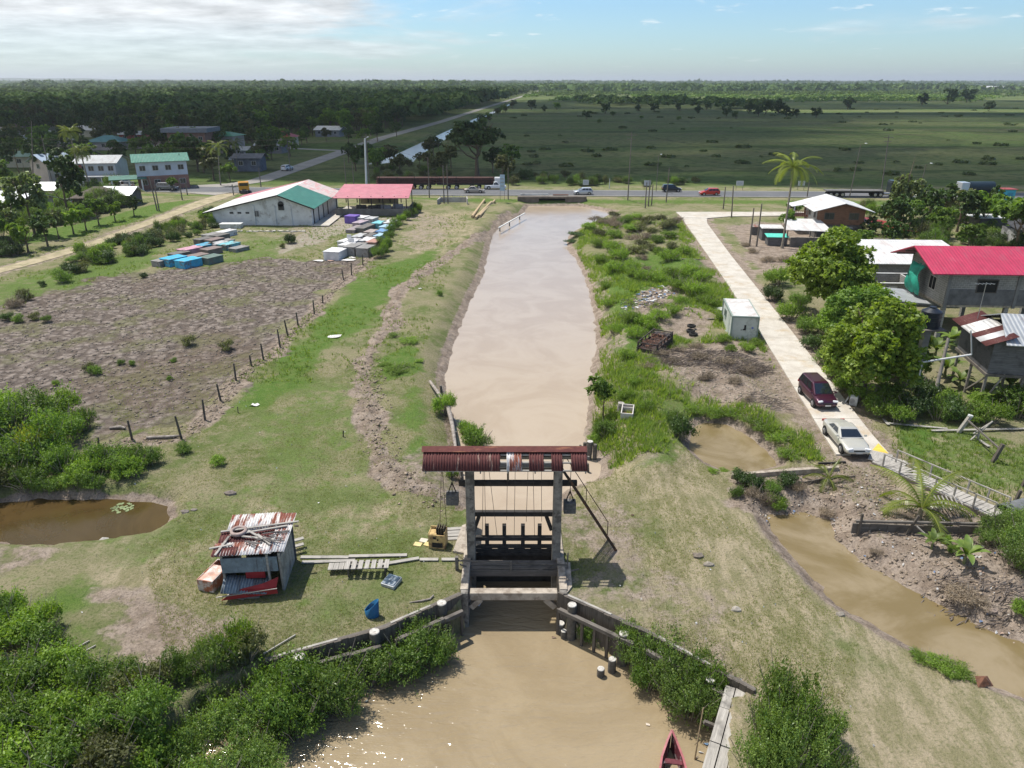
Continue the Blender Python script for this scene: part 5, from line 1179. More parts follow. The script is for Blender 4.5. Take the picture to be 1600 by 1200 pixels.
for s_ in (-1, 1):
    for (a, b) in zip(st_[:-1], st_[1:]): mb.bar((a[0], s_ * (a[1] - .02), a[2] + .02), (b[0], s_ * (b[1] - .02), b[2] + .02), .08, .04)
mb.build('gunwale', M((.36, .12, .13), .5, 0, .3, 5), e)
mb = MB(); mb.box((-1.0, 0, .3), (.25, 1.1, .05)); mb.build('thwart', REDI, e)
mb = MB(); mb.box((.35, 0, .42), (.22, .72, .05)); mb.build('thwart', REDI, e)
# floating litter near the boat
for i, (px, py, c_, lb) in enumerate([(1012,1134,(.7,.6,.5),'pale scrap floating left of the red boat'),(1092,1155,(.6,.55,.3),'yellowish scrap floating by the bamboo pole'),(1103,1165,(.15,.25,.4),'blue scrap floating below the boardwalk'),(1097,1178,(.6,.6,.6),'white scrap floating right of the boat bow'),(1088,1185,(.12,.1,.09),'dark float beside the bamboo pole'),(748,946,(.8,.8,.78),'small white scrap afloat under the front beam of the sluice'),(572,1096,(.25,.28,.26),'grey bottle floating off the left mangroves'),(714,984,(.5,.6,.6),'crumpled plastic at the foot of the left corner post'),(865,996,(.15,.1,.07),'bird sized driftwood in the basin by the stumps')]):
    q = P(px, py, ZB); mb = MB(); g = random.Random(i); mb.add([(g.uniform(-.14, .14), g.uniform(-.1, .1), g.uniform(-.02, .07)) for _ in range(6)], [(0, 1, 2), (0, 2, 3), (0, 3, 4), (1, 2, 5), (2, 3, 5), (3, 4, 5)])
    tag(mb.build('floating_litter', M(c_, .6, 0, .2), None, (q.x, q.y, ZB + .02)), lb, 'litter')
# ------------------------------------------------------------------ old timber revetment on the left canal bank, above the gate
LOG = M((.30, .265, .235), .9, 0, .5, 4, bump=.03, name='driftwood')
mb = MB(); a = G(672, 600, .25); b = P(712, 700, -.2); mb.tube([(0, 0, 0), tuple((P(700, 635, .2) - a)), tuple((P(707, 665, .1) - a)), tuple(b - a)], [.12, .16, .15, .1], 8); tag(mb.build('bleached_log', LOG, None, a), 'long bleached log lying along the left canal edge', 'log')
e = empty('timber_revetment', P(712, 690, -.6), 0, 'broken dark timber revetment at the left canal edge behind the rusty roof', 'revetment')
mb = MB()
for px, py in [(690,608),(697,640),(706,655),(710,680),(716,700),(714,720),(722,740)]:
    q = P(px, py, -.3) - e.location; mb.cyl((q.x, q.y, -1.2), (q.x + rnd.uniform(-.1, .1), q.y, rnd.uniform(.1, .7)), .11, .09, 8)
mb.build('post', PILE, e)
mb = MB(); pp = [P(px, py, -.4) - e.location for px, py in [(690,600),(703,645),(712,690),(720,745)]]
for a, b in zip(pp[:-1], pp[1:]): mb.bar((a.x, a.y, -.3), (b.x, b.y, -.3), .07, .9)
mb.build('plank', OLDW, e)
for i, (px, py, z, h, r) in enumerate([(922,700,-.2,2.2,.22),(914,702,-.5,1.8,.12),(930,705,-.4,1.8,.14),(907,706,-.4,1.9,.08),(918,735,-.9,1.6,.1)]):
    pile(px, py - 10, z + .3, r, ['thick cut timber pile at the right canal edge','thin timber pile left of the thick cut one','split timber pile right of the thick cut one','thin leaning post at the right canal edge','short post standing in the inlet beside the stair'][i], .1 * (i - 2), topm=PTOP if i == 0 else PILE)
# ================================================================== vehicles
GLASS = M((.012, .016, .02), .08, 0, .1, 2, spec=.9, name='car_glass'); TYRE = M((.02, .02, .02), .85, 0, .2, 8, name='tyre_rubber'); RIM = M((.45, .45, .46), .35, .8, .1, 5, name='wheel_rim')
LAMP = M((.75, .77, .8), .15, 0, .05, 3, spec=.8, name='headlight_glass'); TAIL = M((.35, .02, .02), .25, 0, .05, 3, spec=.8, name='tail_light_glass'); TRIM = M((.02, .02, .022), .6, 0, .1, 5, name='black_trim'); PLATE = M((.6, .6, .58), .5, 0, .05, 3, name='number_plate')
def wheel(e, x, y, r, w=.2, rim=True):
    o = empty('wheel', (x, y, r)); o.parent = e
    s_ = 1 if y > 0 else -1
    mb = MB(); mb.cyl((0, -w / 2, 0), (0, w / 2, 0), r, r, 18); mb.build('tyre', TYRE, o, bevel=.02)
    if rim:
        mb = MB(); mb.cyl((0, s_ * w / 2, 0), (0, s_ * (w / 2 + .012), 0), r * .62, r * .55, 14)
        for k in range(5): a = k * 1.2566; mb.bar((0, s_ * (w / 2 + .014), 0), (math.cos(a) * r * .58, s_ * (w / 2 + .014), math.sin(a) * r * .58), .05, .02)
        mb.build('rim', RIM, o)
def car(name, lab, cat, loc, rz, paint, kind='sedan', L=4.5, W=1.7, Hh=1.38, group=None, detail=True, z=.11):
    e = empty(name, (loc[0], loc[1], z), rz, lab, cat, group); hl = L / 2; hw = W / 2
    if kind == 'sedan':
        top = [(-1, .72), (-.97, .86), (-.75, .92), (-.45, .93), (0, .91), (.35, .87), (.62, .80), (.85, .70), (.96, .60), (1, .48)]
        cab = (-.66, .42, -.34, .10)      # base rear, base front, roof rear, roof front (fractions of half length)
    elif kind == 'hatch':
        top = [(-1, .80), (-.98, .95), (-.8, .98), (-.45, .98), (0, .96), (.4, .93), (.66, .86), (.86, .76), (.96, .64), (1, .5)]
        cab = (-.97, .52, -.80, .12)
    elif kind == 'mpv':
        top = [(-1, .85), (-.985, 1.0), (-.8, 1.03), (-.4, 1.02), (0, 1.0), (.4, .98), (.66, .90), (.86, .80), (.96, .68), (1, .5)]
        cab = (-.975, .60, -.86, .16)
    else:   # pickup
        top = [(-1, .95), (-.985, .98), (-.8, .98), (-.3, .98), (0, .98), (.4, 1.0), (.66, .97), (.88, .90), (.97, .78), (1, .55)]
        cab = (-.22, .50, -.12, .20)
    vs = []; m = 12
    for fx, zt in top:
        t = abs(fx); w = hw * (1 - .10 * max(0, (t - .6) / .4) ** 1.5 - .12 * max(0, (t - .93) / .07)); zb = .22 + .10 * max(0, (t - .8) / .2) ** 2
        half = [(0, zb), (w * .8, zb), (w * .97, zb + .10), (w, .48 if zt > .6 else zt * .8), (w * .985, zt * .86), (w * .90, zt * .975), (w * .55, zt + .015), (0, zt + .03)]
        ring = [(fx * hl, y, z_) for y, z_ in half] + [(fx * hl, -y, z_) for y, z_ in half[-2:0:-1]]
        vs += ring; m = len(ring)
    mb = MB(); n = len(top)
    mb.add(vs, [(i * m + j, i * m + (j + 1) % m, (i + 1) * m + (j + 1) % m, (i + 1) * m + j) for i in range(n - 1) for j in range(m)] + [tuple(range(m))[::-1], tuple((n - 1) * m + j for j in range(m))], 0, True)
    o = mb.build('body', paint, e)
    if detail: sb = o.modifiers.new('smooth', 'SUBSURF'); sb.levels = 2; sb.render_levels = 2
    zb0 = .88 if kind == 'sedan' else .95; br, bf, rr, rf = [c * hl for c in cab]; wb, wt = hw * .90, hw * .70
    if kind == 'pickup': zb0 = .96
    lv = [(zb0, br, bf, wb), (Hh - .07, rr, rf, wt), (Hh, rr + .12, rf - .12, wt * .86)]
    vs = []
    for z_, a, b, w in lv: vs += [(a, -w, z_), (b, -w, z_), (b, w, z_), (a, w, z_)]
    mb = MB(); mb.add(vs, [(i * 4 + j, i * 4 + (j + 1) % 4, (i + 1) * 4 + (j + 1) % 4, (i + 1) * 4 + j) for i in range(2) for j in range(4)] + [(8, 9, 10, 11)], 0, False)
    mb.build('cabin', paint, e, bevel=.045)
    def face(c4, u0, u1, v0, v1, off):   # panel inside a quad a,b (bottom) c,d (top)
        a, b, c, d = [Vector(q) for q in c4]; nn = (b - a).cross(d - a).normalized() * off
        f_ = lambda u, v: (a.lerp(b, u)).lerp(d.lerp(c, u), v) + nn
        return [f_(u0, v0), f_(u1, v0), f_(u1, v1), f_(u0, v1)]
    A = [Vector(q) for q in vs[:4]]; B = [Vector(q) for q in vs[4:8]]
    q_ = face((A[1], A[2], B[2], B[1]), .06, .94, .08, .95, .012); mb = MB(); mb.add(q_, [(0, 1, 2, 3)]); mb.build('windscreen', GLASS, e, fixn=False)
    q_ = face((A[3], A[0], B[0], B[3]), .08, .92, .15, .92, .012); mb = MB(); mb.add(q_, [(0, 1, 2, 3)]); mb.build('rear_window', GLASS, e, fixn=False)
    cuts = [(.12, .40), (.43, .80)] if kind in ('sedan', 'pickup') else [(.05, .28), (.31, .55), (.58, .84)]
    for s_ in (0, 1):
        for u0, u1 in cuts:
            q4 = (A[0], A[1], B[1], B[0]) if s_ == 0 else (A[2], A[3], B[3], B[2]); a_, b_ = (u0, u1) if s_ == 0 else (1 - u1, 1 - u0)
            mb = MB(); mb.add(face(q4, a_, b_, .14, .93, .012), [(0, 1, 2, 3)]); mb.build('side_window', GLASS, e, fixn=False)
    wr = .31 if kind != 'pickup' else .38
    for fx in (-.60, .62):
        for s_ in (-1, 1):
            mb = MB(); mb.cyl((fx * hl, s_ * (hw - .12), wr), (fx * hl, s_ * (hw + .004), wr), wr + .055, wr + .05, 18); mb.build('wheel_arch', TRIM, e)
            wheel(e, fx * hl, s_ * (hw - .075), wr, .19, detail)
    zt = .62 if kind == 'sedan' else .70
    for s_ in (-1, 1):
        mb = MB(); mb.box((hl * .945, s_ * hw * .66, zt), (.16, .36, .13), rz=-s_ * .28); mb.build('headlight', LAMP, e, bevel=.03)
        mb = MB(); mb.box((-hl * .975, s_ * hw * .72, zt + .12), (.10, .30, .16)); mb.build('tail_light', TAIL, e, bevel=.02)
        mb = MB(); mb.box((bf * .80, s_ * (hw + .07), zb0 + .08), (.12, .18, .11)); mb.build('wing_mirror', paint, e, bevel=.02)
    mb = MB(); mb.box((hl * .985, 0, .56), (.05, W * .42, .09)); mb.build('grille', TRIM, e, bevel=.01)
    mb = MB(); mb.box((hl * .99, 0, .30), (.06, W * .6, .12)); mb.build('bumper_vent', TRIM, e, bevel=.01)
    mb = MB(); mb.box((hl * 1.005, 0, .42), (.02, .42, .1)); mb.build('number_plate', PLATE, e)
    if kind == 'pickup':
        mb = MB(); mb.box((-hl * .62, 0, .995), (hl * .68, W * .80, .02)); mb.build('load_bed', TRIM, e)
    return e
SILV = M((.55, .54, .49), .3, .35, .06, 2, coat=.6, name='champagne_paint'); PURP = M((.055, .012, .03), .28, .3, .05, 2, coat=.8, name='plum_paint')
WHT = M((.68, .69, .7), .35, 0, .05, 2, coat=.5, name='white_paint'); REDP = M((.45, .035, .02), .35, 0, .05, 2, coat=.5, name='red_paint'); BLK = M((.012, .015, .018), .3, 0, .05, 2, coat=.5, name='black_paint'); GRY = M((.18, .19, .2), .3, .4, .05, 2, coat=.5, name='grey_paint'); SLV = M((.5, .52, .56), .3, .3, .05, 2, coat=.5, name='silver_paint'); BEI = M((.34, .31, .28), .35, .3, .05, 2, coat=.5, name='beige_paint'); ORG = M((.60, .28, .03), .5, 0, .1, 2, coat=.2, name='orange_paint')
a, b = P(1286, 682, .1), P(1307, 708, .1); hd = math.atan2(b.y - a.y, b.x - a.x); c_ = P(1319, 693, .1)
car('parked_car', 'pale silver two-door coupe parked at the lower end of the concrete road', 'car', c_, hd + .02, SILV, 'sedan', 4.45, 1.72, 1.28)
c_ = P(1275, 625, .1); car('parked_minivan', 'dark plum minivan parked behind the silver coupe on the concrete road', 'minivan', c_, hd + .05, PURP, 'mpv', 4.1, 1.68, 1.62)
rd = lambda px, py: P(px, py, .11)
car('road_car', 'silver hatchback on the main road directly above the canal culvert', 'car', rd(911, 304), math.pi + .03, SLV, 'hatch', 4.1, 1.68, 1.48)
car('road_car', 'bright red hatchback on the main road at the right', 'car', rd(1108, 305), math.pi + .03, REDP, 'hatch', 4.3, 1.7, 1.5)
car('road_car', 'black car on the far lane of the main road beside the red one', 'car', rd(1049, 299.5), 0, BLK, 'mpv', 4.3, 1.7, 1.6)
car('road_car', 'beige sedan on the main road in front of the parked lorries', 'car', rd(741, 301), -.03, BEI, 'sedan', 4.5, 1.7, 1.42)
car('pickup_truck', 'white pickup at the far side of the road right of the parked lorries', 'pickup', rd(774, 295.5), 0, WHT, 'pickup', 4.9, 1.75, 1.7)
car('pickup_truck', 'white pickup in front of the grey roofed house in the village', 'pickup', P(190, 295, .1), math.pi, WHT, 'pickup', 4.9, 1.75, 1.7)
car('parked_minivan', 'dark grey van parked before the green roofed two-storey house', 'minivan', P(262, 297, .1), 0, GRY, 'mpv', 4.6, 1.7, 1.7)
car('road_car', 'white car driving away up the side road through the village', 'car', P(449, 266, .1), R(75), WHT, 'hatch', 4.3, 1.7, 1.5)
car('parked_car', 'white car half hidden by garden shrubs at the left edge', 'car', P(98, 322, .1), R(160), WHT, 'hatch', 4.3, 1.7, 1.5)
# orange lorry
e = empty('tipper_lorry', P(382, 300, .1), R(-70), 'orange tipper lorry turning at the village junction', 'lorry')
mb = MB(); mb.box((1.5, 0, 1.5), (1.5, 2.1, 1.7)); mb.build('cab', ORG, e, bevel=.1)
mb = MB(); mb.box((2.27, 0, 1.85), (.03, 1.8, .6)); mb.build('windscreen', GLASS, e)
mb = MB(); mb.box((-1.0, 0, 1.0), (3.2, 2.2, .12)); mb.box((-1.0, 1.05, 1.5), (3.2, .1, 1.0)); mb.box((-1.0, -1.05, 1.5), (3.2, .1, 1.0)); mb.box((.55, 0, 1.7), (.1, 2.1, 1.4)); mb.box((-2.55, 0, 1.5), (.1, 2.1, 1.0)); mb.build('tipper_body', ORG, e)
mb = MB(); mb.box((0, 0, .75), (5, .9, .25)); mb.build('chassis', TRIM, e)
for x in (1.5, -1.6):
    for y in (-.95, .95): wheel(e, x, y, .45, .28, False)
# flatbed lorry on the right
q = rd(1325, 301); e = empty('flatbed_lorry', (q.x, 158.5, .11), math.atan2(-9.5, 150) * .8, 'dark cabbed articulated lorry with a long empty flatbed trailer on the main road', 'lorry')
DG_ = M((.018, .028, .035), .4, 0, .2, 2, coat=.3, name='dark_cab_paint'); DECK = M((.16, .155, .15), .8, .1, .3, 2, name='trailer_deck')
mb = MB(); mb.box((6.6, 0, 1.95), (1.9, 2.3, 2.3)); mb.box((6.35, 0, 3.2), (1.3, 2.1, .35)); mb.build('cab', DG_, e, bevel=.12)
mb = MB(); mb.box((7.56, 0, 2.35), (.04, 2.0, .8)); mb.build('windscreen', GLASS, e)
mb = MB(); mb.box((6.9, -1.16, 2.35), (.8, .04, .65)); mb.box((6.9, 1.16, 2.35), (.8, .04, .65)); mb.build('side_window', GLASS, e)
mb = MB(); mb.box((-1.5, 0, 1.25), (11.6, 2.4, .22)); mb.box((4.1, 0, 1.25), (.12, 2.4, .5)); mb.build('trailer_deck', DECK, e, bevel=.02)
mb = MB(); mb.box((-1.5, 0, .95), (11.0, .9, .35)); mb.box((5.0, 0, .8), (4.4, .9, .3)); mb.bar((2.4, .6, 1.1), (2.4, .6, .2), .12); mb.bar((2.4, -.6, 1.1), (2.4, -.6, .2), .12); mb.build('chassis', TRIM, e)
mb = MB(); mb.cyl((4.4, -.9, .75), (5.6, -.9, .75), .3, .3, 12); mb.build('fuel_tank', RIM, e)
for x in (-6.4, -5.2, -4.0, 2.7, 3.8, 6.7):
    for y in (-1.0, 1.0): wheel(e, x, y, .5, .3)
# parked lorries with log stacks beyond the road
def log_lorry(px, L, lab, cabw):
    q = P(px, 297, .1); e = empty('log_lorry', (q.x, 170.8, 0), 0, lab, 'lorry', 'parked lorries stacked with dark logs')
    mb = MB(); mb.box((0, 0, 1.2), (L, 2.3, .3)); mb.build('deck', TRIM, e)
    g = random.Random(int(px)); mb = MB()
    for r in range(4):
        for k in range(6): mb.cyl((-L / 2 + g.uniform(-.4, .3), -.95 + k * .38, 1.5 + r * .33), (L / 2 + g.uniform(-.3, .5), -.95 + k * .38, 1.5 + r * .33), .17, .15, 7)
    mb.build('log_stack', M((.085, .045, .04), .9, 0, .5, 3, name='dark_log_bark'), e)
    for x in (-L * .3, -L * .15, L * .12, L * .25, L * .38):
        for y in (-1.0, 1.0): wheel(e, x, y, .5, .3)
    for x in (-L * .45, -L * .15, L * .15, L * .45): mb = MB(); mb.bar((x, -1.2, 1.2), (x, -1.2, 2.9), .1); mb.build('stake', TRIM, e)
    if cabw: mb = MB(); mb.box((L / 2 + 1.2, 0, 1.6), (1.7, 2.2, 2.0)); mb.build('cab', WHT, e, bevel=.1)
log_lorry(634, 13, 'left parked lorry stacked with dark logs, partly behind the pink roof', False); log_lorry(726, 12.6, 'right parked lorry stacked with dark logs, beneath the spreading tree', True)
# dark tanker at the right
e = empty('tanker_lorry', P(1532, 305, .1), 0, 'dark tanker lorry half hidden by trees on the road at the right', 'lorry')
mb = MB(); mb.cyl((-3, 0, 1.8), (2.2, 0, 1.8), 1.05, 1.05, 18); mb.build('tank', M((.02, .035, .05), .4, 0, .2, 3), e, bevel=.08)
mb = MB(); mb.box((-4.2, 0, 1.7), (1.7, 2.2, 2.1)); mb.build('cab', SLV, e, bevel=.1); mb = MB(); mb.box((-.6, 0, .75), (8, .9, .25)); mb.build('chassis', TRIM, e)
for x in (-4.1, 0, 1.2):
    for y in (-.95, .95): wheel(e, x, y, .48, .3, False)
# burnt out vehicle wreck on the right bank
q = G(1024, 545); a, b = G(1000, 552), G(1052, 512); hd2 = math.atan2(b.y - a.y, b.x - a.x)
e = empty('burnt_wreck', q, hd2, 'burnt out vehicle shell full of rusty scrap lying in the weeds beside the canal', 'vehicle wreck')
CHAR = M((.055, .05, .052), .85, .2, .6, 4, (.16, .12, .10), .5, bump=.02, name='charred_metal'); RS = M((.17, .08, .05), .9, 0, .6, 6, (.09, .06, .05), .5, name='rusty_scrap')
mb = MB(); L, W, H_ = 4.6, 1.8, 1.25
for y in (-W / 2, W / 2):
    mb.box((-.2, y, .42), (L, .06, .78)); mb.box((0, y, H_), (L - .6, .07, .08))
    for x in (-2.1, -1.2, -.3, .6, 1.4): mb.bar((x, y, .8), (x, y, H_), .08)
for x in (-L / 2, L / 2 - .4): mb.box((x, 0, .35), (.07, W, .6)); mb.box((x, 0, H_ - .05), (.08, W, .08)); mb.bar((x, -W / 2, .6), (x, -W / 2, H_), .09); mb.bar((x, W / 2, .6), (x, W / 2, H_), .09)
mb.box((1.9, 0, .7), (.9, 1.7, .5)); mb.build('shell', CHAR, e)
mb = MB(); g = random.Random(3)
for k in range(85):
    a = Vector((g.uniform(-2.1, 1.4), g.uniform(-.8, .8), g.uniform(.6, 1.15))); an = g.uniform(0, 6.28); l_ = g.uniform(.3, 1.1); mb.bar(a, a + Vector((math.cos(an) * l_, math.sin(an) * l_ * .6, g.uniform(-.15, .2))), g.uniform(.03, .08), .03)
mb.build('scrap', RS, e)
mb = MB(); mb.box((-.3, 0, .45), (4.0, 1.6, .4)); mb.build('floor', M((.07, .05, .045), .95, 0, .4, 4), e)
for i, (px, py, z_) in enumerate([(1079, 519, 0), (1080, 514, .18), (1083, 524, 0)]):
    q = G(px, py); e = empty('old_tyre', (q.x, q.y, q.z + .02 + z_), 0, ['old tyre in the heap near the wreck, left one', 'old tyre lying on top of the small heap', 'old tyre in the heap near the wreck, right one'][i], 'tyre')
    mb = MB(); n = 18
    ring = [(.30, 0), (.42, .03), (.42, .2), (.30, .23), (.26, .2), (.26, .03)]; vs = [(math.cos(6.2832 * k / n) * r, math.sin(6.2832 * k / n) * r, z2) for k in range(n) for r, z2 in ring]
    mb.add(vs, [(k * 6 + j, ((k + 1) % n) * 6 + j, ((k + 1) % n) * 6 + (j + 1) % 6, k * 6 + (j + 1) % 6) for k in range(n) for j in range(6)], 0, True); mb.build('tread', TYRE, e)
# ================================================================== buildings
WPANE = M((.03, .035, .04), .15, 0, .2, 2, spec=.7, name='window_glass'); WFR = M((.5, .5, .48), .6, 0, .1, 4, name='window_frame')
WHITEW = M((.62, .63, .62), .85, 0, .18, .7, (.36, .35, .33), .35, name='whitewashed_wall')
GREYB = block_mat((.30, .295, .285), (.42, .41, .39), name='grey_block_wall'); REDB = block_mat((.30, .105, .07), (.36, .3, .26), .3, .1, name='red_brick_wall'); PALEB = block_mat((.46, .45, .43), (.56, .55, .53), name='pale_block_wall')
PINKR = corr_mat((.44, .13, .175), (.42, .17, .20), .3, .25, 1, .5, .0, name='pink_roof_sheet'); PINK2 = corr_mat((.44, .035, .085), (.38, .05, .09), .3, .3, 0, .4, .0, name='crimson_roof_sheet'); GRNR = corr_mat((.03, .17, .13), (.05, .20, .15), .4, .3, 0, .45, 0, name='green_roof_sheet')
WHR = corr_mat((.66, .66, .65), (.55, .50, .48), .35, .3, 0, .5, .1, name='white_roof_sheet'); GRR = corr_mat((.36, .38, .40), (.27, .27, .28), .4, .3, 0, .5, .2, name='grey_roof_sheet'); RUR = corr_mat((.30, .26, .24), (.22, .10, .07), .7, .3, 0, .7, .2, name='rusty_roof_sheet'); REDR = corr_mat((.33, .05, .045), (.26, .05, .05), .4, .3, 0, .5, .1, name='red_roof_sheet'); PLK = wood_mat((.22, .12, .075), 0, name='brown_plank_wall'); DPLK = wood_mat((.13, .13, .135), 0, name='grey_plank_wall'); TEAL = M((.10, .55, .45), .7, 0, .2, 3, name='teal_sheet')
def win(e, c, w, h, face, frame=WFR, pane=WPANE, bars=True):
    "window on a wall face: 'S' looks to -y, 'W' to -x, 'E' to +x"
    o = empty('window', c); o.parent = e; o.rotation_euler.z = {'S': 0, 'W': -math.pi / 2, 'E': math.pi / 2, 'N': math.pi}[face]
    t = .07; mb = MB()
    for x in (-w / 2, w / 2): mb.box((x, -.03, 0), (t, .08, h + t))
    for z in (-h / 2, h / 2): mb.box((0, -.03, z), (w - t, .08, t))
    if bars: mb.box((0, -.03, 0), (.04, .05, h - t))
    mb.build('frame', frame, o)
    mb = MB(); mb.box((0, -.012, 0), (w - t, .02, h - t)); mb.build('pane', pane, o)
    return o
def gable(e, w, d, z, rise, over, mat, along='y', th=.08, name='roof', dz=0):
    "two roof slabs meeting at a ridge that runs along x or y"
    mb = MB()
    if along == 'y':
        W = w / 2 + over; D = d / 2 + over; k = rise / (w / 2); lo = z - k * over
        mb.yprism([(-W, lo), (0, z + rise), (W, lo), (W, lo + th), (0, z + rise + th), (-W, lo + th)], -D, D)
        return mb.build(name, mat, e)
    W = d / 2 + over; D = w / 2 + over; k = rise / (d / 2); lo = z - k * over
    mb.yprism([(-W, lo), (0, z + rise), (W, lo), (W, lo + th), (0, z + rise + th), (-W, lo + th)], -D, D)
    mb.v = [(y, -x, z_) for (x, y, z_) in mb.v]
    return mb.build(name, mat, e)
def hip(e, w, d, z, rise, over, mat, th=.08, rl=None):
    W, D = w / 2 + over, d / 2 + over; rl = rl if rl is not None else max(0.05, W - D)
    vs = [(-W, -D, z), (W, -D, z), (W, D, z), (-W, D, z), (-rl, 0, z + rise), (rl, 0, z + rise)]
    mb = MB(); mb.add(vs, [(0, 1, 5, 4), (1, 2, 5), (2, 3, 4, 5), (3, 0, 4), (3, 2, 1, 0)])
    return mb.build('roof', mat, e)
def gwalls(e, w, d, h, rise, mat, along='y', z0=0, name='wall'):
    mb = MB(); 
    if along == 'y': mb.yprism([(-w / 2, z0), (w / 2, z0), (w / 2, h), (0, h + rise), (-w / 2, h)], -d / 2, d / 2)
    else:
        mb.yprism([(-d / 2, z0), (d / 2, z0), (d / 2, h), (0, h + rise), (-d / 2, h)], -w / 2, w / 2); mb.v = [(y, -x, z_) for (x, y, z_) in mb.v]
    return mb.build(name, mat, e)
# ---- the white hall with green and white roof
XA, XB = -50.6, -33.9; Y0, Y1 = 125.8, 145.5; cx_, cy_ = (XA + XB) / 2, (Y0 + Y1) / 2
e = empty('hall', (cx_, cy_, 0), 0, 'large white hall with a half white, half green gable roof beside the tombs', 'hall')
xr = -39.2 - cx_; wl, wr_ = XA - cx_, XB - cx_; dd = (Y1 - Y0) / 2
mb = MB(); mb.yprism([(wl, -.3), (wr_, -.3), (wr_, 2.95), (xr, 4.95), (wl, 2.35)], -dd, dd); mb.build('wall', WHITEW, e)
mb = MB()
for x in (wl + 7, wl + 10.5, wl + 13.2): mb.box((x, -dd - .06, 1.6), (.28, .14, 3.3))
mb.build('buttress', WHITEW, e)
SEAM = M((.03, .03, .03), .6, 0, .1)
k1 = (4.95 - 2.35) / (xr - wl); k2 = (4.95 - 2.95) / (wr_ - xr); lo, ro = wl - 1.5, wr_ + .7
def slab(name, pts, m, th=.09):
    mb = MB(); n = len(pts); vs = list(pts) + [(a, b, c + th) for a, b, c in pts]; mb.add(vs, [tuple(range(n))[::-1], tuple(range(n, 2 * n))] + [(i, (i + 1) % n, n + (i + 1) % n, n + i) for i in range(n)]); return mb.build(name, m, e)
f1 = lambda x: 5.0 + (x - xr) * k1; f2 = lambda x: 5.0 - (x - xr) * k2
slab('roof_left', [(lo, -dd - .6, f1(lo)), (xr, -dd - .6, 5.0), (xr, dd + .6, 5.0), (lo, dd + .6, f1(lo))], WHR)
slab('roof_right', [(xr, -dd - .6, 5.0), (ro, -dd - .6, f2(ro)), (ro, dd - 7.5, f2(ro)), (xr, dd - 7.5, 5.0)], GRNR)
slab('roof_rear', [(xr, dd - 7.5, 5.0), (ro, dd - 7.5, f2(ro)), (ro, dd + .6, f2(ro)), (xr, dd + .6, 5.0)], corr_mat((.62, .52, .50), (.62, .35, .34), .5, .3, 0, .5, 0, name='faded_pink_sheet'))
slab('roof_strip', [(lo, dd - 5, f1(lo) + .095), (xr - .3, dd - .5, f1(xr - .3) + .095), (xr - .3, dd + .6, f1(xr - .3) + .095), (lo, dd + .6, f1(lo) + .095)], PINKR, .03)
mb = MB(); mb.bar((lo, -dd - .63, f1(lo) - .02), (xr, -dd - .63, 4.98), .08, .2); mb.bar((xr, -dd - .63, 4.98), (ro, -dd - .63, f2(ro) - .02), .08, .2); mb.build('fascia', SEAM, e)
mb = MB(); mb.box((xr + .3, -dd - .05, 3.0), (.95, .14, 1.0)); mb.cyl((xr + .3, -dd - .12, 3.5), (xr + .3, -dd + .02, 3.5), .475, .475, 16); mb.build('arched_window', M((.05, .05, .05), .5, 0, .3), e)
win(e, (xr - 4.0, -dd, 1.9), .9, 1.0, 'S', pane=M((.12, .12, .12), .6, 0, .2))
for i in range(3):
    mb = MB(); mb.box((wl + 3.2 + i * 1.35, -dd - .02, 2.05), (.6, .1, .28)); mb.build('vent_block', M((.06, .06, .06), .8, 0, .2), e)
for i in range(4):
    mb = MB(); mb.box((wr_ + .06, -dd + 1.2 + i * 3.4, 1.5), (.12, .22, 3.0)); mb.build('column', SEAM, e)
for i in range(3): mb = MB(); mb.box((wr_ + .04, -dd + 2.9 + i * 3.4, 1.45), (.06, 2.7, 2.3)); mb.build('shutter', M((.50, .49, .46), .7, 0, .2, 2), e)
mb = MB(); mb.box((wr_ + 1.6, -1.5, .05), (2.8, 2 * dd - 1, .12)); tag(mb.build('concrete_apron', CONC, None, (cx_, cy_, 0)), kind='structure')
q = P(362, 356); mb = MB(); mb.box((0, 0, .35), (3.4, 1.4, .7)); mb.box((0, 0, .72), (3.6, 1.6, .08)); tag(mb.build('white_tomb', WHITEW, None, q, bevel=.02), 'long white tomb standing against the wall of the white hall', 'tomb')
# ---- open pavilion with the pink roof
XA, XB, Y0, Y1 = -32.0, -18.8, 135.2, 143.5; cx_, cy_ = (XA + XB) / 2, (Y0 + Y1) / 2; w, d = XB - XA, Y1 - Y0
e = empty('open_pavilion', (cx_, cy_, 0), 0, 'open sided pavilion with a plain pink roof beside the white hall', 'pavilion')
mb = MB(); mb.add([(-w / 2 - .2, -d / 2 - .7, 3.25), (w / 2 + .3, -d / 2 - .7, 3.25), (w / 2 + .2, d / 2 - 1.5, 4.75), (-w / 2 + .5, d / 2 - 1.5, 4.75), (w / 2 + .2, d / 2 + .8, 3.6), (-w / 2 - .2, d / 2 + .8, 3.6)], [(0, 1, 2, 3), (3, 2, 4, 5)]); o = mb.build('roof', PINKR, e); md = o.modifiers.new('t', 'SOLIDIFY'); md.thickness = .1
mb = MB(); mb.box((0, -d / 2, .62), (w, .2, 1.25)); mb.box((w / 2 - .1, .1, .62), (.2, d - .4, 1.25)); mb.build('low_wall', M((.17, .165, .155), .9, 0, .4, 1, name='dark_render'), e)
mb = MB(); mb.box((0, .1, .2), (w - .5, d - .5, .5)); mb.build('floor', M((.42, .40, .36), .8, 0, .2, 1), e)
for i in range(7):
    for y in (-d / 2, d / 2 - .3): mb = MB(); mb.box((-w / 2 + .3 + i * (w - .6) / 6, y, 2.3), (.16, .16, 2.3)); mb.build('post', SEAM, e)
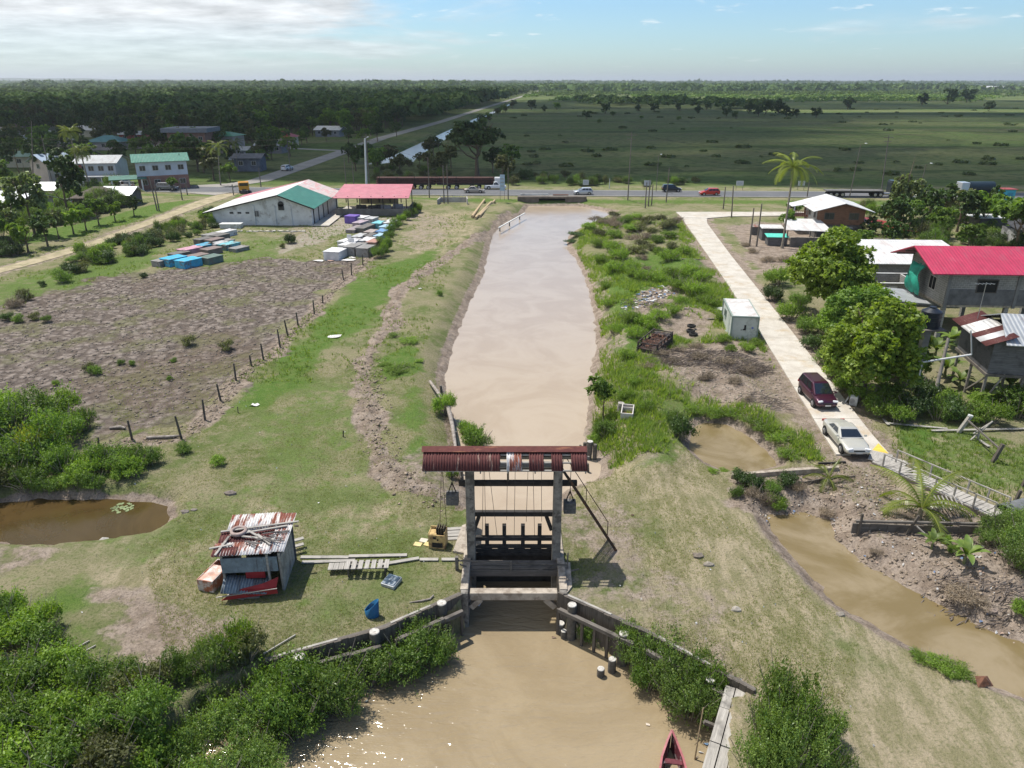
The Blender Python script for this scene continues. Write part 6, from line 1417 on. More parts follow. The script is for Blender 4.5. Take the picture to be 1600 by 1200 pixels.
mb = MB(); mb.box((.0, d / 2, 1.7), (w * .55, .12, 1.7)); mb.build('rear_wall', M((.45, .37, .20), .8, 0, .2, 1, name='ochre_wall'), e)
for k in range(5): mb = MB(); mb.box((rnd.uniform(-5, 5), rnd.uniform(-2, 2), .85), (1.8, .7, .75)); mb.build('bench', M((rnd.choice([.1, .2, .5]),) * 3, .8, 0, .2, 2), e)
# ---- block house with long crimson roof
a = PY(1453, 476, 66.0); zf = .0
e = empty('block_house', (47.2, 70.0, 0), R(-3), 'long unfinished grey block house with a bright crimson roof', 'house')
# local: left wall x=-7, front y=-4
w, d = 24.0, 7.5; x0 = -6.6; base = 3.2; top = 6.45
mb = MB(); mb.box((x0 + w / 2, 0, (base + top) / 2), (w, d, top - base)); mb.build('wall', GREYB, e)
mb = MB(); mb.box((x0 + w / 2, -d / 2 - .02, base + .75), (w + .02, .06, 1.5)); mb.build('rendered_band', M((.16, .16, .165), .9, 0, .4, 1.5, name='grey_render'), e)
mb = MB(); mb.yprism([(-d / 2, top), (d / 2, top), (0, top + 1.3)], x0, x0 + .2); mb.v = [(y, -x, z_) for (x, y, z_) in mb.v]; mb.build('gable_wall', PALEB, e)
mb = MB(); D = d / 2 + .9; k = 1.3 / (d / 2)
mb.yprism([(-D, top - k * .9 + .12), (0, top + 1.42), (D, top - k * .9 + .12), (D, top - k * .9 + .22), (0, top + 1.54), (-D, top - k * .9 + .22)], x0 - 1.9, x0 + w); mb.v = [(y, -x, z_) for (x, y, z_) in mb.v]; mb.build('roof', PINK2, e)
mb = MB()
for i in range(5): mb.bar((x0 - 1.8, -3.4 + i * 1.7, top + 1.25 - abs(-3.4 + i * 1.7) * k), (x0 + .4, -3.4 + i * 1.7, top + 1.25 - abs(-3.4 + i * 1.7) * k), .1, .14)
mb.build('rafter', M((.12, .10, .09), .9, 0, .3), e)
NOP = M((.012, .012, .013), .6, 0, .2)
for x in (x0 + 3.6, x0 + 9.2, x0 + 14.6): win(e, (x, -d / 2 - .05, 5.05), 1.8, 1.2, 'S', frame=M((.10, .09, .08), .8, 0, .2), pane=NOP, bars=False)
for x in (x0 + .15, x0 + 6.4, x0 + 12.0): mb = MB(); mb.box((x, -d / 2 - .06, 4.5), (.28, .1, 3.1)); mb.build('column', M((.2, .2, .2), .9, 0, .2), e)
win(e, (x0, -1.2, 4.7), 1.3, 1.25, 'W', frame=M((.45, .43, .4), .8, 0, .2), pane=NOP)
mb = MB(); 
for x in (x0 + .3, x0 + 6, x0 + 12, x0 + 18): 
    for y in (-d / 2 + .3, d / 2 - .3): mb2 = MB(); mb2.box((x, y, 1.4), (.35, .35, 3.1)); mb2.build('pier', GREYB, e)
mb = MB(); mb.box((x0 + w / 2, 0, base - .1), (w, d, .2)); mb.build('floor_slab', BEIGE, e)
mb = MB(); g = random.Random(5); n1 = 9; vs = []
for j in range(8):
    for i in range(n1): vs.append((-1.9 - .35 * math.sin(i * 1.1 + j) * .5 - .5 * math.sin(j * .45), -2.2 + i * .32 + .1 * math.sin(j), 6.3 - j * .42 + .12 * math.sin(i * 2.1)))
mb.add([(x0 + 1.2 + a_, b_ + 1.6, c__ - .2) for a_, b_, c__ in vs], [(j * n1 + i, j * n1 + i + 1, (j + 1) * n1 + i + 1, (j + 1) * n1 + i) for j in range(7) for i in range(n1 - 1)], 0, True)
o = mb.build('green_tarpaulin', M((.03, .33, .24), .6, 0, .35, 1.5, bump=.03, name='green_tarpaulin'), None, e.location, R(-3)); tag(o, 'crumpled green tarpaulin hanging on the end wall of the crimson roofed house', 'tarpaulin'); md = o.modifiers.new('t', 'SOLIDIFY'); md.thickness = .02
mb = MB(); mb.box((x0 - 1.7, .3, 2.95), (3.0, 5.4, .1), tilt=Matrix.Rotation(.08, 3, 'Y')); mb.build('lean_to_roof', GRR, e)
for y in (-2.2, 0, 2.6): mb = MB(); mb.bar((x0 - 3.0, y, 0), (x0 - 3.0, y, 2.9), .14); mb.build('post', OLDWZ, e)
# unfinished walls and white roof behind
q = P(1392, 446); e = empty('white_roofed_house', (44.5, 86.0, 0), R(-3), 'low white roofed block building behind the crimson roofed house', 'house')
mb = MB(); mb.box((1, 2, 1.4), (14, 6.0, 2.8)); mb.build('wall', GREYB, e)
mb = MB(); mb.add([(-7.0, -1.8, 2.9), (9.5, -1.8, 2.9), (8.5, 5.5, 4.3), (-5.5, 5.5, 4.3)], [(0, 1, 2, 3)]); o = mb.build('roof', WHR, e); md = o.modifiers.new('t', 'SOLIDIFY'); md.thickness = .1
e = empty('unfinished_wall', (42.5, 79.5, 0), R(-3), 'roofless block walls with white coping behind the large mango tree', 'unfinished building')
mb = MB(); mb.box((0, -2, 1.2), (11, .2, 2.4)); mb.box((0, 2.5, 1.2), (11, .2, 2.4)); mb.box((-3, .3, 1.2), (.2, 4.3, 2.4)); mb.box((1.5, .3, 1.2), (.2, 4.3, 2.4)); mb.build('wall', GREYB, e)
mb = MB(); mb.box((0, -2, 2.43), (11, .26, .06)); mb.box((0, 2.5, 2.43), (11, .26, .06)); mb.build('coping', WHITEW, e)
mb = MB(); mb.box((-1.2, -2.13, 1.1), (.9, .05, 2.0)); mb.build('door', WHITEW, e)
# ---- stilt house
e = empty('stilt_house', (36.9, 53.0, 0), R(-10), 'old grey plank house on tall stilts at the right edge', 'house')
fl, hw_ = 2.7, 2.5
mb = MB(); mb.box((3.6, 0, fl + hw_ / 2), (10.0, 5.8, hw_)); mb.build('wall', DPLK, e)
mb = MB(); mb.box((3.6, 0, fl - .12), (10.2, 6.0, .2)); mb.build('floor_frame', OLDW, e)
mb = MB(); mb.add([(-.9, -3.6, fl + hw_ - .05), (9.5, -3.6, fl + hw_ - .05), (9.5, 0, fl + hw_ + 1.3), (-.2, 0, fl + hw_ + 1.3), (9.5, 3.5, fl + hw_), (-.6, 3.5, fl + hw_)], [(0, 1, 2, 3), (3, 2, 4, 5)]); o = mb.build('roof', GRR, e); md = o.modifiers.new('t', 'SOLIDIFY'); md.thickness = .07
for i in range(7):
    y0 = -3.3 + i * .95; mm = [REDR, WHR, GRR, WHR, WHR, RUST, RUST][i]; mm = [RUST, M((.55, .55, .56), .5, .2, .1, 2), RUST, WHR, WHR, RUST, RUST][i]
    m4 = Matrix.Translation((-1.1, y0 + .45, fl + hw_ + .12)) @ Matrix.Rotation(-.38, 4, 'Y') @ Matrix.Rotation(math.pi / 2, 4, 'Z')
    corr_sheet('roof_sheet', .95, 2.2, mm, e, m4)
for x in (-1.3, 1.2, 3.8, 6.5):
    for y in (-2.7, 0, 2.7): mb = MB(); mb.bar((x, y, -.2), (x, y, fl), .16); mb.build('stilt', GREYWY if 0 else M((.27, .25, .225), .9, 0, .4, 3, name='grey_post'), e)
mb = MB(); mb.bar((-1.2, -2.9, .4), (-.2, -2.9, fl), .1); mb.bar((-1.3, 0, .2), (-1.3, -2.5, 2.2), .1); mb.build('brace', M((.27, .25, .225), .9, 0, .4, 3, name='grey_post'), e)
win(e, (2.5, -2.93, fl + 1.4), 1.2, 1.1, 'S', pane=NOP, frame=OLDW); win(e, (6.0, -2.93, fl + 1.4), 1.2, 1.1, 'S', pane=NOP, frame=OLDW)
PVC = M((.55, .55, .55), .5, 0, .1, name='white_pipe')
a, b = PY(1441, 566, 50), PY(1518, 554, 50); mb = MB(); mb.tube([(0, 0, 0), tuple(b - a)], .07, 8); mb.tube([(0, 0, 0), (0, 0, -1.1)], .06, 8); q2 = PY(1517, 516, 50); mb.tube([tuple(b - a), tuple(q2 - a)], .05, 8); tag(mb.build('drain_pipe', PVC, None, a), 'white drain pipe running level from the stilt house wall', 'pipe')
a = G(1458, 628); b = PY(1482, 528, a.y + 1.5); mb = MB(); mb.tube([(0, 0, -.3), tuple(b - a)], [.16, .11], 9); tag(mb.build('leaning_pole', M((.30, .27, .24), .9, 0, .4, 3, name='grey_post'), None, a), 'thick grey pole leaning in front of the stilt house', 'pole')
a = PY(1533, 475, 55); b = PY(1543, 450, 55); mb = MB(); mb.cyl((0, 0, -2.6), (0, 0, 1.7), .025, n=6)
for k in range(5): mb.bar((-.7 + k * .3, -.25, 1.6), (-.7 + k * .3, .25, 1.6), .02)
mb.bar((-.9, 0, 1.6), (.7, 0, 1.6), .025); tag(mb.build('roof_aerial', RIM, None, a), 'thin television aerial above the stilt house roof', 'aerial')
# ---- water tank tower
q = G(1437, 602); q.x = PY(1447, 520, q.y).x; e = empty('water_tank_tower', q, 0, 'black water tank on a slender concrete tower beside the mango trees', 'water tank')
zt_ = PY(1450, 512, q.y).z - q.z
mb = MB(); mb.box((0, 0, zt_ / 2), (.5, .5, zt_)); mb.bar((-.5, .2, 0), (-.15, .1, zt_ * .55), .14); mb.bar((-.7, -.1, 0), (-.2, 0, zt_ * .5), .1); mb.build('tower', GREYW if 0 else M((.27, .26, .245), .9, 0, .3, 2, name='grey_tower'), e)
mb = MB(); mb.box((.1, 0, zt_), (1.9, 1.7, .12)); mb.build('platform', OLDW, e)
TK = M((.015, .02, .03), .45, 0, .2, 3, name='black_tank'); mb = MB(); mb.cyl((.1, 0, zt_ + .06), (.1, 0, zt_ + 1.35), .72, .72, 20); mb.cyl((.1, 0, zt_ + 1.35), (.1, 0, zt_ + 1.6), .72, .3, 20)
for k in range(4): mb.cyl((.1, 0, zt_ + .3 + k * .3), (.1, 0, zt_ + .36 + k * .3), .75, .75, 20)
mb.build('tank', TK, e); mb = MB(); mb.cyl((.1, 0, zt_ + 1.6), (.1, 0, zt_ + 1.7), .25, .25, 14); mb.build('tank_lid', TK, e)
# ---- white roofed two storey house near the coconut palm
q = P(1310, 378); e = empty('two_storey_house', (50.6, 117.2, 0), R(-6), 'two-storey brown plank house with white gable roof behind the bright mango tree', 'house')
w, d = 6.8, 8.2
mb = MB(); mb.box((0, 0, 1.15), (w - .3, d - .3, 2.3)); mb.build('lower_wall', M((.16, .15, .145), .9, 0, .3, 1, name='grey_render'), e)
gwalls(e, w, d, 4.6, .9, PLK, 'y', 2.3, 'upper_wall')
gable(e, w, d, 4.65, .95, 1.1, WHR, 'y')
mb = MB(); mb.box((-w / 2 - .03, -.3, 3.45), (.06, d - 2, 2.2)); mb.build('side_cladding', WHITEW, e)
for x in (-1.8, 1.8): win(e, (x, -d / 2, 3.6), 1.4, .95, 'S', frame=OLDW)
win(e, (-w / 2 - .06, -2.5, 3.6), 1.2, 1.2, 'W'); win(e, (-w / 2 - .06, .3, 3.6), 1.2, 1.2, 'W')
mb = MB(); mb.box((-w / 2 - 1.2, d / 2 - 1.6, 2.7), (2.4, 3.0, .15)); mb.build('balcony_floor', M((.35, .15, .11), .8, 0, .2), e)
mb = MB()
for i in range(8): mb.box((-w / 2 - 2.3 + .3 * i, d / 2 - 3.1, 3.1), (.07, .07, .8))
mb.box((-w / 2 - 1.2, d / 2 - 3.1, 3.52), (2.4, .1, .08)); mb.box((-w / 2 - 2.4, d / 2 - 1.6, 3.52), (.1, 3, .08)); mb.box((-w / 2 - 2.38, d / 2 - 1.6, 3.1), (.05, 2.9, .7)); mb.build('balcony_rail', M((.62, .35, .28), .8, 0, .2), e)
for y in (d / 2 - 3.1, d / 2 - .2): mb = MB(); mb.box((-w / 2 - 2.35, y, 3.45), (.16, .16, 1.6)); mb.build('balcony_post', WHITEW, e)
mb = MB(); mb.box((-w / 2 - 1.3, d / 2 - 1.4, 4.45), (3.0, 3.6, .08), tilt=Matrix.Rotation(-.18, 3, 'Y')); mb.build('balcony_roof', WHR, e)
mb = MB(); mb.box((0, -d / 2 - .5, 2.0), (3.4, .8, .08)); mb.box((0, -d / 2 - .9, 1.2), (3.4, .06, .5)); mb.build('lower_canopy', M((.3, .3, .3), .8, 0, .2), e)
q = P(1232, 366); mb = MB(); mb.add([(-6.4, -2.2, 2.3), (.6, -2.6, 2.1), (.6, 3, 3.0), (-4.8, 3, 3.1)], [(0, 1, 2, 3)]); o = mb.build('roof', WHR, None); e2 = empty('lean_to_shed', (46.6, 111.0, 0), 0, 'flat white lean-to roof left of the two-storey plank house', 'shed'); o.parent = e2; md = o.modifiers.new('t', 'SOLIDIFY'); md.thickness = .06
for x, y in ((-5.8, -1.9), (-2.5, -2.1), (.2, -2.2), (-4.4, 2.7), (.2, 2.7)): mb = MB(); mb.bar((x, y, 0), (x, y, 2.3), .12); mb.build('post', OLDWZ, e2)
e2 = empty('lean_to_shed', (58.2, 116.5, 0), 0, 'red sheet lean-to roof right of the two-storey plank house', 'shed')
mb = MB(); mb.add([(-4.0, -4.0, 2.4), (3.6, -4.0, 1.3), (3.2, 2.0, 1.6), (-4.0, 2.0, 2.9)], [(0, 1, 2, 3)]); o = mb.build('roof', REDR, e2); md = o.modifiers.new('t', 'SOLIDIFY'); md.thickness = .06
for x, y in ((-3.6, -3.7), (3.2, -3.7), (3.0, 1.8)): mb = MB(); mb.bar((x, y, 0), (x, y, 1.35), .12); mb.build('post', OLDWZ, e2)
# yard wall in front of it
e2 = empty('yard_wall', (50, 107.5, 0), R(-4), 'grimy low block wall in front of the two-storey plank house', 'wall'); mb = MB(); mb.box((0, 0, .6), (18, .2, 1.5)); mb.build('blocks', M((.14, .13, .12), .9, 0, .4, 1, name='grimy_block'), e2); mb = MB(); mb.box((0, 0, 1.38), (18.1, .28, .08)); mb.build('coping', BEIGE, e2)
for i, (px, py, w_, d_, h_, m_, lb) in enumerate([(1203,366,3.4,2.2,1.9,WHR,'small shed with whitish sheet roof at the field edge left of the coconut palm'),(1212,374,3.2,2.0,1.3,TEAL,'low hutch under a teal sheet left of the coconut palm'),(1182,358,2.2,1.6,1.3,RUR,'small rusty hutch at the left end of the yard')]):
    e2 = empty('small_shed', P(px, py + 8), R(-5), lb, 'shed'); mb = MB(); mb.box((0, 0, h_ / 2), (w_ - .4, d_ - .3, h_)); mb.build('wall', DPLK, e2); mb = MB(); mb.box((0, 0, h_ + .05), (w_, d_, .06), tilt=Matrix.Rotation(.1, 3, 'X')); mb.build('roof', m_, e2)
# ---- shanty on the right
e2 = empty('shanty', (80.5, 108.5, 0), R(-4), 'long shanty with a dark patchwork sheet roof among the trees at the right', 'shanty')
mb = MB(); mb.box((0, 0, 1.2), (13, 6, 2.4)); mb.build('wall', M((.20, .20, .20), .9, 0, .5, .8, (.45, .45, .45), .5, name='patched_wall'), e2)
g = random.Random(9)
for i in range(9):
    m_ = g.choice([M((.06, .06, .065), .8, .1, .4, 1), RUR, GRR, M((.06, .06, .065), .8, .1, .4, 1)]); mb = MB(); mb.box((-6 + i * 1.5, -.2 + g.uniform(-.3, .3), 2.75 + g.uniform(-.04, .04)), (1.56, 7.2, .05), rz=g.uniform(-.04, .04), tilt=Matrix.Rotation(.16, 3, 'X')); mb.build('roof_sheet', m_, e2)
e2 = empty('pale_blue_house', (85.5, 99.5, 0), 0, 'small pale blue walled house in front of the shanty', 'house'); mb = MB(); mb.box((0, 0, 1.3), (5.5, 4, 2.6)); mb.build('wall', M((.48, .58, .60), .8, 0, .2, 1), e2); mb = MB(); mb.box((-.4, -.2, 2.75), (6.6, 5.0, .08), tilt=Matrix.Rotation(.2, 3, 'X')); mb.build('roof', M((.55, .65, .66), .6, 0, .3, .8), e2); win(e2, (-1.2, -2, 1.5), 1, 1, 'S')
e2 = empty('small_shed', (76.5, 99.5, 0), 0, 'white walled shed with red side left of the pale blue house', 'shed'); mb = MB(); mb.box((0, 0, 1.1), (3.0, 2.5, 2.2)); mb.build('wall', WHITEW, e2); mb = MB(); mb.box((0, 0, 2.3), (3.3, 2.8, .08)); mb.build('roof', RUR, e2)
e2 = empty('small_shed', (78.0, 121, 0), 0, 'shed with pale flat roof behind the shanty', 'shed'); mb = MB(); mb.box((0, 0, 1.1), (5.0, 3, 2.2)); mb.build('wall', DPLK, e2); mb = MB(); mb.box((0, 0, 2.3), (7, 4, .08)); mb.build('roof', WHR, e2)
# ---- blue kiosk
e2 = empty('roadside_kiosk', P(1568, 314), 0, 'small bright blue kiosk with red flat roof by the road at the right', 'kiosk'); mb = MB(); mb.box((0, 0, 1.2), (2.7, 2.2, 2.4)); mb.build('wall', M((.06, .38, .58), .7, 0, .15, 1), e2, bevel=.02); mb = MB(); mb.box((0, -.1, 2.45), (3.1, 2.7, .1)); mb.build('roof', REDR, e2); mb = MB(); mb.box((.3, -1.11, 1.4), (1.2, .04, .8)); mb.build('hatch', M((.05, .25, .4), .7), e2)
# ---- container cabin
a, b = G(1146, 534), G(1186, 527); e = empty('site_cabin', (0, 0, 0), 0, 'pale green white portable cabin beside the concrete road', 'portable cabin')
c0 = Vector((20.5, 65.5, 0)); ux = Vector((.991, -.13, 0)).normalized(); L_ = 6.0; w_ = 2.4; uy = Vector((-ux.y, ux.x, 0))
ct = c0 + ux * w_ / 2 + uy * L_ / 2; e.location = (ct.x, ct.y, 0); e.rotation_euler.z = math.atan2(ux.y, ux.x); CAB = M((.50, .54, .51), .6, 0, .12, 1.2, (.33, .36, .33), .3, name='cabin_panel'); CABF = M((.24, .30, .27), .6, 0, .15, 2, name='cabin_frame')
hc = 2.45
mb = MB(); mb.box((0, 0, hc / 2), (w_ - .06, L_ - .06, hc - .1)); mb.build('wall', CAB, e)
mb = MB()
for x in (-w_ / 2, w_ / 2):
    for y in (-L_ / 2, L_ / 2): mb.box((x, y, hc / 2), (.12, .12, hc))
    for z in (.06, hc - .06): mb.box((x, 0, z), (.12, L_ - .12, .14))
for y in (-L_ / 2, L_ / 2):
    for z in (.06, hc - .06): mb.box((0, y, z), (w_ - .12, .12, .14))
mb.build('frame', CABF, e, bevel=.01)
mb = MB(); mb.box((0, 0, hc - .01), (w_ - .14, L_ - .14, .06)); mb.build('roof', M((.56, .55, .54), .6, 0, .2, 1.5, (.42, .36, .33), .4, name='cabin_roof'), e)
mb = MB(); mb.box((.05, -L_ / 2 + .02, 1.35), (.18, .03, .50)); mb.box((-.07, -L_ / 2 + .02, 1.16), (.16, .03, .12)); mb.box((-.28, -L_ / 2 + .02, 1.12), (.05, .03, .12)); mb.build('black_lettering', TRIM, e)
mb = MB(); mb.cyl((.72, -L_ / 2 + .03, 1.35), (.72, -L_ / 2 + .0, 1.35), .10, n=10); mb.build('round_emblem', M((.15, .2, .5), .6), e)
win(e, (-w_ / 2 + .02, L_ * .18, 1.5), 1.0, .8, 'W', frame=CABF); mb = MB(); mb.box((-w_ / 2 + .02, -L_ * .2, 1.15), (.05, .85, 2.0)); mb.build('door', M((.42, .47, .44), .6), e)
mb = MB(); mb.add([(0, 0, .06), (1.6, .1, .05), (1.5, 1.2, .12), (.2, 1.0, .07), (.8, .5, .3)], [(0, 1, 4), (1, 2, 4), (2, 3, 4), (3, 0, 4)], 0, True); tag(mb.build('white_bag', WHITEW, None, G(1116, 486)), 'white bag lying at the rear corner of the portable cabin', 'bag')
# ---- village houses on the left
def vhouse(px, py, w, d, h, rise, lab, roofm, wallm, rz=0, roof='gable', along='x', two=None, over=.7, nwin=3, base=None, name='village_house'):
    q = P(px, py); e = empty(name, (q.x, q.y + d / 2, 0), R(rz), lab, 'house')
    if roof == 'gable': gwalls(e, w, d, h, rise, wallm, along); gable(e, w, d, h + .03, rise, over, roofm, along)
    elif roof == 'hip': mb = MB(); mb.box((0, 0, h / 2), (w, d, h)); mb.build('wall', wallm, e); hip(e, w, d, h, rise, over, roofm)
    else: mb = MB(); mb.box((0, 0, h / 2), (w, d, h)); mb.build('wall', wallm, e); mb = MB(); mb.box((0, 0, h + rise / 2), (w + 2 * over, d + 2 * over, rise)); mb.build('roof', roofm, e)
    if base is not None: mb = MB(); mb.box((0, 0, h * .24), (w + .06, d + .06, h * .5)); mb.build('lower_wall', base, e)
    for fl_ in ([h * .27, h * .76] if h > 4.5 else [h * .6]):
        for i in range(nwin): win(e, (-w / 2 + (i + .5) * w / nwin, -d / 2 - (.03 if base is not None and fl_ < h / 2 else 0), fl_), 1.2, 1.1, 'S')
    win(e, (-w / 2 - .04, 0, h * .76 if h > 4.5 else h * .6), 1.2, 1.1, 'W')
    return e
PINKW = M((.48, .40, .37), .85, 0, .2, .6, name='pinkish_wall'); CREAM = M((.50, .46, .34), .85, 0, .2, .6, name='cream_wall')
e = vhouse(246, 296, 10.5, 7.5, 6.2, 1.2, 'two-storey village house with dark green gable roof and brick ground floor', GRNR, M((.50, .54, .60), .85, 0, .15, .6, name='bluish_white_wall'), 26, 'gable', 'x', base=REDB, nwin=4)
mb = MB(); mb.box((-5.3, 0, 4.6), (.1, 4.5, 2.2)); mb.build('brick_panel', REDB, e); mb = MB(); mb.box((-7.2, -3.5, 2.9), (7.5, 4.0, .12), tilt=Matrix.Rotation(.12, 3, 'X')); mb.build('porch_roof', M((.06, .16, .13), .6, 0, .3, 1), e)
for x in (-10.4, -7, -4.5): mb = MB(); mb.box((x, -5.2, 1.3), (.3, .3, 2.6)); mb.build('porch_post', WHITEW, e)
e = vhouse(152, 292, 8.5, 8, 5.4, 1.2, 'two-storey village house with faded grey roof behind the slender palms', GRR, M((.46, .50, .54), .85, 0, .15, .6), 8, 'gable', 'x', nwin=4); mb = MB(); mb.box((0, -6, 2.6), (11.5, 3.4, .1)); mb.build('porch_roof', GRR, e); mb = MB(); mb.box((-3.8, -4.56, 4.2), (2.0, .06, 1.6)); mb.build('brown_shutter', M((.22, .07, .05), .8, 0, .2), e)
for x in (-5.4, -2, 2, 5.4): mb = MB(); mb.box((x, -7.4, 1.3), (.22, .22, 2.6)); mb.build('porch_post', WHITEW, e)
vhouse(296, 246, 12, 9, 7.6, 1.3, 'tall red brick village house with a grey flat parapet roof', M((.20, .21, .23), .8, 0, .2, 1), REDB, 0, 'flat', nwin=4, over=1.3, base=M((.28, .29, .31), .9, 0, .2))
vhouse(352, 240, 8, 8, 5.6, 1.4, 'village house with bright green hipped roof right of the tall brick one', M((.04, .22, .13), .5, 0, .2, .5), PINKW, -8, 'hip', nwin=2)
vhouse(163, 235, 12, 9, 2.8, 2.0, 'village house with wide teal hipped roof', M((.08, .22, .23), .6, 0, .2, .5), PINKW, 0, 'hip')
vhouse(82, 237, 13, 9, 2.8, 1.7, 'village house with pale grey hipped roof and pink wall behind the pale leaved tree', GRR, PINKW, 0, 'hip')
vhouse(56, 222, 14, 9, 2.8, 1.6, 'low village house with long light grey roof, second row from the forest', GRR, M((.3, .16, .14), .85), 0, 'hip')
vhouse(42, 208, 16, 10, 3.4, 1.8, 'cream village house with red gable front at the forest edge', corr_mat((.42, .33, .31), (.36, .14, .12), .5), CREAM, 0, 'hip', nwin=4)
vhouse(8, 226, 9, 8, 2.8, 1.4, 'small white roofed village house at the far left', WHR, WHITEW, 0, 'hip'); vhouse(12, 210, 10, 8, 2.8, 1.3, 'cream village house cut by the left picture edge', corr_mat((.42, .33, .31), (.36, .14, .12), .5), CREAM, 0, 'hip')
vhouse(435, 231, 10.5, 8, 3.6, 2.0, 'village house with crimson hipped roof beside the village lane', M((.36, .045, .06), .55, 0, .2, .5), CREAM, -4, 'hip'); vhouse(421, 240, 9, 6, 2.6, 1.0, 'grey shed house in front of the crimson hipped roof', GRR, M((.20, .20, .21), .9, 0, .3), -4, 'gable', 'x')
vhouse(514, 214, 11, 9, 3.0, 1.3, 'isolated grey house with white gable roof at the forest edge', WHR, M((.22, .23, .25), .9, 0, .3, 1), -8, 'gable', 'x'); vhouse(388, 268, 7, 5, 3.6, .8, 'dark shack with blue end wall between village and side road', M((.16, .16, .17), .8, 0, .3, 1), M((.12, .14, .18), .9, 0, .4, 1), 0, 'gable', 'x', nwin=2)
vhouse(372, 250, 6, 5, 3.0, .8, 'small pale house half hidden by trees right of the green hipped roof', GRR, M((.4, .42, .45), .9, 0, .2), 0, 'gable', 'x', nwin=2); vhouse(205, 222, 9, 6, 3.0, 1.0, 'village house with rusty red end right of the teal roof', GRR, M((.38, .10, .08), .9, 0, .3), 0, 'gable', 'x', nwin=2)
vhouse(30, 262, 9, 7, 3.0, 1.3, 'pale green roofed house behind the pale leaved tree crown', M((.16, .26, .20), .6, 0, .2, .5), CREAM, 6, 'hip', nwin=3); vhouse(118, 262, 8, 7, 3.0, 1.2, 'low pinkish house with rusty grey roof between the palms and the teal roof', RUR, PINKW, -5, 'gable', 'x', nwin=2); vhouse(232, 232, 9, 7, 3.0, 1.3, 'low house with rust red roof left of the tall brick one', M((.24, .09, .07), .7, 0, .3, .5), PINKW, 0, 'hip', nwin=2); vhouse(130, 214, 12, 8, 3.0, 1.5, 'white roofed house close to the forest behind the teal roof', WHR, CREAM, 0, 'gable', 'x', nwin=3)
vhouse(8, 345, 8.5, 8, 3.1, 1.3, 'near house with glaring white roof and pink wall at the left edge', M((.70, .72, .74), .35, .3, .08, .5, name='bright_roof_sheet'), PINKW, -16, 'gable', 'x', nwin=3); vhouse(60, 318, 7, 5, 2.8, 1.0, 'small white roofed house behind the pale leaved tree', M((.70, .72, .74), .35, .3, .08, .5), PINKW, 0, 'gable', 'x', nwin=2)
vhouse(78, 283, 8, 7, 4.6, 1.6, 'house with blue grey steep roof right of the pale leaved tree', M((.26, .33, .42), .5, .1, .2, .5), PINKW, 60, 'gable', 'x', nwin=2)
e = vhouse(186, 322, 5.6, 4, 2.4, 1.0, 'small shed with shiny white roof above the bright grass verge', M((.70, .72, .74), .35, .3, .08, .5), DPLK, -6, 'gable', 'x', nwin=1, name='garden_shed'); e = vhouse(148, 325, 7.4, 5.5, 1.9, 1.8, 'thatched brown hut left of the shiny white shed', M((.13, .11, .095), .95, 0, .4, 2, bump=.05, name='thatch'), DPLK, 0, 'hip', nwin=1, name='thatched_hut')
q = P(172, 300); mb = MB(); mb.add([(-2.6, -1.5, 0), (2.6, -1.5, 0), (2.6, 1.5, 0), (-2.6, 1.5, 0), (.9, 0, 2.3), (-.5, 0, 1.1)], [(0, 1, 4, 5), (1, 2, 4), (2, 3, 5, 4), (3, 0, 5)]); tag(mb.build('sand_heap', M((.42, .37, .34), .95, 0, .2, 1), None, q), 'pale heap of sand in front of the white pickup in the village', 'sand heap')
# low boundary wall with white balusters in front of the village house
e2 = empty('baluster_wall', P(180, 293), R(3), 'low white baluster wall before the grey roofed village house', 'wall'); mb = MB(); mb.box((0, 0, .3), (9, .2, .6)); mb.box((0, 0, 1.3), (9, .2, .12)); mb.build('wall', WHITEW, e2); mb = MB()
for i in range(24): mb.box((-4.4 + i * .38, 0, .9), (.12, .12, .7))
mb.build('baluster', WHITEW, e2)
# distant white sheds on the horizon
for px, py, w_ in [(1213,141,18),(1040,131.5,60),(1050,132,50),(1540,139,40),(1552,140,60),(1565,140,30),(1595,140,50),(1530,138,40)]:
    q = P(px, py); e2 = empty('distant_shed', (q.x, q.y, 0), 0, 'tiny white shed near the horizon', 'shed', 'white sheds near the horizon'); mb = MB(); mb.box((0, 0, 3), (w_, 15, 6)); mb.build('wall', WHITEW, e2); gable(e2, w_, 15, 6, 2.5, 1, WHR, 'x')
# ================================================================== tombs
TG_ = 'tombs beside the white hall'
def tomb(px, py, c, lab, w=1.5, l=2.5, h=.8, rz=0, dirt=(.16, .14, .12), da=.35, head=False):
    q = P(px, py + 4); e = empty('tomb', (q.x, q.y, 0), rz, lab, 'tomb', TG_)
    m_ = M(c, .85, 0, .25, 1.2, dirt, da, name='painted_concrete'); mb = MB(); mb.box((0, 0, h / 2 - .1), (w, l, h + .2)); mb.build('vault', m_, e, bevel=.02)
    mb = MB(); mb.box((0, 0, h + .03), (w + .12, l + .12, .09)); mb.build('slab', m_, e, bevel=.015)
    if head: mb = MB(); mb.box((0, l / 2 - .08, h + .35), (w * .6, .12, .6)); mb.build('headstone', m_, e, bevel=.02)
BL = (.07, .40, .62); CY = (.20, .52, .58); GD = (.15, .145, .14); GM = (.26, .255, .25); GL = (.44, .45, .46); PK = (.52, .30, .37); BR = (.22, .17, .16); PU = (.17, .11, .40); WH = (.62, .62, .63); GN = (.13, .19, .17); LB = (.35, .52, .65)
A_ = R(-28)
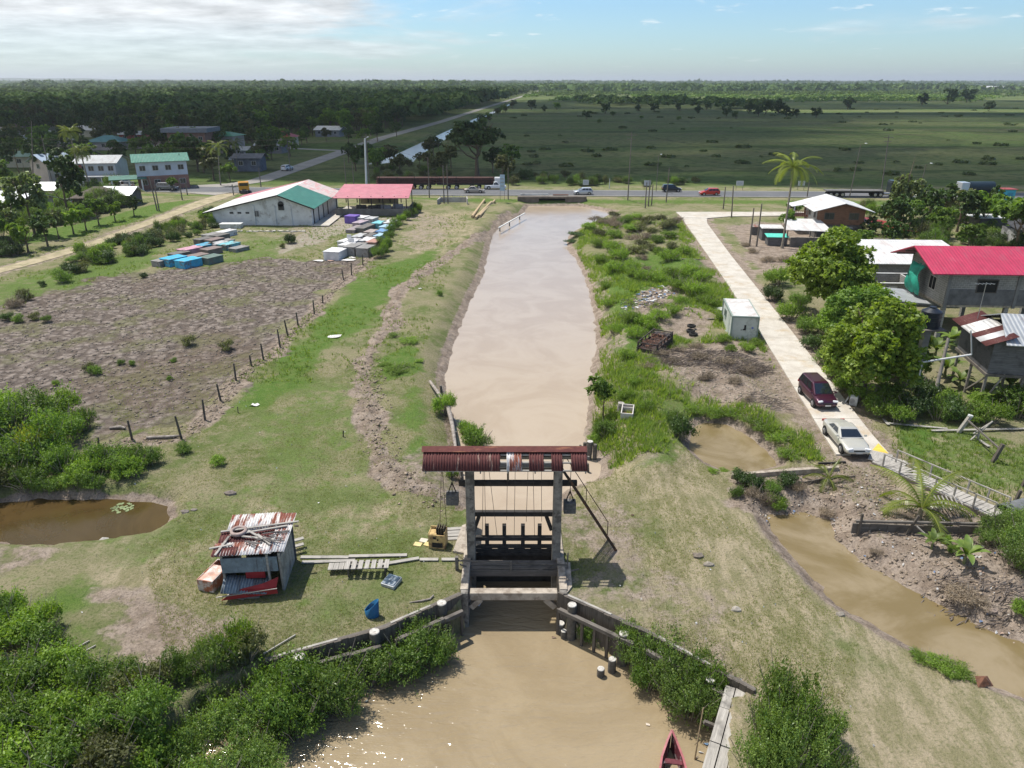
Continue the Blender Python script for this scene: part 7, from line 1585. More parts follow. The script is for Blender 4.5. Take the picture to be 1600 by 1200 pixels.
for px, py, c, lab, kw in [(256,411,GM,'grey tomb at the front left end of the left group',{}),(273,410,BL,'bright blue tomb, left one of the front pair in the left group',dict(w=1.9,l=2.8,h=1.0)),(296,413,BL,'bright blue tomb, right one of the front pair in the left group',dict(w=1.9,l=2.8,h=1.0)),(331,407,GN,'dark green grey tomb alone at the front right of the left group',dict(w=1.8,h=.9)),
  (281,400,GD,'dark grey tomb behind the left blue tomb',{}),(308,404,BR,'brown tomb behind the right blue tomb',dict(w=1.7,l=2.8)),(298,394,PK,'pink tomb in the middle of the left group',dict(w=1.7,l=3.0,h=.9)),(320,387,BL,'blue tomb behind the pink one',dict(w=1.7,l=2.8,h=.8,da=.7)),(331,393,BR,'brown tomb right of the pink one',dict(w=1.7)),(343,384,GL,'light grey tomb between the blue tomb and the cyan tomb',dict(w=1.6)),(359,385,CY,'cyan stained tomb at the right of the left group',dict(w=1.7,l=2.8,da=.6)),(374,388,GM,'grey slab tomb at the far right of the left group',dict(h=.5)),(319,377,GD,'dark tomb at the left of the rear row',{}),(336,378,BR,'brown tomb in the middle of the rear row',{}),(331,370,GM,'grey tomb behind the dark rear tomb',{}),(345,371,GD,'dark tomb at the back of the left group',{}),(354,365,WH,'whitish blue topped tomb at the very back of the left group',dict(l=3.2)),(352,377,GM,'low grey tomb near the back of the left group',dict(h=.5))]:
    tomb(px, py, c, lab, rz=A_ + rnd.uniform(-.08, .08), **kw)
B_ = R(-16)
for px, py, c, lab, kw in [(551,343,PU,'purple tomb nearest the pavilion',dict(h=1.1,w=2.0,l=2.0,da=0)),(566,342,WH,'white tomb right of the purple one',dict(w=1.9,l=2.4)),(581,344,GL,'light grey tomb second to the right of the purple one',{}),(564,350,(.40,.33,.38),'mauve tinged tomb in front of the white one',dict(l=3)),(556,357,(.30,.26,.27),'long flat reddish grey tomb at the left edge of the right group',dict(l=4.2,h=.5)),(572,356,GD,'long dark grey tomb in the middle of the right group',dict(l=4.6,h=.7)),(593,351,CY,'turquoise tomb beside the hedge',dict(w=1.7)),(609,350,WH,'white and blue tomb beside the hedge',dict(w=1.6,l=3)),(604,357,LB,'pale blue tomb against the hedge, behind the deep blue one',{}),(598,364,(.16,.30,.52),'deep blue topped tomb against the hedge',{}),(581,365,(.36,.31,.29),'sandy tomb left of the deep blue topped one',{}),(580,371,GD,'dark tomb in front of the sandy one',{}),(593,371,LB,'pale blue tomb touching the hedge',dict(w=1.3)),(563,372,GL,'light grey tomb in the left line of the right group',dict(l=3)),(574,378,WH,'white tomb in the centre of the right group',dict(l=3)),(585,381,(.42,.24,.20),'reddish topped tomb close to the hedge',{}),(554,380,(.5,.5,.52),'pale tomb left of the white central tomb',dict(l=2.8)),(562,387,GM,'grey topped tomb behind the front grey pair',dict(l=2.6)),(543,386,WH,'white tomb behind the large front white one',dict(head=True)),(552,393,GM,'grey tomb at the front, left of the pair',dict(w=1.7,h=1.2)),(572,395,GM,'grey tomb at the front, right of the pair near the fence',dict(w=1.8,h=1.2)),(525,398,WH,'large white tomb at the front left of the right group',dict(w=2.3,l=2.8,h=1.0,da=0)),(540,380,WH,'white tomb with small headstone at the left line',dict(w=1.2,head=True))]:
    tomb(px, py, c, lab, rz=B_ + rnd.uniform(-.06, .06), **kw)
for i, (px, py, w_, lb) in enumerate([(498,408,1.6,'white sheet scrap left of the front white tomb'),(518,408,1.2,'pinkish scrap in front of the large white tomb'),(541,407,2.2,'crumpled white plastic in front of the grey tomb pair'),(533,402,1.0,'white board leaning at the large white tomb'),(550,403,1.0,'white scrap right of the crumpled plastic'),(523,527,1.6,'torn white sack lying on the green grass lane'),(397,634,.7,'small white board on the grass by the fence'),(657,452,.5,'white scrap near the soil ridge on the canal bank'),(188,625,.01,'')][:8]):
    q = G(px, py); g = random.Random(50 + i); n = 9; vs = [(0, 0, .12)] + [(math.cos(6.283 * k / n) * w_ / 2 * g.uniform(.6, 1.25), math.sin(6.283 * k / n) * w_ / 3.2 * g.uniform(.5, 1.3), g.uniform(.02, .16)) for k in range(n)]
    mb = MB(); mb.add(vs, [(0, k + 1, (k + 1) % n + 1) for k in range(n)], 0, False); tag(mb.build('plastic_scrap', M((.66, .64, .62) if i != 1 else (.5, .33, .27), .6, 0, .15, 3, name='plastic_scrap'), None, q, g.uniform(-.4, .4)), lb, 'litter')
mb = MB(); g = random.Random(8)
for k in range(40): mb.box((g.uniform(-7, 7), g.uniform(-.4, .4), .08), (g.uniform(.3, 1.2), g.uniform(.15, .5), .14), rz=g.uniform(-.5, .5))
tag(mb.build('broken_slab_row', M((.5, .47, .42), .9, 0, .3, 2), None, P(410, 362)), kind='stuff')
# ================================================================== fence of the trampled field
e = empty('wire_fence', (FENCEW[0][0], FENCEW[0][1], 0), 0, 'old wire fence of dark crooked posts between the trampled field and the grass lane', 'fence'); tops = []
for i, (x, y) in enumerate(FENCEW):
    z = hh(x, y); g = rnd; hgt_ = [1.0, 1.5, 1.75, 1.6, 1.4, 1.5][i % 6] * (1 if i < 12 else .9); lx, ly = g.uniform(-.16, .10), g.uniform(-.1, .1); a = Vector((x, y, z - .3)) - e.location; b = Vector((x + lx, y + ly, z + hgt_)) - e.location
    mb = MB(); mb.tube([a, a.lerp(b, .6), b], [.085, .08, .065], 7); mb.build('post', OLDWZ, e); tops.append((a, b))
for f_ in (.45, .8):
    mb = MB()
    for (a, b), (c2, d2) in zip(tops[:-1], tops[1:]): p0, p1 = a.lerp(b, f_), c2.lerp(d2, f_); mb.tube([p0, p0.lerp(p1, .5) - Vector((0, 0, .12)), p1], .012, 4)
    mb.build('wire', CABLE, e)
q = G(250, 686); mb = MB(); mb.tube([(-.9, 0, .1), (.4, .1, .12), (1.3, .3, .1)], [.1, .12, .07], 7); tag(mb.build('fallen_log', LOG, None, q), 'fallen grey log lying beneath the left end of the wire fence', 'log')
q = G(183, 671); mb = MB(); mb.tube([(-.5, 0, .1), (.2, .1, .14), (.6, 0, .1)], [.1, .13, .08], 7); tag(mb.build('fallen_log', LOG, None, q), 'short log lying left of the wire fence', 'log')
mb = MB(); mb.bar((0, 0, -.1), (.06, 0, .45), .07); tag(mb.build('stump_peg', BLACKW, None, G(536, 682)), 'small dark peg standing in the open lawn', 'peg')
mb = MB(); mb.bar((0, 0, -.1), (.03, 0, .5), .05); tag(mb.build('stump_peg', OLDWZ, None, G(372, 645)), 'thin peg standing right of the wire fence', 'peg')
# ================================================================== the patchwork shed on the lawn
RW = RUSTW; BLUS = rib_mat((.20, .25, .29), (.12, .13, .14), .3, 'blue_grey_sheet'); REDS = M((.30, .025, .03), .6, 0, .3, 3, name='red_panel')
a, b = PY(349, 866, 28.9), PY(447, 856, 28.9); cx_ = (a.x + b.x) / 2; e = empty('scrap_shed', (-12.35, 30.0, 0), R(4), 'small shed with a rusty patchwork sheet roof on the lawn left of the sluice', 'shed')
zr = 2.35; w, d = 3.0, 2.7
def rsheet(x0, x1, y0, y1, m_, dz=0, rz=0, rot90=True):
    w_, l_ = x1 - x0, y1 - y0; til = Matrix.Rotation(.10, 4, 'X')
    m4 = Matrix.Translation(((x0 + x1) / 2, (y0 + y1) / 2, zr + dz + .10 * (y0 + y1) / 2)) @ til @ Matrix.Rotation(rz, 4, 'Z')
    corr_sheet('roof_sheet', w_, l_, m_, e, m4)
rsheet(-1.5, .95, .35, 1.65, RW, .03, .04); rsheet(-1.7, 1.05, -.65, .5, RUST, .0, .05); rsheet(-1.75, 1.0, -1.45, -.5, RW, .04, .03); rsheet(.85, 1.62, -1.35, 1.55, RW, .07, -.02); rsheet(-1.7, -.6, -1.5, -.9, RUST, .07, .1)
mb = MB()
for x0, y0, x1, y1 in [(-1.7,.2,1.9,.75),(-1.2,-.1,1.4,.45),(-.4,.2,.6,-.6),(.1,-.1,.9,-.9),(-1.5,-1.5,-1.2,-.2),(-.6,-.2,1.0,-.55),(-1.9,-1.0,-.9,-.8)]: mb.bar((x0, y0, zr + .12 + .1 * y0), (x1, y1, zr + .14 + .1 * y1), .11, .05)
mb.build('loose_plank', GREYW, e)
o = empty('roof_tyre', (0, 0, 0)); bpy.data.objects.remove(o)
n = 20; ring = [(.27, 0), (.40, .02), (.40, .17), (.27, .19)]; mb = MB(); vs = [(math.cos(6.2832 * k / n) * r, math.sin(6.2832 * k / n) * r, z2) for k in range(n) for r, z2 in ring]
mb.add(vs, [(k * 4 + j, ((k + 1) % n) * 4 + j, ((k + 1) % n) * 4 + (j + 1) % 4, k * 4 + (j + 1) % 4) for k in range(n) for j in range(4)], 0, True); tag(mb.build('dusty_tyre', M((.33, .26, .24), .9, 0, .3, 4, name='dusty_rubber'), None, (-13.2, 30.1, zr + .06)), 'dusty pinkish tyre lying on the patchwork shed roof', 'tyre')
mb = MB(); g = random.Random(4)
for k in range(16): x, y = g.uniform(-.6, .9), g.uniform(-.7, .2); an = g.uniform(-.9, .3); mb.bar((x, y, zr + .1), (x + math.cos(an) * .8, y + math.sin(an) * .8, zr + .14), .05, .03)
tag(mb.build('stick_heap', M((.14, .13, .125), .9, 0, .4, 4), None, (-12.35, 30.0, .0), R(4)), 'heap of dark sticks on the patchwork shed roof beside the dusty tyre', 'sticks')
for x, y in ((-1.35, -1.2), (1.3, -1.2), (-1.35, 1.2), (1.3, 1.2), (.75, -1.25)): mb = MB(); mb.bar((x, y, -.2), (x, y, zr - .12 + .1 * y), .1); mb.build('post', GREYW, e)
mb = MB(); mb.box((.2, 1.2, 1.05), (2.5, .06, 2.1)); mb.box((-1.35, 0, 1.05), (.06, 2.4, 2.1)); mb.build('rear_wall', DPLK, e)
mb = MB()
for i in range(5): mb.box((1.34, -1.05 + i * .5, .95), (.05, .46, 1.95 + .1 * (i % 2)))
mb.build('side_board', GREYWY if 0 else GREYW, e)
mb = MB(); mb.box((-.1, -1.25, 1.55), (2.6, .05, .8)); mb.build('upper_panel', BLUS, e)
mb = MB(); mb.box((.1, -1.22, 1.0), (.9, .05, .45)); mb.build('red_window', REDS, e)
m4 = Matrix.Translation((-.35, -1.5, .62)) @ Matrix.Rotation(.35, 4, 'X') @ Matrix.Rotation(.1, 4, 'Y'); corr_sheet('leaning_sheet', 2.1, 1.0, BLUS, e, m4)
mb = MB(); mb.add([(-.7, -1.85, .35), (1.15, -1.8, .62), (1.25, -1.6, 1.05), (.5, -1.7, .78), (-.5, -1.8, .6)], [(0, 1, 2, 3, 4)]); mb.add([(-1.4, -1.95, .1), (1.2, -1.85, .3), (1.15, -1.8, .62), (-1.0, -1.9, .4)], [(0, 1, 2, 3)]); o = mb.build('red_panel', REDS, e); md = o.modifiers.new('t', 'SOLIDIFY'); md.thickness = .04
mb = MB(); mb.bar((-1.6, -1.98, .32), (1.2, -1.9, .62), .05, .03); mb.build('trim', GREYW, e)
for i, (x0, y0, x1, y1, z_, lb) in enumerate([(355,932,383,936,.05,'left of two short boards in front of the patchwork shed'),(380,934,406,933,.05,'right of two short boards in front of the patchwork shed'),(458,858,476,853,.5,'upper of the short white boards right of the shed'),(458,866,476,861,.45,'lower of the short white boards right of the shed'),(470,872,545,872,.06,'long plank lying end to end with the patchwork shed'),(545,871,636,869,.08,'long plank running on towards the sluice'),(472,880,555,877,.06,'shorter plank below the long plank by the shed'),(590,885,655,874,.09,'plank running from the pallet up towards the right'),(656,876,685,876,.08,'short pale plank on the landing left of the sluice'),(690,876,714,876,.08,'second pale plank on the landing, nearest the sluice'),(412,1024,462,994,.08,'thin pole lying on the grass above the left timber wall'),(104,1022,140,1003,.06,'thin pale stick near the left thicket'),(135,1018,150,1010,.06,'short pale stick near the left thicket'),(405,838,415,836,.05,'tiny board beside the pole')][:13]):
    a, b = G(x0, y0, z_), G(x1, y1, z_); mb = MB(); mb.bar((0, 0, 0), tuple(b - a), .05 if 'pole' in lb or 'stick' in lb else .22, .05); tag(mb.build('loose_board', GREYW, None, a), lb, 'board')
# rusty fridge box
a = G(339, 908); e = empty('old_freezer', (a.x, a.y, a.z), R(-14), 'rusty white chest freezer lying open beside the patchwork shed', 'freezer')
RW2 = M((.55, .50, .48), .6, 0, .3, 3, (.35, .12, .06), .7, name='rusty_enamel'); mb = MB(); mb.box((0, 0, .05), (.85, 1.7, .1)); mb.box((-.4, 0, .36), (.06, 1.7, .6)); mb.box((.4, 0, .36), (.06, 1.7, .6)); mb.box((0, -.82, .36), (.74, .06, .6)); mb.box((0, .82, .36), (.74, .06, .6)); mb.build('body', RW2, e, bevel=.02)
mb = MB(); mb.box((0, -.2, .62), (.7, 1.2, .04)); mb.build('lid', M((.60, .36, .28), .7, 0, .4, 2, (.62, .58, .56), .6), e)
# pallet bench
a = G(573, 902); e = empty('pallet_bench', (a.x, a.y + .3, a.z), R(3), 'raised grey pallet bench on the lawn casting a slatted shadow', 'bench')
mb = MB()
for k in range(7): mb.box((-.95 + k * .32, 0, .55), (.22, .7, .04))
mb.build('slat', GREYWY, e)
mb = MB(); mb.box((.0, -.25, .5), (2.1, .07, .06)); mb.box((.0, .25, .5), (2.1, .07, .06)); mb.build('rail', OLDW, e)
for x in (-.9, .9):
    for y in (-.25, .25): mb = MB(); mb.bar((x, y, 0), (x, y, .5), .07); mb.build('leg', OLDWZ, e)
mb = MB()
for k in range(6): mb.box((k * .26, 0, .30 - .03 * k * 0), (.24, .55, .04))
mb.box((.65, 0, .22), (1.6, .1, .08)); tag(mb.build('plank_platform', GREYWY, None, G(518, 893), R(4)), 'low plank platform joined to the left of the pallet bench', 'platform')
a = G(612, 912); e = empty('glazed_board', (a.x, a.y, a.z), R(-25), 'dark glazed panel lying on the lawn right of the pallet bench', 'board')
mb = MB(); mb.box((0, 0, .12), (.75, .75, .2), tilt=Matrix.Rotation(.1, 3, 'X')); mb.build('casing', M((.40, .42, .45), .5, .2, .2, 4), e, bevel=.02); mb = MB(); mb.box((0, 0, .235), (.68, .68, .02), tilt=Matrix.Rotation(.1, 3, 'X')); mb.build('glazing', M((.04, .07, .11), .25, 0, .6, 5, (.3, .34, .38), .5), e)
a = G(582, 962); e = empty('cut_barrel', (a.x, a.y, a.z), 0, 'blue plastic barrel cut slantwise standing on the lawn above the left wall', 'barrel')
BLB = M((.015, .10, .22), .4, 0, .15, 3, name='blue_plastic'); mb = MB(); n = 22; vs = []
for k in range(n):
    t = 6.2832 * k / n; x, y = math.cos(t), math.sin(t); z1 = .62 + .28 * x
    for r, z in ((.28, 0), (.31, z1), (.285, z1), (.26, .04)): vs.append((x * r * 1.1, y * r * .8, z))
mb.add(vs, [(k * 4 + j, ((k + 1) % n) * 4 + j, ((k + 1) % n) * 4 + j + 1, k * 4 + j + 1) for k in range(n) for j in range(3)], 0, True); mb.add([vs[k * 4 + 3] for k in range(n)], [tuple(range(n))]); mb.build('shell', BLB, e)
a = G(660, 940); mb = MB(); mb.tube([(-.6, -.1, .04), (0, 0, .06), (.35, .12, .06), (.5, .35, .1)], [.02, .05, .05, .04], 7); tag(mb.build('driftwood_branch', LOG, None, a), 'curved bleached branch on the grass above the left wall', 'branch')
# small bits on the left lawn
for i, (px, py, s_, c_, lb) in enumerate([(162,838,.35,(.42,.40,.36),'pale rock at the lower edge of the left pond'),(290,800,.3,(.22,.19,.17),'dark rock at the right end of the left pond'),(303,797,.22,(.24,.21,.18),'smaller rock beside the dark rock at the pond end'),(360,772,.4,(.20,.17,.15),'dark mound of earth on the lawn right of the pond'),(1091,869,.35,(.20,.17,.14),'dark stone on the right lawn'),(1107,883,.3,(.27,.24,.20),'paler stone just below the dark one on the right lawn'),(1550,955,.3,(.30,.24,.2),'stone on the mud at the right edge'),(988,805,.12,(.12,.08,.06),'small dark dropping on the right lawn'),(463,822,.14,(.10,.08,.07),'small brown pot right of the patchwork shed'),(1150,953,.3,(.34,.31,.27),'pale stone on the lower right lawn'),(1313,960,.25,(.28,.25,.21),'grey stone on the slope beside the creek')]):
    q = G(px, py); g = random.Random(70 + i); mb = MB(); vs = [(math.cos(a_) * math.cos(b_) * s_ * g.uniform(.7, 1.2), math.sin(a_) * math.cos(b_) * s_ * .7 * g.uniform(.7, 1.2), math.sin(b_) * s_ * .6) for b_ in (-.3, .5) for a_ in [k * 6.283 / 8 for k in range(8)]] + [(0, 0, s_ * .6)]
    mb.add(vs, [(k, (k + 1) % 8, 8 + (k + 1) % 8, 8 + k) for k in range(8)] + [(8 + k, 8 + (k + 1) % 8, 16) for k in range(8)]); tag(mb.build('rock', M(c_, .95, 0, .4, 5, bump=.02, name='rock'), None, q), lb, 'rock')
q = G(1535, 1070); mb = MB(); mb.add([(-.3, -.2, .05), (.35, -.15, .1), (.3, .25, .25), (-.25, .2, .3), (0, 0, .42)], [(0, 1, 4), (1, 2, 4), (2, 3, 4), (3, 0, 4), (0, 3, 2, 1)]); tag(mb.build('rusty_scrap', RS, None, q), 'rusty red metal scrap on the slope above the creek', 'scrap')
# lily pads
e = empty('water_lily', P(191, 794, ZL), 0, 'ring of pale lily pads floating on the left pond', 'water lily'); mb = MB(); g = random.Random(2)
for k in range(46):
    a_, r_ = g.uniform(0, 6.28), math.sqrt(g.random()) * .62; cx2, cy2 = math.cos(a_) * r_, math.sin(a_) * r_ * .9; rr_ = g.uniform(.06, .11); mb.add([(cx2 + math.cos(6.283 * j / 9) * rr_, cy2 + math.sin(6.283 * j / 9) * rr_, .012 + .004 * (k % 5)) for j in range(9)], [tuple(range(9))])
mb.build('pad', M((.20, .25, .12), .5, 0, .3, 6, name='lily_pad'), e)
# ================================================================== right bank clutter
q = G(980, 650); e = empty('concrete_trough', q, R(-12), 'broken white concrete trough with rusty floor on the grass right of the canal', 'trough')
mb = MB(); mb.box((-.4, 0, .28), (.08, 1.7, .55)); mb.box((.4, 0, .28), (.08, 1.7, .55)); mb.box((0, -.81, .28), (.72, .08, .55)); mb.box((0, .81, .28), (.72, .08, .55)); mb.box((0, .35, .3), (.72, .06, .45)); mb.build('wall', M((.52, .49, .45), .9, 0, .2, 3), e, bevel=.015); mb = MB(); mb.box((0, 0, .1), (.74, 1.6, .12)); mb.build('floor', M((.26, .13, .07), .9, 0, .3, 4), e)
q = G(969, 640); mb = MB(); mb.cyl((0, 0, -.4), (.05, 0, .55), .28, .24, 12); tag(mb.build('broken_block', M((.36, .34, .31), .9, 0, .5, 4, bump=.03), None, q), 'broken concrete stump left of the white trough', 'concrete block')
for i, (x0, y0, x1, y1, lb) in enumerate([(1068,484,1120,490,'pale driftwood pole among rubbish left of the portable cabin'),(1085,480,1115,486,'second pale pole beside the longer driftwood pole'),(1045,478,1065,486,'short pole left of the driftwood poles'),(1065,406,1095,407,'pale plank at the foot of the weed mounds by the road'),(1105,500,1130,500,'board lying left of the portable cabin')]):
    a, b = G(x0, y0, .12), G(x1, y1, .15); mb = MB(); mb.tube([(0, 0, 0), tuple(b - a)], [.07, .05], 6); tag(mb.build('driftwood_pole', LOG, None, a), lb, 'pole')
def litter(name, pg, n, cols, sz, seed):
    g = random.Random(seed); x0, x1, y0, y1 = min(p[0] for p in pg), max(p[0] for p in pg), min(p[1] for p in pg), max(p[1] for p in pg); mb = MB(); k = 0
    while k < n:
        x, y = g.uniform(x0, x1), g.uniform(y0, y1)
        if float(sdpoly(pg, np.array([x]), np.array([y]))[0]) > 0: continue
        z = hh(x, y); s_ = g.uniform(*sz); an = g.uniform(0, 6.28); mi = g.randrange(len(cols))
        vs = [(x + math.cos(an + j * 1.57 + g.uniform(-.4, .4)) * s_ * g.uniform(.5, 1.2), y + math.sin(an + j * 1.57) * s_ * .7, z + g.uniform(.0, .14)) for j in range(4)]; mb.add(vs, [(0, 1, 2), (0, 2, 3)], mi); k += 1
    return tag(mb.build(name, cols, fixn=False), kind='stuff')
LC = [M((.6, .6, .6), .6, 0, .1, name='scrap_white'), M((.12, .18, .30), .6, 0, .1, name='scrap_blue'), M((.10, .09, .085), .8, 0, .2, name='scrap_dark'), M((.36, .26, .2), .8, 0, .2, name='scrap_brown'), M((.40, .38, .35), .8, 0, .2, name='scrap_grey')]
litter('rubbish_heap', poly([(968,478),(1000,462),(1040,450),(1055,462),(1010,484),(972,490)]), 260, LC, (.06, .32), 1)
litter('creek_litter', poly([(1235,800),(1268,788),(1285,812),(1262,822)]), 110, [LC[0], LC[4], LC[3]], (.05, .22), 2)
litter('bank_litter', MUDR, 420, LC + [LC[3], LC[4]], (.03, .12), 3)
litter('mangrove_litter', poly([(530,1040),(600,1025),(610,1050),(560,1065)]), 40, [LC[0], LC[4], LC[1]], (.05, .16), 4)
litter('lawn_litter', poly([(300,620),(700,600),(720,900),(120,960),(200,720)]), 90, [LC[0], LC[4]], (.02, .06), 5)
litter('lawn_litter', poly([(880,770),(1100,770),(1400,1180),(1150,1060),(890,900)]), 80, [LC[0], LC[4], LC[3]], (.02, .06), 6)
def sticks(name, cpx, n, r, l, seed, m_):
    q = G(*cpx); g = random.Random(seed); mb = MB()
    for k in range(n): a_, rr_ = g.uniform(0, 6.28), math.sqrt(g.random()) * r; x, y = q.x + math.cos(a_) * rr_ * 1.6, q.y + math.sin(a_) * rr_; z = hh(x, y) + g.uniform(.02, .3); an = g.uniform(-.7, .9); L = g.uniform(.3, 1) * l; mb.tube([(x, y, z), (x + math.cos(an) * L * .5, y + math.sin(an) * L * .5, z + g.uniform(-.02, .12)), (x + math.cos(an) * L, y + math.sin(an) * L, z + g.uniform(-.1, .1))], [.03, .025, .01], 4, cap=False)
    return tag(mb.build(name, m_, fixn=False), kind='stuff')
sticks_extra = [((1120, 565), 160, 2.6, 1.3, 11), ((1060, 555), 110, 1.8, 1.2, 12), ((1010, 478), 60, 1.6, .9, 13)]
DS = M((.17, .14, .12), .9, 0, .4, 4, name='dead_sticks'); sticks('dead_branches', (1150, 572), 150, 1.7, 1.2, 1, DS); sticks('dead_branches', (1190, 628), 60, 1.2, 1.0, 2, DS); sticks('dead_branches', (1045, 570), 70, 1.6, 1.1, 3, DS); sticks('dead_branches', (1520, 935), 140, 1.5, .9, 4, DS); sticks('dead_branches', (1100, 560), 90, 2.0, 1.0, 5, DS)
for a_ in sticks_extra: sticks('dead_branches', *a_, M((.12, .10, .09), .9, 0, .4, 4))
# dam wall along the small pond, boards
a, b, c2 = G(1142, 748), G(1235, 742), G(1310, 736); mb = MB(); mb.prism([(p.x, p.y) for p in (a, b, c2)] + [(p.x + .1, p.y + .28) for p in (c2, b, a)], -1.0, .22); tag(mb.build('pond_wall', BEIGE), 'narrow concrete wall along the near side of the small pond', 'wall')
a, b = G(1160, 762), G(1330, 742); mb = MB(); d = b - a
for i in range(30): q = a + d * (i / 29); mb.box((q.x, q.y - .3, -.35 + rnd.uniform(-.05, .05)), (.21, .07, .95), rz=.1)
tag(mb.build('plank_revetment', OLDWZ), 'dark upright plank wall holding the bank above the creek', 'plank wall')
mb = MB(); mb.box((0, 0, .08), (1.4, .1, .1)); mb.box((.8, 0, .1), (.6, .12, .12)); tag(mb.build('dark_beam', BLACKW, None, G(1295, 725), R(4)), 'dark beam lying in front of the silver car', 'beam')
# washing machine and boards by the road
q = G(1333, 632); e = empty('discarded_cooler', q, R(-30), 'white square air cooler standing on the verge beside the concrete road', 'cooler')
mb = MB(); mb.box((0, 0, .36), (.55, .6, .72)); mb.build('casing', WHITEW, e, bevel=.04); mb = MB(); mb.cyl((-.1, -.30, .38), (-.1, -.315, .38), .2, n=14); mb.build('fan_grille', GM_ if 0 else M((.35, .35, .35), .6), e); mb = MB(); mb.box((-.5, .1, .25), (.05, .7, .5), tilt=Matrix.Rotation(.4, 3, 'Y')); mb.build('loose_panel', WHITEW, e)
for x0, y0, x1, y1, lb in [(1385,663,1480,672,'long pale plank lying in the grass below the mango trees'),(1380,657,1388,666,'short plank end beside the long pale plank'),(1290,574,1308,578,'pale plank on the verge under the mango trees'),(1455,675,1600,672,'thin rail lying in the grass towards the right edge'),(1530,690,1545,700,'short bamboo piece leaning by the gate posts')]:
    a, b = G(x0, y0, .12), G(x1, y1, .12); mb = MB(); mb.bar((0, 0, 0), tuple(b - a), .2, .05); tag(mb.build('loose_board', GREYW, None, a), lb, 'board')
mb = MB(); pg = poly([(1357,712),(1388,711),(1372,695)]); mb.prism(pg, .05, .125); tag(mb.build('yellow_paint_patch', M((.62, .45, .08), .8, 0, .3, 2, name='yellow_paint'), None), kind='structure')
# ================================================================== wooden footbridge on the right
a, b = G(1372, 720, .1), G(1560, 812, .35); d = b - a; L = d.length; e = empty('wooden_footbridge', a, math.atan2(d.y, d.x), 'grey plank footbridge with handrails running down from the end of the concrete road', 'footbridge')
dz = d.z; n = int(L / .28)
mb = MB()
for i in range(n): t = (i + .5) / n; mb.box((t * L, 0, t * dz + rnd.uniform(-.01, .01)), (.25, 1.25, .05), rz=rnd.uniform(-.03, .03))
mb.build('deck', GREYWY, e)
for s_ in (-.62, .62):
    mb = MB(); mb.bar((L * .10, s_, .85 + dz * .1), (L, s_, .9 + dz), .07, .06); mb.build('handrail', GREYW, e)
    mb = MB(); mb.bar((0, s_, -.12), (L, s_, dz - .12), .1, .2); mb.build('beam', OLDW, e)
    for i in range(7): t = .1 + .9 * i / 6; mb = MB(); mb.bar((t * L, s_, t * dz - .9), (t * L, s_, t * dz + .88), .08); mb.build('post', GREYW, e)
mb = MB(); mb.box((0, 0, .12), (1.3, 1.5, .06), rz=.1); mb.box((.9, -.1, .05), (1.2, 1.4, .06), rz=-.1); tag(mb.build('ramp_board', GREYWY, None, G(1375, 717), R(-38)), 'pale ramp boards between the concrete road and the footbridge', 'ramp')
# timber wall below, right
a, b = G(1328, 838, 0), G(1552, 832, 0); d = b - a; L = d.length; e = empty('board_wall', (a.x, a.y, -.2), math.atan2(d.y, d.x), 'dark board wall with leaning stakes on the mud below the footbridge', 'board wall')
mb = MB()
for i in range(8): mb.box((L * (i + .5) / 8, 0, .38 + rnd.uniform(-.05, .05)), (L / 8 * .98, .06, .62))
mb.build('board', OLDW, e); mb = MB(); mb.bar((.1, -.1, .85), (L, -.1, .95), .14, .12); mb.bar((.4, .35, .55), (L, .5, .6), .1, .1); mb.build('rail', OLDW, e)
for x, ln in ((.35, 0), (3.0, .28), (7.6, .05)): mb = MB(); mb.bar((x - ln, -.15, -.3), (x + ln, -.15, 1.35), .11); mb.build('stake', OLDWZ, e)
mb = MB(); mb.bar((3.2, -.3, .8), (4.3, -1.4, 0), .06); mb.build('brace', GREYW, e)
q = G(1472, 800); mb = MB()
for k in range(9): mb.bar((-.9 + k * .22, -.5, .5), (-.9 + k * .22 + .1, .5, .75), .06)
tag(mb.build('bamboo_grating', GREYW, None, q), 'grey stick grating leaning between the young palm and the footbridge', 'grating')
# dark half barrel culvert at right end
e = empty('half_pipe', G(1566, 808), R(20), 'dark curved sheet culvert at the lower end of the footbridge', 'culvert'); mb = MB(); n = 10; vs = []
for j in (0, 2.6):
    for k in range(n + 1): t = math.pi * k / n; vs.append((j, math.cos(t) * .7, math.sin(t) * .75))
mb.add(vs, [(k, k + 1, n + 2 + k, n + 1 + k) for k in range(n)], 0, True); o = mb.build('shell', M((.16, .17, .18), .8, .2, .3, 2), e); md = o.modifiers.new('t', 'SOLIDIFY'); md.thickness = .05
# bamboo gate posts
q = G(1497, 676); e = empty('broken_gate', q, 0, 'broken timber gate frame with crossed poles in the grass on the right', 'gate')
def loc(px, py, dz=0): p = G(px, py, dz) - e.location; return p
a1, a2, a3 = loc(1497, 676), loc(1516, 688), loc(1551, 722)
mb = MB(); mb.bar(a1, a1 + Vector((.55, 0, 1.25)), .22); mb.build('post', GREYW, e); mb = MB(); mb.cyl(a1 + Vector((.55, 0, 1.25)), a1 + Vector((.57, 0, 1.36)), .17, n=10); mb.build('post_cap', WHITEW, e)
mb = MB(); mb.bar(a3, a3 + Vector((.35, 0, 1.3)), .2); mb.build('post', OLDWZ, e)
mb = MB(); mb.bar(a1 + Vector((.4, 0, 1.0)), a3 + Vector((.3, 0, .9)), .09); mb.build('rail', OLDW, e); mb = MB(); mb.bar(a2, a2 + Vector((1.4, .3, 1.3)), .09); mb.bar(a2 + Vector((.1, 0, .5)), a2 + Vector((1.3, .4, 1.1)), .08); mb.bar(a2 + Vector((.5, 0, -.1)), a2 + Vector((.5, .1, .9)), .1); mb.build('cross_pole', GREYW, e)
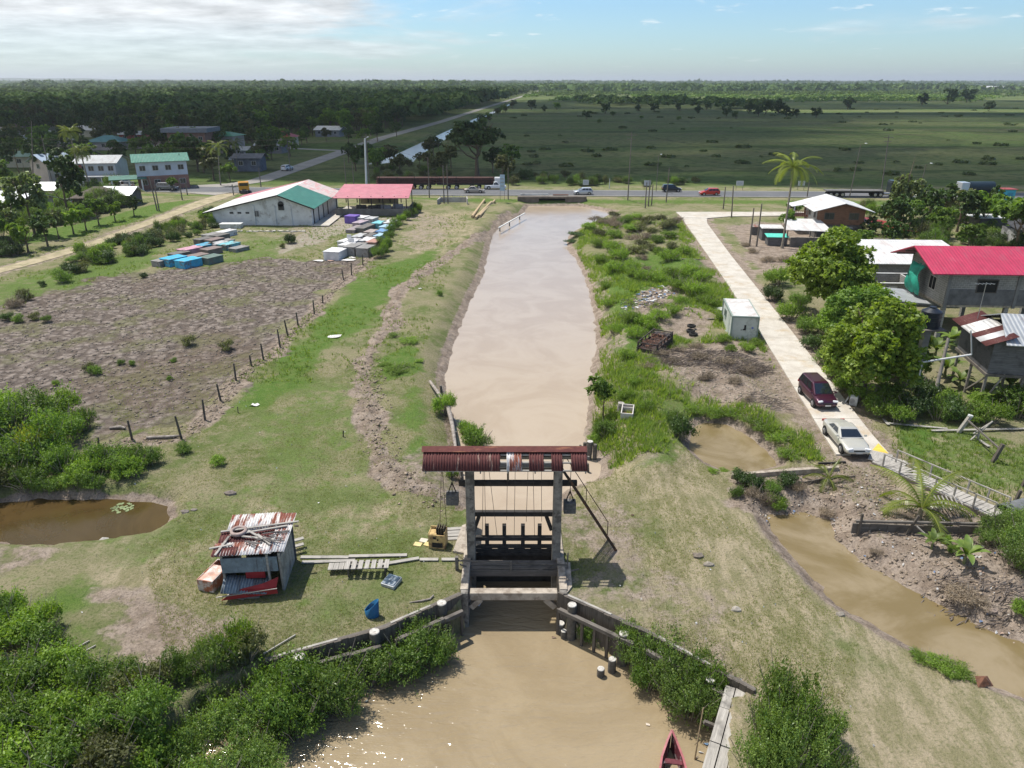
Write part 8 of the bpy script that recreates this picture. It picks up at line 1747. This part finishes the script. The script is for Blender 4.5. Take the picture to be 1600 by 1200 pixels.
# more posts, far right grass
for px, py, lb in [(1597,760,'dark stump cut by the right picture edge'),(1585,785,'short stake near the right picture edge')]: mb = MB(); mb.bar((0, 0, -.2), (.15, 0, .8), .16); tag(mb.build('stake', OLDWZ, None, G(px, py)), lb, 'stake')
# logs near the road head
for x0, y0, x1, y1, lb in [(738,341,757,315,'left one of the three straight logs on the far left bank'),(743,343,768,318,'middle one of the three logs, lowest on the bank'),(749,340,773,316,'right one of the three straight logs on the far left bank')]:
    a, b = G(x0, y0, .3), G(x1, y1, .35); mb = MB(); mb.cyl((0, 0, 0), tuple(b - a), .26, .22, 12); tag(mb.build('round_log', M((.47, .36, .22), .85, 0, .3, 2, name='fresh_log'), None, a), lb, 'log', 'logs lying near the main road')
# rim board at the canal head
a, b = P(779, 356, -.2), P(820, 333, -.1); mb = MB(); mb.bar((0, 0, 0), tuple(b - a), .22, .14); tag(mb.build('concrete_capping', WHITEW, None, a), 'pale concrete capping beam at the upper left of the canal', 'beam')
for px, py in [(781,356),(796,348),(812,338)]: q = P(px, py, -.6); mb = MB(); mb.cyl((0, 0, -1.5), (0, 0, .35), .1, n=8); tag(mb.build('thin_pile', PILE, None, q), 'thin pile under the pale capping beam at the canal head', 'pile', 'thin piles at the canal head')
# culvert under the main road
q = P(862, 322, -.2); e = empty('road_culvert', (q.x, 156.0, 0), 0, 'dark box culvert carrying the main road over the head of the canal', 'culvert')
mb = MB(); mb.box((-4.5, 0, -.6), (4.4, 1.6, 2.2)); mb.box((5.4, 0, -.6), (4.4, 1.6, 2.2)); mb.box((.4, 0, .35), (14, 1.7, .35)); mb.build('headwall', M((.15, .13, .11), .9, 0, .4, 1), e, bevel=.04)
mb = MB(); mb.box((.4, .3, -.6), (5.6, .3, 1.6)); mb.build('shade_slab', M((.015, .015, .015), .9), e)  # solid slab; the darkness inside the culvert is put into its near-black colour
mb = MB(); mb.box((-3.2, .2, .85), (5.8, .18, .28)); mb.build('guard_rail', WHITEW, e)
mb = MB(); mb.box((2.3, .4, .75), (3.2, .3, .2)); mb.build('rail_end', M((.25, .13, .09), .8, 0, .2), e)
# gate-like white fence piece by the road and grave enclosure
q = P(708, 318); e = empty('white_fence_enclosure', q, 0, 'small whitewashed open enclosure beside the main road', 'enclosure')
mb = MB(); mb.box((0, 1.5, .5), (5.6, .12, 1.0)); mb.box((-2.8, 0, .5), (.2, 3, 1.0), rz=-.1); mb.box((2.8, 0, .6), (.2, 3, 1.1), rz=.1); mb.build('wall', M((.42, .40, .38), .85, 0, .3, 1), e); mb = MB()
for k in range(7): mb.box((-2.7 + k * .9, 1.6, 1.1), (.08, .06, .5))
mb.box((0, 1.6, 1.3), (5.6, .06, .06)); mb.build('railing', WHITEW, e)
# ================================================================== poles, lamps and signs
POLE = M((.17, .15, .13), .9, 0, .3, 2, name='timber_pole'); LPOLE = M((.42, .42, .41), .7, 0, .15, 2, name='concrete_pole')
def upole(px, py, ptop, lab, m_=POLE, r=.13, arm=0, lamp=False, lean=0, ptx=None, cross=False, group=None, name='utility_pole'):
    q = P(px, py); t = PY(ptx if ptx else px + (px - 800) * .06 * 0, ptop, q.y); h = max(2.0, t.z); e = empty(name, (q.x, q.y, 0), 0, lab, 'pole' if not lamp else 'street lamp', group)
    lx = (t.x - q.x) if ptx else lean
    mb = MB(); mb.tube([(0, 0, -.3), (lx, 0, h)], [r, r * .65], 8); mb.build('shaft', m_, e)
    if cross: mb = MB(); mb.box((lx, 0, h - .5), (2.2, .1, .12)); mb.box((lx, 0, h - 1.3), (1.6, .1, .1)); mb.build('crossarm', m_, e)
    if lamp:
        mb = MB(); mb.bar((lx, 0, h - .1), (lx + arm, -.6, h + .3), .06); mb.build('arm', m_, e); mb = MB(); mb.box((lx + arm, -.7, h + .3), (.28, .6, .12)); mb.build('lamp_head', WHT, e, bevel=.03)
    return Vector((q.x + lx, q.y, h))
upole(573, 300, 216, 'tall white pole rising behind the pink pavilion roof', M((.60, .62, .64), .6, 0, .1, 2), .28, .8, True, ptx=570, name='street_lamp')
U = []
for px, py, pt_, lb, kw in [(981,311,207,'tall dark utility pole standing at the near road edge, centre right',dict(cross=True)),(1008,325,285,'left leg of the pole pair left of the black car',{}),(1013,322,280,'right leg of the pole pair left of the black car',{}),(1041,314,262,'leaning thin pole beside the black car',dict(ptx=1046)),(1018,320,288,'short dark pole right of the pole pair',{}),(1130,326,292,'dark post at the near verge right of the red car',{}),(1143,340,290,'second dark post at the near verge, beside the road mouth',dict(ptx=1146)),(1171,384,325,'stake standing on bare soil beside the sheds',dict(ptx=1178)),(671,309,246,'dark utility pole just right of the pavilion',{}),(694,318,258,'left pole of the pair beside the beige sedan',{}),(700,318,258,'right pole of the pair beside the beige sedan',{}),(794,310,262,'dark pole between the blue sign and the culvert',{}),(578,300,210,'dark utility pole just right of the white pole',dict(cross=True)),(541,290,245,'grey pole behind the hall roof, left one',{}),(553,290,253,'grey pole behind the hall roof, right one',{}),(408,293,262,'dark pole by the junction in front of the hall',{}),(454,268,218,'pole at the garden fence behind the white car',{}),(246,330,276,'left of two leaning poles on the bright grass verge',dict(ptx=233)),(249,330,288,'right of two leaning poles on the bright grass verge',dict(ptx=241)),(285,313,280,'stout dark pole at the village road, left of the track head',{}),(293,305,285,'short dark post right of the stout pole on the village road',{}),(288,292,240,'grey pole behind the parked van',{}),(365,305,288,'small sign post beside the junction',{}),(52,300,190,'tall pale pole behind the pale leaved tree',dict(ptx=49)),(85,300,212,'dark pole between the village houses at the left',{}),(1395,312,283,'left of two dark poles right of the flatbed lorry cab',dict(ptx=1400)),(1409,318,286,'right of two dark poles right of the flatbed lorry cab',dict(ptx=1413)),(1377,300,211,'tall distant utility pole beyond the flatbed lorry',dict(cross=True,ptx=1389)),(1182,385,318,'thin dark pole left of the coconut palm',{}),(1261,308,284,'dark post behind the white lean-to roof',{})]:
    U.append(upole(px, py, pt_, lb, **kw))
upole(1327, 309, 226, 'street lamp with long leaning shaft beyond the two-storey plank house', POLE, .11, .7, True, ptx=1345, name='street_lamp'); upole(1432, 318, 257, 'white headed street lamp above the sparse tree', POLE, .1, .6, True, ptx=1447, name='street_lamp'); upole(1025, 300, 243, 'street lamp standing beyond the road left of the black car', POLE, .08, .4, True, name='street_lamp'); upole(952, 295, 279, 'small white marker post beyond the silver hatchback', M((.6, .6, .6), .6), .1)
def wire(a, b, sag, lab):
    a, b = Vector(a), Vector(b); pts = []
    for i in range(13): t = i / 12; p = a.lerp(b, t) - a; p.z -= sag * 4 * t * (1 - t); pts.append(p)
    mb = MB(); mb.tube(pts, .02, 4); tag(mb.build('power_line', CABLE, None, a), lab, 'power line')
top578 = U[12]; wire(top578, U[8] , 1.0, 'power line from the tall pole behind the hall to the pavilion pole'); wire(top578, (-130, 172, 12.5), 2.0, 'upper power line running left across the village'); wire(top578 - Vector((0, 0, .8)), (-130, 172, 11.2), 2.2, 'lower power line running left across the village'); wire(top578, U[0], 2.5, 'power line crossing in front of the spreading tree to the centre right pole'); wire(U[0], U[27], 3.0, 'power line from the centre right pole to the distant pole by the lorry')
def sign(px, py, w, h, lab, c=(.50, .52, .52), leg=1.0, m2=None):
    q = P(px, py); e = empty('roadside_sign', q, 0, lab, 'sign'); mb = MB(); mb.box((0, 0, leg + h / 2), (w, .08, h)); mb.build('board', M(c, .6, 0, .1, 2), e)
    for s_ in (-1, 1): mb = MB(); mb.bar((s_ * w * .46, .06, -.1), (s_ * w * .46, .06, leg + h), .07); mb.build('leg', POLE, e)
    mb = MB()
    for k in range(3): mb.box((0, -.045, leg + h * (.3 + .22 * k)), (w * .7, .01, h * .07))
    mb.build('faint_lines', M((.33, .35, .36), .6), e); return e
sign(915, 296, 1.3, 1.1, 'small white roadside board behind the silver hatchback'); sign(1011, 297, 1.5, 1.1, 'white roadside board beside the pole pair'); sign(1155, 297, 1.6, 1.0, 'white roadside board right of the red car'); sign(1251, 297, 1.5, 1.0, 'white roadside board at the tail of the flatbed trailer'); sign(785, 312, 1.0, 3.2, 'tall pale blue banner sign between two white poles by the canal head', (.34, .46, .58), 1.8)
# ------------------------------------------------------------------ air
mb = MB(); mb.box((0, 9700, 53), (33000, 21000, 118))
s = N('air'); pv = s.n('VolumePrincipled', i_Color=(.82, .88, .95, 1), i_Density=HAZE, i_Anisotropy=.3)
s.l(pv.outputs[0], s.out.inputs['Volume'])
tag(mb.build('haze', s.m), kind='stuff')
# ------------------------------------------------------------------ sky, sun, camera
SUNV = Vector((-.32, .27, 1)).normalized()
elev = math.asin(SUNV.z); az = math.atan2(SUNV.x, SUNV.y)
wd = bpy.data.worlds.new('World'); scene.world = wd; wd.use_nodes = True
t = wd.node_tree; t.nodes.clear()
def wn_(typ, **kw):
    nd = t.nodes.new('ShaderNode' + typ)
    for k, v in kw.items():
        if k.startswith('i_'):
            key = k[2:]; sock = nd.inputs[int(key) if key.isdigit() else key.replace('_', ' ')]
            if isinstance(v, bpy.types.NodeSocket): t.links.new(v, sock)
            else: sock.default_value = v
        else: setattr(nd, k, v)
    return nd
sky = wn_('TexSky', sky_type='NISHITA', sun_disc=False, sun_elevation=elev, sun_rotation=az, air_density=1.0, dust_density=.5, ozone_density=1.5, altitude=0)
tc = wn_('TexCoord').outputs['Generated']
sp = wn_('SeparateXYZ', i_0=tc)
up = wn_('Math', operation='ADD', i_0=wn_('Math', operation='MAXIMUM', i_0=sp.outputs[2], i_1=0.0).outputs[0], i_1=.10).outputs[0]
cx = wn_('Math', operation='DIVIDE', i_0=sp.outputs[0], i_1=up).outputs[0]
cy = wn_('Math', operation='DIVIDE', i_0=sp.outputs[1], i_1=up).outputs[0]
pc = wn_('CombineXYZ', i_0=cx, i_1=cy, i_2=0.0).outputs[0]
nz = wn_('TexNoise', i_Vector=pc, i_Scale=.55, i_Detail=7.0, i_Roughness=.58, i_Distortion=.3).outputs['Fac']
nz2 = wn_('TexNoise', i_Vector=pc, i_Scale=2.4, i_Detail=5.0, i_Roughness=.6).outputs['Fac']
# more cloud towards the left, thin overhead to the right
bias = wn_('MapRange', i_0=sp.outputs[0], i_1=-.45, i_2=.12, i_3=.30, i_4=-.07, interpolation_type='SMOOTHSTEP').outputs[0]
cf = wn_('MapRange', i_0=wn_('Math', operation='ADD', i_0=nz, i_1=bias).outputs[0], i_1=.50, i_2=.74, i_3=0.0, i_4=1.0, interpolation_type='SMOOTHSTEP').outputs[0]
puff = wn_('MapRange', i_0=nz2, i_1=.60, i_2=.72, i_3=0.0, i_4=.6, interpolation_type='SMOOTHSTEP').outputs[0]
cf2 = wn_('Math', operation='MAXIMUM', i_0=cf, i_1=puff).outputs[0]
fade = wn_('MapRange', i_0=sp.outputs[2], i_1=.0, i_2=.07, i_3=.12, i_4=.92).outputs[0]
cf3 = wn_('Math', operation='MULTIPLY', i_0=cf2, i_1=fade).outputs[0]
shade = wn_('MapRange', i_0=nz2, i_1=.3, i_2=.7, i_3=.70, i_4=1.22).outputs[0]
cl = wn_('CombineColor', i_0=wn_('Math', operation='MULTIPLY', i_0=shade, i_1=CLV * .98).outputs[0], i_1=wn_('Math', operation='MULTIPLY', i_0=shade, i_1=CLV).outputs[0], i_2=wn_('Math', operation='MULTIPLY', i_0=shade, i_1=CLV * 1.02).outputs[0]).outputs[0]
mx = t.nodes.new('ShaderNodeMix'); mx.data_type = 'RGBA'
tn = t.nodes.new('ShaderNodeMix'); tn.data_type = 'RGBA'; tn.blend_type = 'MULTIPLY'; tn.inputs[0].default_value = 1
t.links.new(sky.outputs[0], tn.inputs[6]); tn.inputs[7].default_value = (.71, .91, 1.10, 1)
t.links.new(cf3, mx.inputs[0]); t.links.new(tn.outputs[2], mx.inputs[6]); t.links.new(cl, mx.inputs[7])
bg = wn_('Background', i_0=mx.outputs[2], i_1=SKYS)
wo = wn_('OutputWorld'); t.links.new(bg.outputs[0], wo.inputs[0])
sl = bpy.data.lights.new('sun', 'SUN'); sl.energy = SUNE; sl.angle = R(.53); sl.color = (1, .95, .87)
so = bpy.data.objects.new('sun', sl); COL.objects.link(so); so.rotation_euler = SUNV.to_track_quat('Z', 'Y').to_euler()
# clouds overhead, above the frame, whose shadow lies over the fields beyond the road
def cloud(cx, cy, rx, ry, seed, lab):
    nu, nv = 48, 24; vs = []; fs = []
    for j in range(nv + 1):
        th = math.pi * j / nv
        for i in range(nu):
            ph = 2 * math.pi * i / nu
            ux, uy, uz = math.sin(th) * math.cos(ph), math.sin(th) * math.sin(ph), math.cos(th)
            k = 1 + .5 * (float(fbm(np.array([ux * 3 + seed]), np.array([uy * 3 + uz * 2]), 5, 4)[0]) - .5)
            vs.append((cx + rx * ux * k, cy + ry * uy * k, 430 + 45 * uz * k * (1 if uz > 0 else .5)))
    for j in range(nv):
        for i in range(nu): fs.append((j * nu + i, j * nu + (i + 1) % nu, (j + 1) * nu + (i + 1) % nu, (j + 1) * nu + i))
    s = N('cloud_vapour'); d = s.pbsdf((.9, .9, .9), 1, 0, None, 0); tr = s.n('BsdfTransparent')
    mixs = s.n('MixShader', i_0=s.ramp(s.noise(s.wpos(), .006, 5, .6), .25, .7), i_2=d); s.l(tr.outputs[0], mixs.inputs[1])
    m = s.done(mixs.outputs[0])
    mb = MB(); mb.add(vs, fs, 0, True)
    return tag(mb.build('cloud', m), lab, 'cloud', kind='stuff')
for c in CLOUDS: cloud(*c)
cam = bpy.data.cameras.new('camera'); co = bpy.data.objects.new('camera', cam); COL.objects.link(co)
co.location = (0, 0, CAMH); co.rotation_euler = (math.pi / 2 - PITCH, 0, 0)
cam.sensor_width = 36; cam.lens = 36 * FOC / 1600; cam.clip_end = 60000; cam.clip_start = .3
scene.camera = co
scene.view_settings.view_transform = 'Standard'; scene.view_settings.look = 'None'
scene.view_settings.gamma = 1; scene.view_settings.exposure = EXPO
scene.cycles.max_bounces = 6; scene.cycles.diffuse_bounces = 2; scene.cycles.glossy_bounces = 2; scene.cycles.transparent_max_bounces = 8
scene.cycles.transmission_bounces = 3; scene.cycles.volume_bounces = 0; scene.cycles.volume_max_steps = 32
